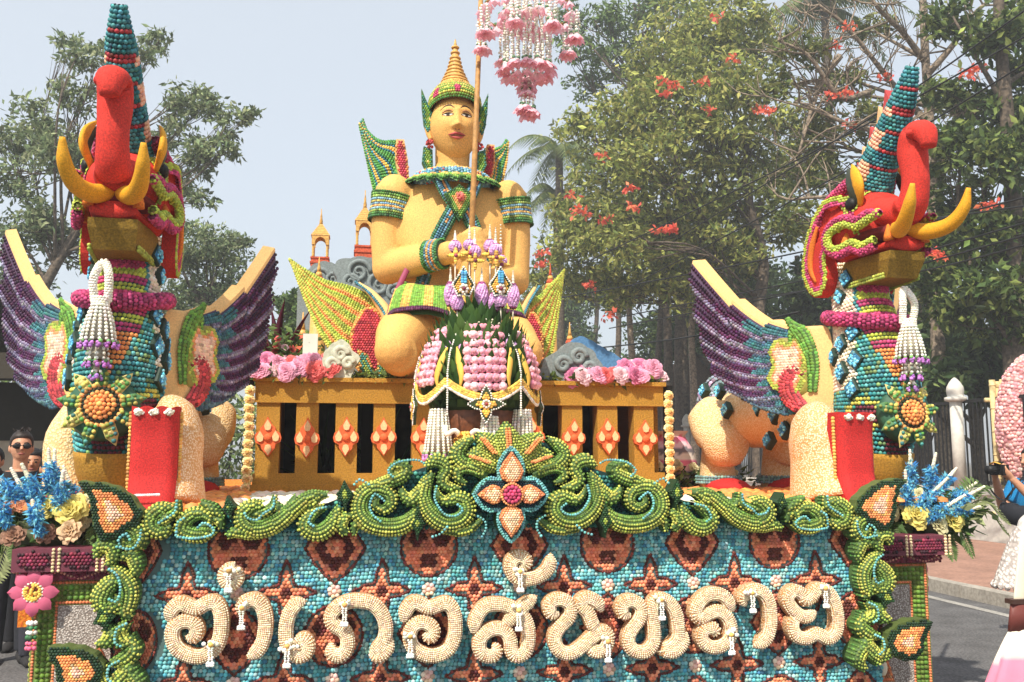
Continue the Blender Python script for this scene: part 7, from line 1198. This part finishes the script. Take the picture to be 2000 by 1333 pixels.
# ================================================================ FLOWER ARRANGEMENTS on the two corner pedestals
YC = ruffle('carnation', (236, 218, 110), .072); CRR = ruffle('rose', (232, 196, 150), .058, 34); BRR = ruffle('rose', (176, 128, 100), .056, 34); PCH = ruffle('rose', (240, 160, 110), .04, 26); PYC = ruffle('carnation', (232, 222, 170), .065)
def blue_spike(par, base, c, tip, sz=1.0):
    """white bead wand ending in a blue tinsel cone"""
    c, tip = np.array(c), np.array(tip); d = (tip-c)/np.linalg.norm(tip-c); mb = MB(); n = 330; t = rng.uniform(-1, 1, n); rr = .036*sz*np.sqrt(np.clip(1-t**2*.92, .02, 1)); A = nrm(np.cross(d, [.3, 1, .2])); B_ = np.cross(d, A); a = rng.uniform(0, 2*pi, n); o_ = A*np.cos(a)[:, None]+B_*np.sin(a)[:, None]; P = c+d*(t*.062*sz)[:, None]+o_*(rr*.55)[:, None]
    leaves(mb, P, .024, [(50, 160, 220), (30, 132, 204), (96, 196, 232), (130, 212, 226)], up=.1, wid=.34, jit=.1); sp = mb.build('blue_spike', MAT['petal'], par, False)
    mb = MB(); k = 12; q = c+d*.04*sz+(tip-c-d*.04*sz)*np.linspace(0, 1, k)[:, None]; add_beads(mb, q, (0, -1, 0), np.linspace(.012, .0085, k), (238, 228, 200), jit=.06); mb.build('wand', MAT['bead'], sp); b = MB(); b.tube(cr([base, (np.array(base)+c)/2, c], 6), .004, 5, col=(90, 110, 60)); b.build('stem', MAT['leaf'], sp)
def fern(par, base, d, L, col):
    d = np.array(d, float); q = cr([base, np.array(base)+d*L*.5+np.array([0, 0, .04]), np.array(base)+d*L-np.array([0, 0, .10*L/.3])], 16); b = MB(); b.tube(q, [.004, .002], 4, col=col, cap=False); T, La, N = frames(q, (0, -.4, 1))
    for i in range(2, 16):
        for s in (-1, 1): l = L*.30*math.sin((i+2)/18*pi)+.012; o = q[i]; e = o+La[i]*s*l+T[i]*l*.45; w = T[i]*.010; b.add([o-w, (o+e)/2-w*.9+N[i]*.004, e, (o+e)/2+w*1.1+N[i]*.004], None, [(0, 1, 2), (0, 2, 3)], np.array(col)*R.uniform(.8, 1.15))
    b.build('fern_frond', MAT['leaf'], par, False)
def arrangement(label, ox_, spikes, blooms, ferns):
    Yb = 4.62; base = np.array(W(ox_, 1060, Yb)); base[2] = 1.217; t = thing('flower_arrangement', label, 'flower arrangement', tuple(base), group='flower arrangements on the corner pedestals'); rel = lambda x, y, dy=0: np.array(W(x, y, Yb+dy))-base
    b = MB(); b.lathe([(.13, -.005), (.16, .05), (.15, .07)], 16, col=(70, 80, 50)); b.build('tray', MAT['paint'], t)
    mb = MB(); P = np.vstack([rng.normal(size=(620, 3))*np.array([.14, .07, .040])+np.array([0, .05, .11]), rng.uniform(-1, 1, (420, 3))*np.array([.27, .05, .07])+np.array([0, -.02, .07])]); leaves(mb, P, .075, [(72, 104, 48), (96, 128, 60), (54, 82, 40), (120, 140, 76), (150, 160, 110)], up=.3); mb.build('foliage', MAT['leaf'], t, False, stuff=True)
    for cx_, cy_, tx, ty, dy in spikes: blue_spike(t, (R.uniform(-.06, .06), 0, .06), rel(cx_, cy_, dy-.07), rel(tx, ty, dy-.09), 1.12)
    for x, y, m, s, dy in blooms: o = link(m.name.split('.')[0], m, t); o.location = rel(x, y, dy); o.rotation_euler = (R.uniform(1.0, 1.5), R.uniform(-.3, .3), R.uniform(-.4, .4)); o.scale = (s,)*3
    for x, y, d, L, c in ferns: fern(t, rel(x, y, -.05), d, L, c)
    return t
FG, FG2 = (110, 136, 74), (150, 160, 104)
arrangement('mixed flower arrangement with blue spikes, yellow carnations and brownish roses on the road side pedestal', 95,
    [(17, 957, -12, 925, -.05), (52, 972, 22, 916, 0), (67, 956, 43, 908, -.06), (98, 934, 95, 878, -.02), (106, 940, 107, 880, .06), (117, 970, 124, 921, -.08), (72, 1015, 63, 978, -.14), (4, 1000, -16, 950, -.1), (150, 975, 124, 912, .08)],
    [(95, 993, YC, .85, -.10), (140, 1000, YC, 1.15, -.12), (158, 985, PYC, .8, -.04), (140, 1038, CRR, 1.1, -.17), (92, 1043, BRR, 1.0, -.15), (27, 1050, BRR, 1.1, -.15), (25, 993, PCH, 1, -.12), (42, 990, PCH, .9, -.12), (78, 978, PCH, .9, -.06), (120, 1010, PCH, .7, -.14), (160, 1020, PYC, .7, -.08)],
    [(30, 1060, (-.3, -.3, -.55), .20, FG2), (15, 1055, (-.6, -.2, -.4), .18, FG), (60, 1050, (-.2, -.5, -.3), .16, FG), (0, 1020, (-.8, -.2, .1), .2, FG), (170, 1040, (.5, -.4, -.2), .14, FG), (60, 1040, (-.3, -.3, -.4), .16, FG2)])
arrangement('mixed flower arrangement with blue spikes, cream carnations and palm leaves on the fence side pedestal', 1805,
    [(1779, 930, 1777, 880, 0), (1817, 934, 1828, 886, 0), (1772, 966, 1768, 920, -.08), (1841, 947, 1868, 915, -.04), (1808, 977, 1850, 935, -.1), (1830, 1001, 1884, 968, -.12), (1873, 978, 1922, 951, -.02), (1862, 972, 1906, 944, .06), (1868, 1000, 1914, 990, -.06)],
    [(1786, 1010, YC, 1.2, -.14), (1752, 970, PYC, 1.1, -.08), (1828, 1026, PYC, 1.0, -.15), (1857, 1020, YC, 1.0, -.12), (1793, 968, PYC, .7, -.08), (1740, 1000, PYC, .8, -.1), (1806, 1000, PYC, .8, -.12)],
    [(1875, 1000, (.8, -.2, .15), .30, FG2), (1850, 1035, (.6, -.4, -.5), .16, FG), (1880, 985, (.7, 0, .5), .26, FG), (1830, 1040, (.2, -.5, -.5), .16, FG), (1760, 1030, (-.2, -.5, -.2), .14, FG), (1885, 1008, (.9, -.1, -.05), .26, FG2)])

# ================================================================ PEOPLE
SK = [(206, 150, 118), (190, 132, 98), (222, 172, 140)]
def person(label, loc, rz, h, top, bottom, hair, skin=0, pose='down', glasses=False, group=None, long_hair=False, sleeve=.16, top_mat='cloth'):
    t = thing('person', label, 'person', loc, rz, group); k = h/1.72; S = np.array(SK[skin]); b = MB(); v = lambda *a: tuple(np.array(a)*k)
    b.tube(cr([v(0, 0, .86), v(0, .01, 1.02), v(0, .0, 1.20), v(0, .0, 1.36), v(0, .0, 1.44)], 20), np.array([(.155, .11), (.135, .10), (.155, .115), (.165, .105), (.10, .07)])*k, 20, up=U3)
    b.tube([v(0, .0, 1.40), v(0, -.01, 1.50), v(0, -.015, 1.56)], .054*k, 12)
    b.ball(v(0, -.015, 1.62), np.array([.075, .092, .112])*k, 18, 12); b.ball(v(0, -.045, 1.565), np.array([.052, .05, .05])*k, 12, 8); b.tube([v(0, -.105, 1.635), v(0, -.122, 1.60)], [.010*k, .015*k], 8)
    for s in (-1, 1): b.ball(v(s*.078, .0, 1.61), np.array([.014, .025, .035])*k, 8, 6)
    arms = {}
    for s in (-1, 1):
        if pose == 'camera': sh, el_, wr = v(s*.185, .0, 1.40), v(s*.22, -.13, 1.17), v(s*.085, -.36, 1.47)
        elif pose == 'phone' and s < 0: sh, el_, wr = v(s*.185, .0, 1.40), v(s*.21, -.12, 1.16), v(s*.10, -.33, 1.34)
        else: sh, el_, wr = v(s*.185, .0, 1.40), v(s*.235, .02, 1.12), v(s*.235, -.06, .87)
        b.ball(sh, .062*k, 10, 7); b.tube(cr([sh, (np.array(sh)+el_)/2+np.array([s*.008, 0, 0]), el_], 10), np.array([.056, .050, .042])*k, 12); b.tube(cr([el_, (np.array(el_)+wr)/2, wr], 10), np.array([.043, .041, .029])*k, 12)
        d = np.array(wr)-np.array(el_); d = d/np.linalg.norm(d); sd_ = nrm(np.cross(d, [1, 0, 0.01]) if pose == 'down' or s > 0 and pose == 'phone' else np.cross(d, [0, 1, 0.]))
        nm = np.cross(d, sd_); nm = nm*(1 if nm @ np.array([-s, 0, 0]) > 0 else -1); pc = np.array(wr)+d*.045*k; b.tube([wr, pc, pc+d*.04*k], np.array([(.030, .020), (.040, .022), (.038, .018)])*k, 10, up=nm)
        for f in range(4):                                       # fingers, then the thumb from the side of the palm
            o_ = pc+d*.035*k+sd_*(.029-.0195*f)*k; L = [.062, .072, .068, .052][f]*k; cu = .55 if pose == 'down' else 1.0; q = cr([o_, o_+d*L*.5+nm*L*.15*cu, o_+d*L*.78+nm*L*.55*cu, o_+d*L*(.85-.3*(cu-.5))+nm*L*.9*cu], 8); b.tube(q, np.array([.0098, .0092, .0085, .0070])*k, 7)
        o_ = np.array(wr)+d*.02*k+sd_*.028*k; b.tube(cr([o_, o_+d*.035*k+sd_*.022*k+nm*.012*k, o_+d*.062*k+sd_*.022*k+nm*.03*k], 8), np.array([.013, .0115, .0085])*k, 7); arms[s] = (sh, el_, wr, d)
    for s in (-1, 1):
        b.tube(cr([v(s*.085, 0, .90), v(s*.095, -.01, .70), v(s*.095, -.01, .49), v(s*.095, .01, .28), v(s*.095, .02, .09)], 18), np.array([.088, .080, .056, .054, .036])*k, 14); b.tube([v(s*.098, .05, .04), v(s*.10, -.06, .035), v(s*.105, -.16, .022)], np.array([(.036, .038), (.042, .034), (.036, .02)])*k, 12, up=(0, 0, 1))
    me = remesh(b, .0068*k, 4, 'body'); me.materials.clear(); me.materials.append(skinmat[skin]); link('body', me, t)
    # clothes
    b = MB(); b.tube(cr([v(0, .0, .80), v(0, .01, .95), v(0, .005, 1.20), v(0, .0, 1.36), v(0, .0, 1.435)], 18), np.array([(.175, .125), (.165, .120), (.172, .128), (.182, .118), (.115, .08)])*k, 20, up=U3)
    for s in (-1, 1):
        sh, el_, wr, d = arms[s]; e = np.array(sh)+(np.array(el_)-np.array(sh))*sleeve/.25; b.ball(sh, .075*k, 10, 7); b.tube(cr([np.array(sh)*np.array([.8, 1, 1.0]), sh, e], 8), np.array([.07, .072, .066])*k, 12)
    me = remesh(b, .012, 3, 'shirt'); me.materials.clear(); me.materials.append(flat(top)); link('shirt', me, t)
    b = MB(); b.tube([v(0, 0, .98), v(0, 0, .80)], np.array([(.168, .122), (.180, .13)])*k, 18, up=U3)
    for s in (-1, 1): b.tube(cr([v(s*.085, 0, .90), v(s*.098, -.01, .60), v(s*.098, .0, .40), v(s*.098, .01, .07)], 12), np.array([.100, .085, .074, .060])*k, 12)
    me = remesh(b, .014, 3, 'trousers'); me.materials.clear(); me.materials.append(flat(bottom)); link('trousers', me, t)
    for s in (-1, 1): b = MB(); b.tube([v(s*.098, .06, .03), v(s*.10, -.05, .035), v(s*.106, -.175, .024)], np.array([(.042, .045), (.048, .042), (.042, .026)])*k, 12, up=(0, 0, 1), col=(40, 38, 40)); b.build('shoe', MAT['cloth'], t)
    # hair, face
    b = MB(); b.ball(v(0, .006, 1.650), np.array([.086, .104, .112])*k, 18, 12, hair); V = b.V[0]; m_ = (V[:, 1] < -.045*k) & (V[:, 2] < 1.684*k); V[m_, 1] = np.maximum(V[m_, 1], -.030*k); V[:, 2] = np.maximum(V[:, 2], 1.555*k)
    if long_hair: b.tube(cr([v(0, .05, 1.66), v(0, .085, 1.54), v(0, .08, 1.40)], 10), np.array([(.08, .05), (.085, .05), (.05, .02)])*k, 14, up=U3, col=hair)
    b.build('hair', MAT['hide'], t)
    for s in (-1, 1):
        b = MB(); b.ball(v(s*.030, -.098, 1.632), np.array([.013, .007, .0075])*k, 8, 6, (40, 30, 26)); b.build('eye', MAT['hide'], t); b = MB(); b.tube(cr([v(s*.014, -.104, 1.652), v(s*.032, -.103, 1.657), v(s*.050, -.092, 1.650)], 6), .004*k, 6, col=tuple(np.array(hair)*.9)); b.build('eyebrow', MAT['hide'], t)
    b = MB(); b.tube(cr([v(-.024, -.096, 1.570), v(0, -.104, 1.571), v(.024, -.096, 1.570)], 8), [.003*k, .007*k, .003*k], 7, col=(160, 84, 78)); b.build('mouth', MAT['hide'], t)
    if glasses:
        b = MB()
        for s in (-1, 1): b.ball(v(s*.034, -.106, 1.630), np.array([.031, .010, .022])*k, 12, 8, (16, 16, 18)); b.tube([v(s*.064, -.09, 1.634), v(s*.080, .0, 1.634)], .003*k, 5, col=(16, 16, 18))
        b.tube([v(-.012, -.114, 1.634), v(.012, -.114, 1.634)], .003*k, 5, col=(16, 16, 18)); b.build('sunglasses', MAT['hide'], t, stuff=True)
    return t
skinmat = [mat('humanskin%d' % i, c, .5, .15, 160, .10, spec=.4, big=.06) for i, c in enumerate(SK)]
def flat(c):
    n = 'fabric_%d_%d_%d' % tuple(int(x) for x in c); return MAT.get(n) or mat(n, c, .88, .3, 70, .14, dist=.003, big=.14)
def at(px, Y, z=0.): w = W(px, 900, Y); return (w.x, Y, z)
OG = 'onlookers behind the float'
m1_ = person('man in black t-shirt and sunglasses watching beside the float', at(40, 8.2), rad(20), 1.80, (34, 34, 38), (50, 52, 60), (44, 34, 30), 0, glasses=True, group=OG)
c = MB(); q = rng.normal(size=(30, 3))*np.array([.03, .03, .01]); b = MB()
for i in range(26): d = rnd_unit(1)[0]; d[2] = abs(d[2])+.6; d = d/np.linalg.norm(d); b.tube([(q[i, 0], .0+q[i, 1], 1.83), tuple(np.array([q[i, 0], q[i, 1], 1.83])+d*R.uniform(.02, .042))], [.007, .003], 4, col=(40, 32, 28), cap=False)
b.build('hair_tuft', MAT['hide'], m1_, stuff=True)
person('woman with dark hair raising a phone, wearing dark clothes', at(100, 8.1), rad(30), 1.62, (46, 40, 46), (56, 56, 66), (26, 22, 22), 1, pose='phone', group=OG, long_hair=True)
person('person in dark red shirt standing between the two nearest onlookers', at(66, 8.7), rad(10), 1.66, (120, 40, 44), (40, 40, 46), (24, 20, 20), 1, group=OG)
person('person in grey shirt half hidden behind the elephant outer leg', at(140, 8.5), rad(25), 1.64, (120, 120, 132), (44, 46, 56), (28, 24, 22), 2, group=OG, long_hair=True)
person('person in black shirt at the very picture edge behind the man in sunglasses', at(-12, 9.2), rad(0), 1.68, (28, 28, 32), (36, 36, 40), (22, 20, 20), 1, group=OG)
person('person in navy shirt farthest back under the tent roof', at(90, 10.6), rad(-15), 1.70, (40, 46, 66), (40, 40, 46), (24, 22, 22), 0, group=OG)
# photographer at the picture edge, arms raised with a camera
cp = person('person in bright blue t-shirt lifting a black camera at the picture edge', at(2015, 7.3, .0), rad(-78), 1.68, (24, 130, 190), (70, 74, 90), (40, 32, 28), 0, pose='camera')
cmr = thing('camera_gear', 'black photo camera with yellow strap held up by person in blue', 'camera', (0, 0, 0)); k = 1.68/1.72; M_ = Matrix.Rotation(rad(-78), 4, 'Z'); cmr.location = tuple(np.array(cp.location)+np.array((M_ @ Vector((0, -.41*k, 1.545*k)))[:])); cmr.rotation_euler = (0, 0, rad(-78))
b = MB(); b.box((-.07, -.03, -.045), (.07, .04, .045), (26, 26, 28)); b.build('camera_body', MAT['hide'], cmr, False); b = MB(); b.lathe([(.036, 0), (.038, .05), (.034, .06), (.036, .10)], 16, M=Matrix.Translation((0, -.03, 0)) @ Matrix.Rotation(pi/2, 4, 'X'), col=(20, 20, 22)); b.build('lens', MAT['hide'], cmr); b = MB(); b.box((-.03, -.02, .045), (.03, .03, .072), (24, 24, 26)); b.build('viewfinder', MAT['hide'], cmr, False)
b = MB(); b.tube(cr([(-.07, 0, .03), (-.11, -.01, -.02), (-.12, .02, -.16), (-.04, .06, -.26), (.05, .08, -.20), (.075, .02, .03)], 22), np.tile([[.014, .003]], (22, 1)), 6, col=(30, 30, 32)); b.build('neck_strap', MAT['cloth'], cmr)
b = MB(); b.tube(cr([(-.05, -.035, .05), (.0, -.045, .065), (.05, -.035, .05)], 8), np.tile([[.016, .005]], (8, 1)), 6, col=(236, 176, 40)); b.build('yellow_band', MAT['cloth'], cmr)
pb = thing('shoulder_bag', 'black camera bag slung at the waist of the person in blue', 'bag', tuple(np.array(cp.location)+np.array((M_ @ Vector((.02, -.26, 1.15)))[:])), rad(-78)); b = MB(); b.tube(cr([(-.12, 0, .05), (-.06, -.03, .0), (.06, -.03, -.02), (.13, .0, .02)], 12), [(.03, .05), (.07, .09), (.075, .095), (.03, .05)], 14, up=(0, 0, 1), col=(30, 32, 40)); b.build('bag_body', MAT['cloth'], pb); b = MB(); b.tube(cr([(-.10, 0, .09), (-.06, .20, .30), (.0, .26, .34)], 12), np.tile([[.018, .003]], (12, 1)), 6, col=(30, 30, 34)); b.build('strap', MAT['cloth'], pb)
# woman close by, mostly outside the picture: lace sleeve, arm, striped tote bag
NY = 3.55; wloc = W(2106, 1000, NY); nw = person('woman in white lace top at the picture edge, arm hanging down', (wloc.x, NY, 0), rad(150), 1.60, (236, 232, 226), (90, 100, 130), (40, 30, 26), 0, long_hair=True, sleeve=.10)
mat('lace', (240, 236, 230), .8, 1.0, 62, kind='voronoi', col2=(176, 166, 160), dist=.006)
Rz = Matrix.Rotation(rad(150), 4, 'Z'); kk = 1.60/1.72
b = MB(); th = np.linspace(0, 2*pi, 40, endpoint=False); G_ = []
for s_ in (1,):
    for i, z in enumerate(np.linspace(1.41, 1.145, 12)):
        u = i/11; r_ = .070+.065*u**.8; hem = (.014*np.abs(np.sin(th*6)) if i == 11 else 0); G_.append(np.stack([s_*(.195+.045*u)+np.cos(th)*r_*(1+.06*np.sin(th*5)*u), .01+np.sin(th)*r_*(1+.05*np.cos(th*4)*u), np.full(40, z)-hem], 1)*kk)
    b.grid(np.stack(G_), None, True)
b.build('lace_sleeve', MAT['lace'], nw)
b = MB(); nh = 22
for i in range(nh): a = i*2*pi/nh; q = np.array([.240+math.cos(a)*.132, .01+math.sin(a)*.132, 1.138])*kk; b.ball(q, (.013, .013, .016), 7, 5)
b.build('lace_hem', MAT['lace'], nw, stuff=True)
bx = np.array(W(1992, 1204, NY-.16)); tb = thing('tote_bag', 'cream and pink striped tote bag with brown leather strap tab', 'bag', tuple(bx)); z0_ = bx[2]
b = MB(); n = 44; th = np.linspace(0, 2*pi, n, endpoint=False); G_, C_ = [], []
for i, u in enumerate(np.linspace(0, 1, 20)):
    r_ = .028+.25*u**.85; fold = 1+.13*np.sin(th*7+u*2)*(1-u*.6)*u**.4; G_.append(np.stack([.03*u+np.cos(th)*r_*fold*1.1, np.sin(th)*r_*.45*fold, np.full(n, -.50*u-.03)], 1)); pk = (u > .30+.06*np.sin(th*1.0+.6)) & (u < .74); c = np.tile(np.array([[238, 226, 204.]]), (n, 1)); c[pk] = (232, 120, 150); C_.append(c)
b.grid(np.stack(G_), np.stack(C_), True); b.build('bag_body', MAT['cloth'], tb)
b = MB(); b.tube([(0, 0, -.055), (0, -.004, .055)], [(.058, .020), (.040, .016)], 16, up=U3, col=(112, 48, 40)); b.build('leather_tab', MAT['hide'], tb); b = MB(); b.box((-.046, -.022, .05), (.046, .022, .068), (70, 44, 36)); b.build('buckle', MAT['hide'], tb, False)
b = MB(); b.tube(cr([(0, 0, .05), (.02, .0, .16), (.075, .02, .34), (.16, .06, .46)], 18), np.tile([[.026, .005]], (18, 1)), 8, up=U3, col=(238, 224, 196)); b.build('strap', MAT['cloth'], tb)

# ================================================================ PINK FLOWER RING on a bamboo board, on the pavement
RY = 14.6; rc = np.array(W(2034, 834, RY)); s_ = RY/1800*1.12; pr = thing('flower_ring', 'big pink flower ring on a bamboo board standing on the pavement', 'flower ring', (rc[0], RY, .14)); zc = rc[2]-.14
t_ = np.linspace(0, 2*pi, 60, endpoint=False); q = np.stack([np.cos(t_)*72*s_, np.full(60, -.12), zc+np.sin(t_)*118*s_], 1); b = MB(); b.tube(q, 29*s_, 18, up=U3, closed=True, col=(226, 150, 150)); rg = b.build('ring', MAT['petal'], pr); mb = MB(); P, N, _, _ = rows_on_sweep(np.vstack([q, q[:1]]), 29*s_, .056, up=U3); P = P+rng.normal(size=P.shape)*.010; add_beads(mb, P, N, .036, np.array([(240, 176, 172), (246, 196, 190), (232, 152, 154), (236, 164, 160)])[rng.integers(0, 4, len(P))], jit=.06, sq=.7, wob=.3); mb.build('ring_petals', MAT['bead'], rg, stuff=True)
cn = MB(); L = (834-736)*s_+zc; cn.tube([(0, 0, 0), (0, 0, L)], .052, 10)
for z in np.arange(.3, L, .42): cn.tube([(0, 0, z-.012), (0, 0, z+.012)], .057, 10)
cme = cn.mesh('bamboo_cane', MAT['bamboo'])
for i, x in enumerate(np.arange(-78*s_, 86*s_, .108)): o = link('bamboo_cane', cme, pr); o.location = (x, .28+R.uniform(-.01, .01), 0); o.rotation_euler = (0, 0, R.uniform(0, 6)); o.scale = (1, 1, R.uniform(.97, 1.0))
for z in (.5, L-.4): b = MB(); b.tube([(-88*s_, .37, z), (88*s_, .37, z)], .04, 8); b.build('cross_pole', MAT['bamboo'], pr)

# ================================================================ the day's haze
HZ = 0.0036
b = MB(); b.box((-415, -75, -1.2), (415, 415, 24)); hz = b.build('haze', None, None, False); hz.data.materials.clear(); hz['kind'] = 'stuff'
hm = bpy.data.materials.new('haze'); hm.use_nodes = True; t = hm.node_tree; t.nodes.remove(t.nodes['Principled BSDF']); v = t.nodes.new('ShaderNodeVolumePrincipled'); v.inputs['Color'].default_value = (.93, .95, .97, 1); v.inputs['Density'].default_value = HZ; v.inputs['Anisotropy'].default_value = .2
t.links.new(v.outputs[0], t.nodes['Material Output'].inputs['Volume']); hz.data.materials.append(hm)
